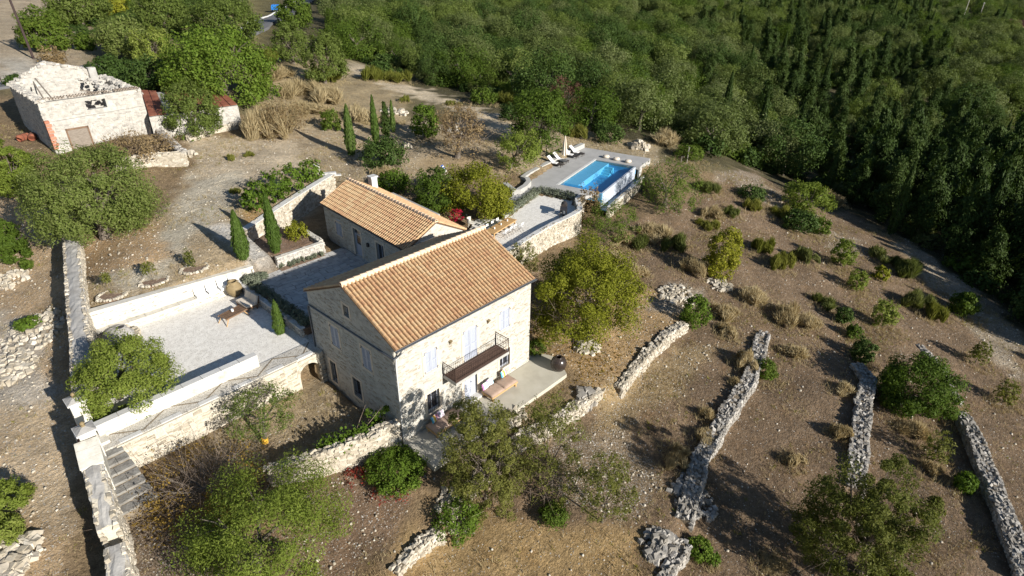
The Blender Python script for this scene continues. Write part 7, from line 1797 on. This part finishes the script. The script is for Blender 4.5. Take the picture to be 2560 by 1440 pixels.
for sx in np.arange(40, 130, 4.2):       # the close-packed dark edge of the cypress wood
    for sy in np.arange(-62, 40, 4.2):
        x_, y_ = sx + rngF.uniform(-1.7, 1.7), sy + rngF.uniform(-1.7, 1.7); z_ = h1(x_, y_); a_, b_, d_ = topx(np.array([x_, y_, z_]))
        if d_ < 40 or not inpoly(np.array(a_), np.array(b_), [(2150,545),(2110,470),(2180,400),(2620,480),(3300,700),(3300,1200),(2640,905),(2440,718),(2300,640)]): continue
        inf = a_ < 2600
        trees.append((float(d_) + (0 if inf else 5000), 'wild', x_, y_, z_, rngF.uniform(.6, 1.05), rngF.uniform(0, 6.28), rngF.random()))
trees.sort(key=lambda q: q[0])
SPEC = {'olive': ('olive_tree', 'grey-green bushy tree among the crowded trees of the wooded valley', 'trees of the wooded valley', ol, tkm),
        'wild': ('cypress_tree', 'dark ragged broad cypress crowded in the shaded cypress wood', 'broad cypresses of the cypress wood', cy, tkc),
        'slim': ('cypress_tree', 'dark slim pointed cypress rising in the shaded cypress wood', 'slim cypresses of the cypress wood', cs_, tkc)}
cnt = {'olive': 0, 'wild': 0, 'slim': 0}; LIM = {'olive': 280, 'wild': 225, 'slim': 60}
rest = {'olive': [], 'wild': [], 'slim': []}
for q in trees:
    dd, w, x, y, z, s, a, r = q
    nm, lab, grp, ms, tm_ = SPEC[w]
    if cnt[w] < LIM[w] and dd < 4000:
        cnt[w] += 1; t = thing(nm, lab, 'tree', (x, y, z - .1), a, grp); t.scale = (s, s, s * (.85 + .3 * r)); link('crown', ms[int(r * len(ms)) % len(ms)], t)
        if dd < 120: link('trunk', tm_, t)
    else: rest[w].append(q)
def scatter(name, items, srcs, zoff=-.1):
    """One object: a crowd of plants too many to build singly."""
    pm = bpy.data.meshes.new(name); n = len(items); pm.vertices.add(n)
    pm.vertices.foreach_set('co', np.array([(q[2], q[3], q[4] + zoff) for q in items], np.float32).ravel())
    for an, vals in (('sz', [q[5] for q in items]), ('turn', [q[6] for q in items])):
        a = pm.attributes.new(an, 'FLOAT', 'POINT'); a.data.foreach_set('value', np.array(vals, np.float32))
    a = pm.attributes.new('pick', 'INT', 'POINT'); a.data.foreach_set('value', np.array([int(q[7] * 997) % len(srcs) for q in items], np.int32))
    o = link(name, pm); o['kind'] = 'stuff'
    ng = bpy.data.node_groups.new(name, 'GeometryNodeTree'); ng.interface.new_socket('Geometry', in_out='INPUT', socket_type='NodeSocketGeometry'); ng.interface.new_socket('Geometry', in_out='OUTPUT', socket_type='NodeSocketGeometry')
    N = ng.nodes; Lk = ng.links; gi = N.new('NodeGroupInput'); go = N.new('NodeGroupOutput'); jn = N.new('GeometryNodeJoinGeometry')
    def attr(nm_, ty):
        q = N.new('GeometryNodeInputNamedAttribute'); q.data_type = ty; q.inputs['Name'].default_value = nm_; return q.outputs['Attribute']
    sz = attr('sz', 'FLOAT'); tn = attr('turn', 'FLOAT'); pk = attr('pick', 'INT'); cx = N.new('ShaderNodeCombineXYZ'); Lk.new(tn, cx.inputs[2])
    for i, s in enumerate(srcs):
        oi = N.new('GeometryNodeObjectInfo'); oi.inputs['Object'].default_value = s; oi.inputs['As Instance'].default_value = True; oi.transform_space = 'ORIGINAL'
        cmpn = N.new('FunctionNodeCompare'); cmpn.data_type = 'INT'; cmpn.operation = 'EQUAL'
        ins = [k for k in cmpn.inputs if k.type == 'INT']; Lk.new(pk, ins[0]); ins[1].default_value = i
        ip = N.new('GeometryNodeInstanceOnPoints'); Lk.new(gi.outputs[0], ip.inputs['Points']); Lk.new(cmpn.outputs[0], ip.inputs['Selection']); Lk.new(oi.outputs['Geometry'], ip.inputs['Instance']); Lk.new(cx.outputs[0], ip.inputs['Rotation']); Lk.new(sz, ip.inputs['Scale']); Lk.new(ip.outputs[0], jn.inputs[0])
    Lk.new(jn.outputs[0], go.inputs[0]); md = o.modifiers.new('scatter', 'NODES'); md.node_group = ng
    return o
def src_objs(ms): return [[o for o in bpy.data.objects if o.data is m_][0] for m_ in ms if any(o.data is m_ for o in bpy.data.objects)]
if rest['olive']: scatter('far_wood', rest['olive'], src_objs(ol))
if rest['wild'] + rest['slim']: scatter('far_cypress_wood', rest['wild'] + rest['slim'], src_objs(cy + cs_))
# undergrowth between the trees
und = []
for _ in range(5200):
    x, y = rngF.uniform(30, 300), rngF.uniform(-60, 260); und.append((x, y))
und = np.array(und); uz = H(und[:, 0], und[:, 1]); ux, uy, ud = topx(np.c_[und, uz])
oku = inpoly(ux, uy, [(p[0], p[1] + 6) for p in WOOD]) & (ud > 40) & (ux < 2640)
items = [(0, 'u', und[i, 0], und[i, 1], uz[i], rngF.uniform(.5, 1.25), rngF.uniform(0, 6.28), rngF.random()) for i in np.where(oku)[0]]
for _ in range(150):        # scrub on the hill top left
    i_ = rngF.integers(0, 1); px_, py_ = rngF.uniform(180, 860), rngF.uniform(-20, 110)
    if 590 < px_ < 810 and py_ < 115: continue
    g = gr(px_, py_); items.append((0, 'u', g[0], g[1], g[2], rngF.uniform(.4, 1.0), rngF.uniform(0, 6.28), rngF.random()))
first = []
for m_ in us_:
    q = items.pop(); t = thing('shrub', 'low green shrub among the undergrowth of the wood', 'bush', (q[2], q[3], q[4] - .1), q[6], 'undergrowth shrubs of the wood'); t.scale = (q[5],) * 3; first.append(link('foliage', m_, t))
scatter('undergrowth', items, first)

# --- dry grass, weeds and loose stones on the open ground
near = (pz > 10) & (pz < 115) & (px > -60) & (px < 2620) & (py > -40) & (py < 1500)
free = np.ones(GX.shape, bool)
for poly, _z in PLATFORMS: free &= ~inpoly(GX, GY, poly)
idx = np.argwhere(near & free & (pz < 75) & (GX > -20) & (GX < 62) & (GY > -30) & (GY < 62))
rgg = np.random.default_rng(5)
def sample(n, wts):
    p = wts[idx[:, 0], idx[:, 1]].astype(float); p /= p.sum(); k = idx[rgg.choice(len(idx), n, p=p)]
    x = GX[k[:, 0], k[:, 1]] + rgg.uniform(-.16, .16, n); y = GY[k[:, 0], k[:, 1]] + rgg.uniform(-.16, .16, n)
    return x, y, GZ[k[:, 0], k[:, 1]]
patch = np.clip(.4 + wob(.35, .42) + wob(1.1, .25), .03, 1.7) ** 1.5
inforest = inpoly(jx, jy, forest_px); base_w = np.where(inforest, .25, 1.0) * patch
def tufts(name, n, wts, mat, hh, blades, wdm, pts=None):
    x, y, z = sample(n, wts) if pts is None else pts; n = len(x); k = np.repeat(np.arange(n), blades); m_ = len(k)
    b = np.stack([x[k], y[k], z[k] - .03], 1) + np.c_[rgg.normal(size=(m_, 2)) * .07, np.zeros(m_)]
    h = hh * (.5 + rgg.random(n) ** 2 * 1.4)[k] * (.6 + .4 * rgg.random(m_))
    tip = b + np.c_[rgg.normal(size=(m_, 2)) * .38 * h[:, None], h]
    s = unit(np.cross(tip - b, rgg.normal(size=(m_, 3)))) * wdm
    V = np.stack([b - s, b + s, tip], 1)
    o = link(name, np_mesh(name, V.reshape(-1, 3), 3, G[mat])); o['kind'] = 'stuff'
fieldw = inpoly(jx, jy, [(1470,590),(1900,420),(2150,520),(2300,700),(2560,860),(2700,1500),(1240,1500),(1240,1300),(1500,960),(1330,880),(1340,700)])
straw = inpoly(jx, jy, [(650,120),(860,170),(1020,250),(1000,330),(860,310),(700,330),(620,330),(640,200)])
tufts('dry_grass', 22000, base_w * (.6 + .25 * fieldw + 9 * straw), 'dry', .20, 6, .014)
tufts('brown_stubble', 18000, base_w * (.4 + 1.2 * fieldw), 'brown', .12, 5, .013)
ring = []
for (bx, t_) in SHR:
    dep = (np.array(t_.location) - CAM) @ CF; w_ = (bx[2] - bx[0]) / FOC * dep; m_ = int(24 + 26 * w_)
    a = rgg.uniform(0, 6.28, m_); r_ = w_ * (.3 + .55 * rgg.random(m_)); ring.append(np.c_[t_.location.x + r_ * np.cos(a), t_.location.y + r_ * np.sin(a)])
ring = np.concatenate(ring); tufts('bush_grass', 0, None, 'dry', .34, 8, .014, (ring[:, 0], ring[:, 1], H(ring[:, 0], ring[:, 1])))
tufts('green_weeds', 2600, patch * (.4 + .6 * fieldw), 'yellowgreen', .16, 6, .016)
x, y, z = sample(12000, (wgt ** 1.3 + .03) * np.where(inforest, .2, 1)); mb = None
r9 = np.random.default_rng(9); n = len(x); s = .020 + .085 * r9.random(n) ** 4.5
u8 = np.array([(-1, -1, -1), (1, -1, -1), (1, 1, -1), (-1, 1, -1), (-.7, -.7, 1), (.7, -.7, 1), (.7, .7, 1), (-.7, .7, 1)], float)
q = u8[None] * (1 + r9.uniform(-.35, .35, (n, 8, 3))) * s[:, None, None] * np.array([1, .8, .55]) * .8; a = r9.uniform(0, 6.28, n)
X_ = q[..., 0] * np.cos(a)[:, None] - q[..., 1] * np.sin(a)[:, None] + x[:, None]; Y_ = q[..., 0] * np.sin(a)[:, None] + q[..., 1] * np.cos(a)[:, None] + y[:, None]; Z_ = q[..., 2] + (z + s * .25)[:, None]
V = np.stack([X_, Y_, Z_], -1); fcs = [(4, 5, 6, 7), (0, 1, 5, 4), (1, 2, 6, 5), (2, 3, 7, 6), (3, 0, 4, 7)]
me = bpy.data.meshes.new('loose_stones'); me.vertices.add(n * 8); me.vertices.foreach_set('co', V.astype(np.float32).ravel())
li = (np.arange(n)[:, None, None] * 8 + np.array(fcs)[None]).astype(np.int32).ravel(); me.loops.add(len(li)); me.loops.foreach_set('vertex_index', li)
me.polygons.add(n * 5); me.polygons.foreach_set('loop_start', np.arange(0, len(li), 4, dtype=np.int32)); me.update(calc_edges=True); me.materials.append(MT['warmrubble'])
o = link('loose_stones', me); o['kind'] = 'stuff'
# fallen golden leaves under the carob tree
fl = [gr(rgg.normal(1470, 80), rgg.normal(900, 45)) for _ in range(800)]; fl = np.array([g for g in fl if not (g[0] < 12.3 and g[1] > -2.8)]); fl[:, 2] += .03
V = leaves(rgg, fl, np.tile([0, 0, 1.], (len(fl), 1)), .16, .08, .5); o = link('fallen_leaves', np_mesh('fallen_leaves', V.reshape(-1, 3), 4, G['goldleaf'])); o['kind'] = 'stuff'
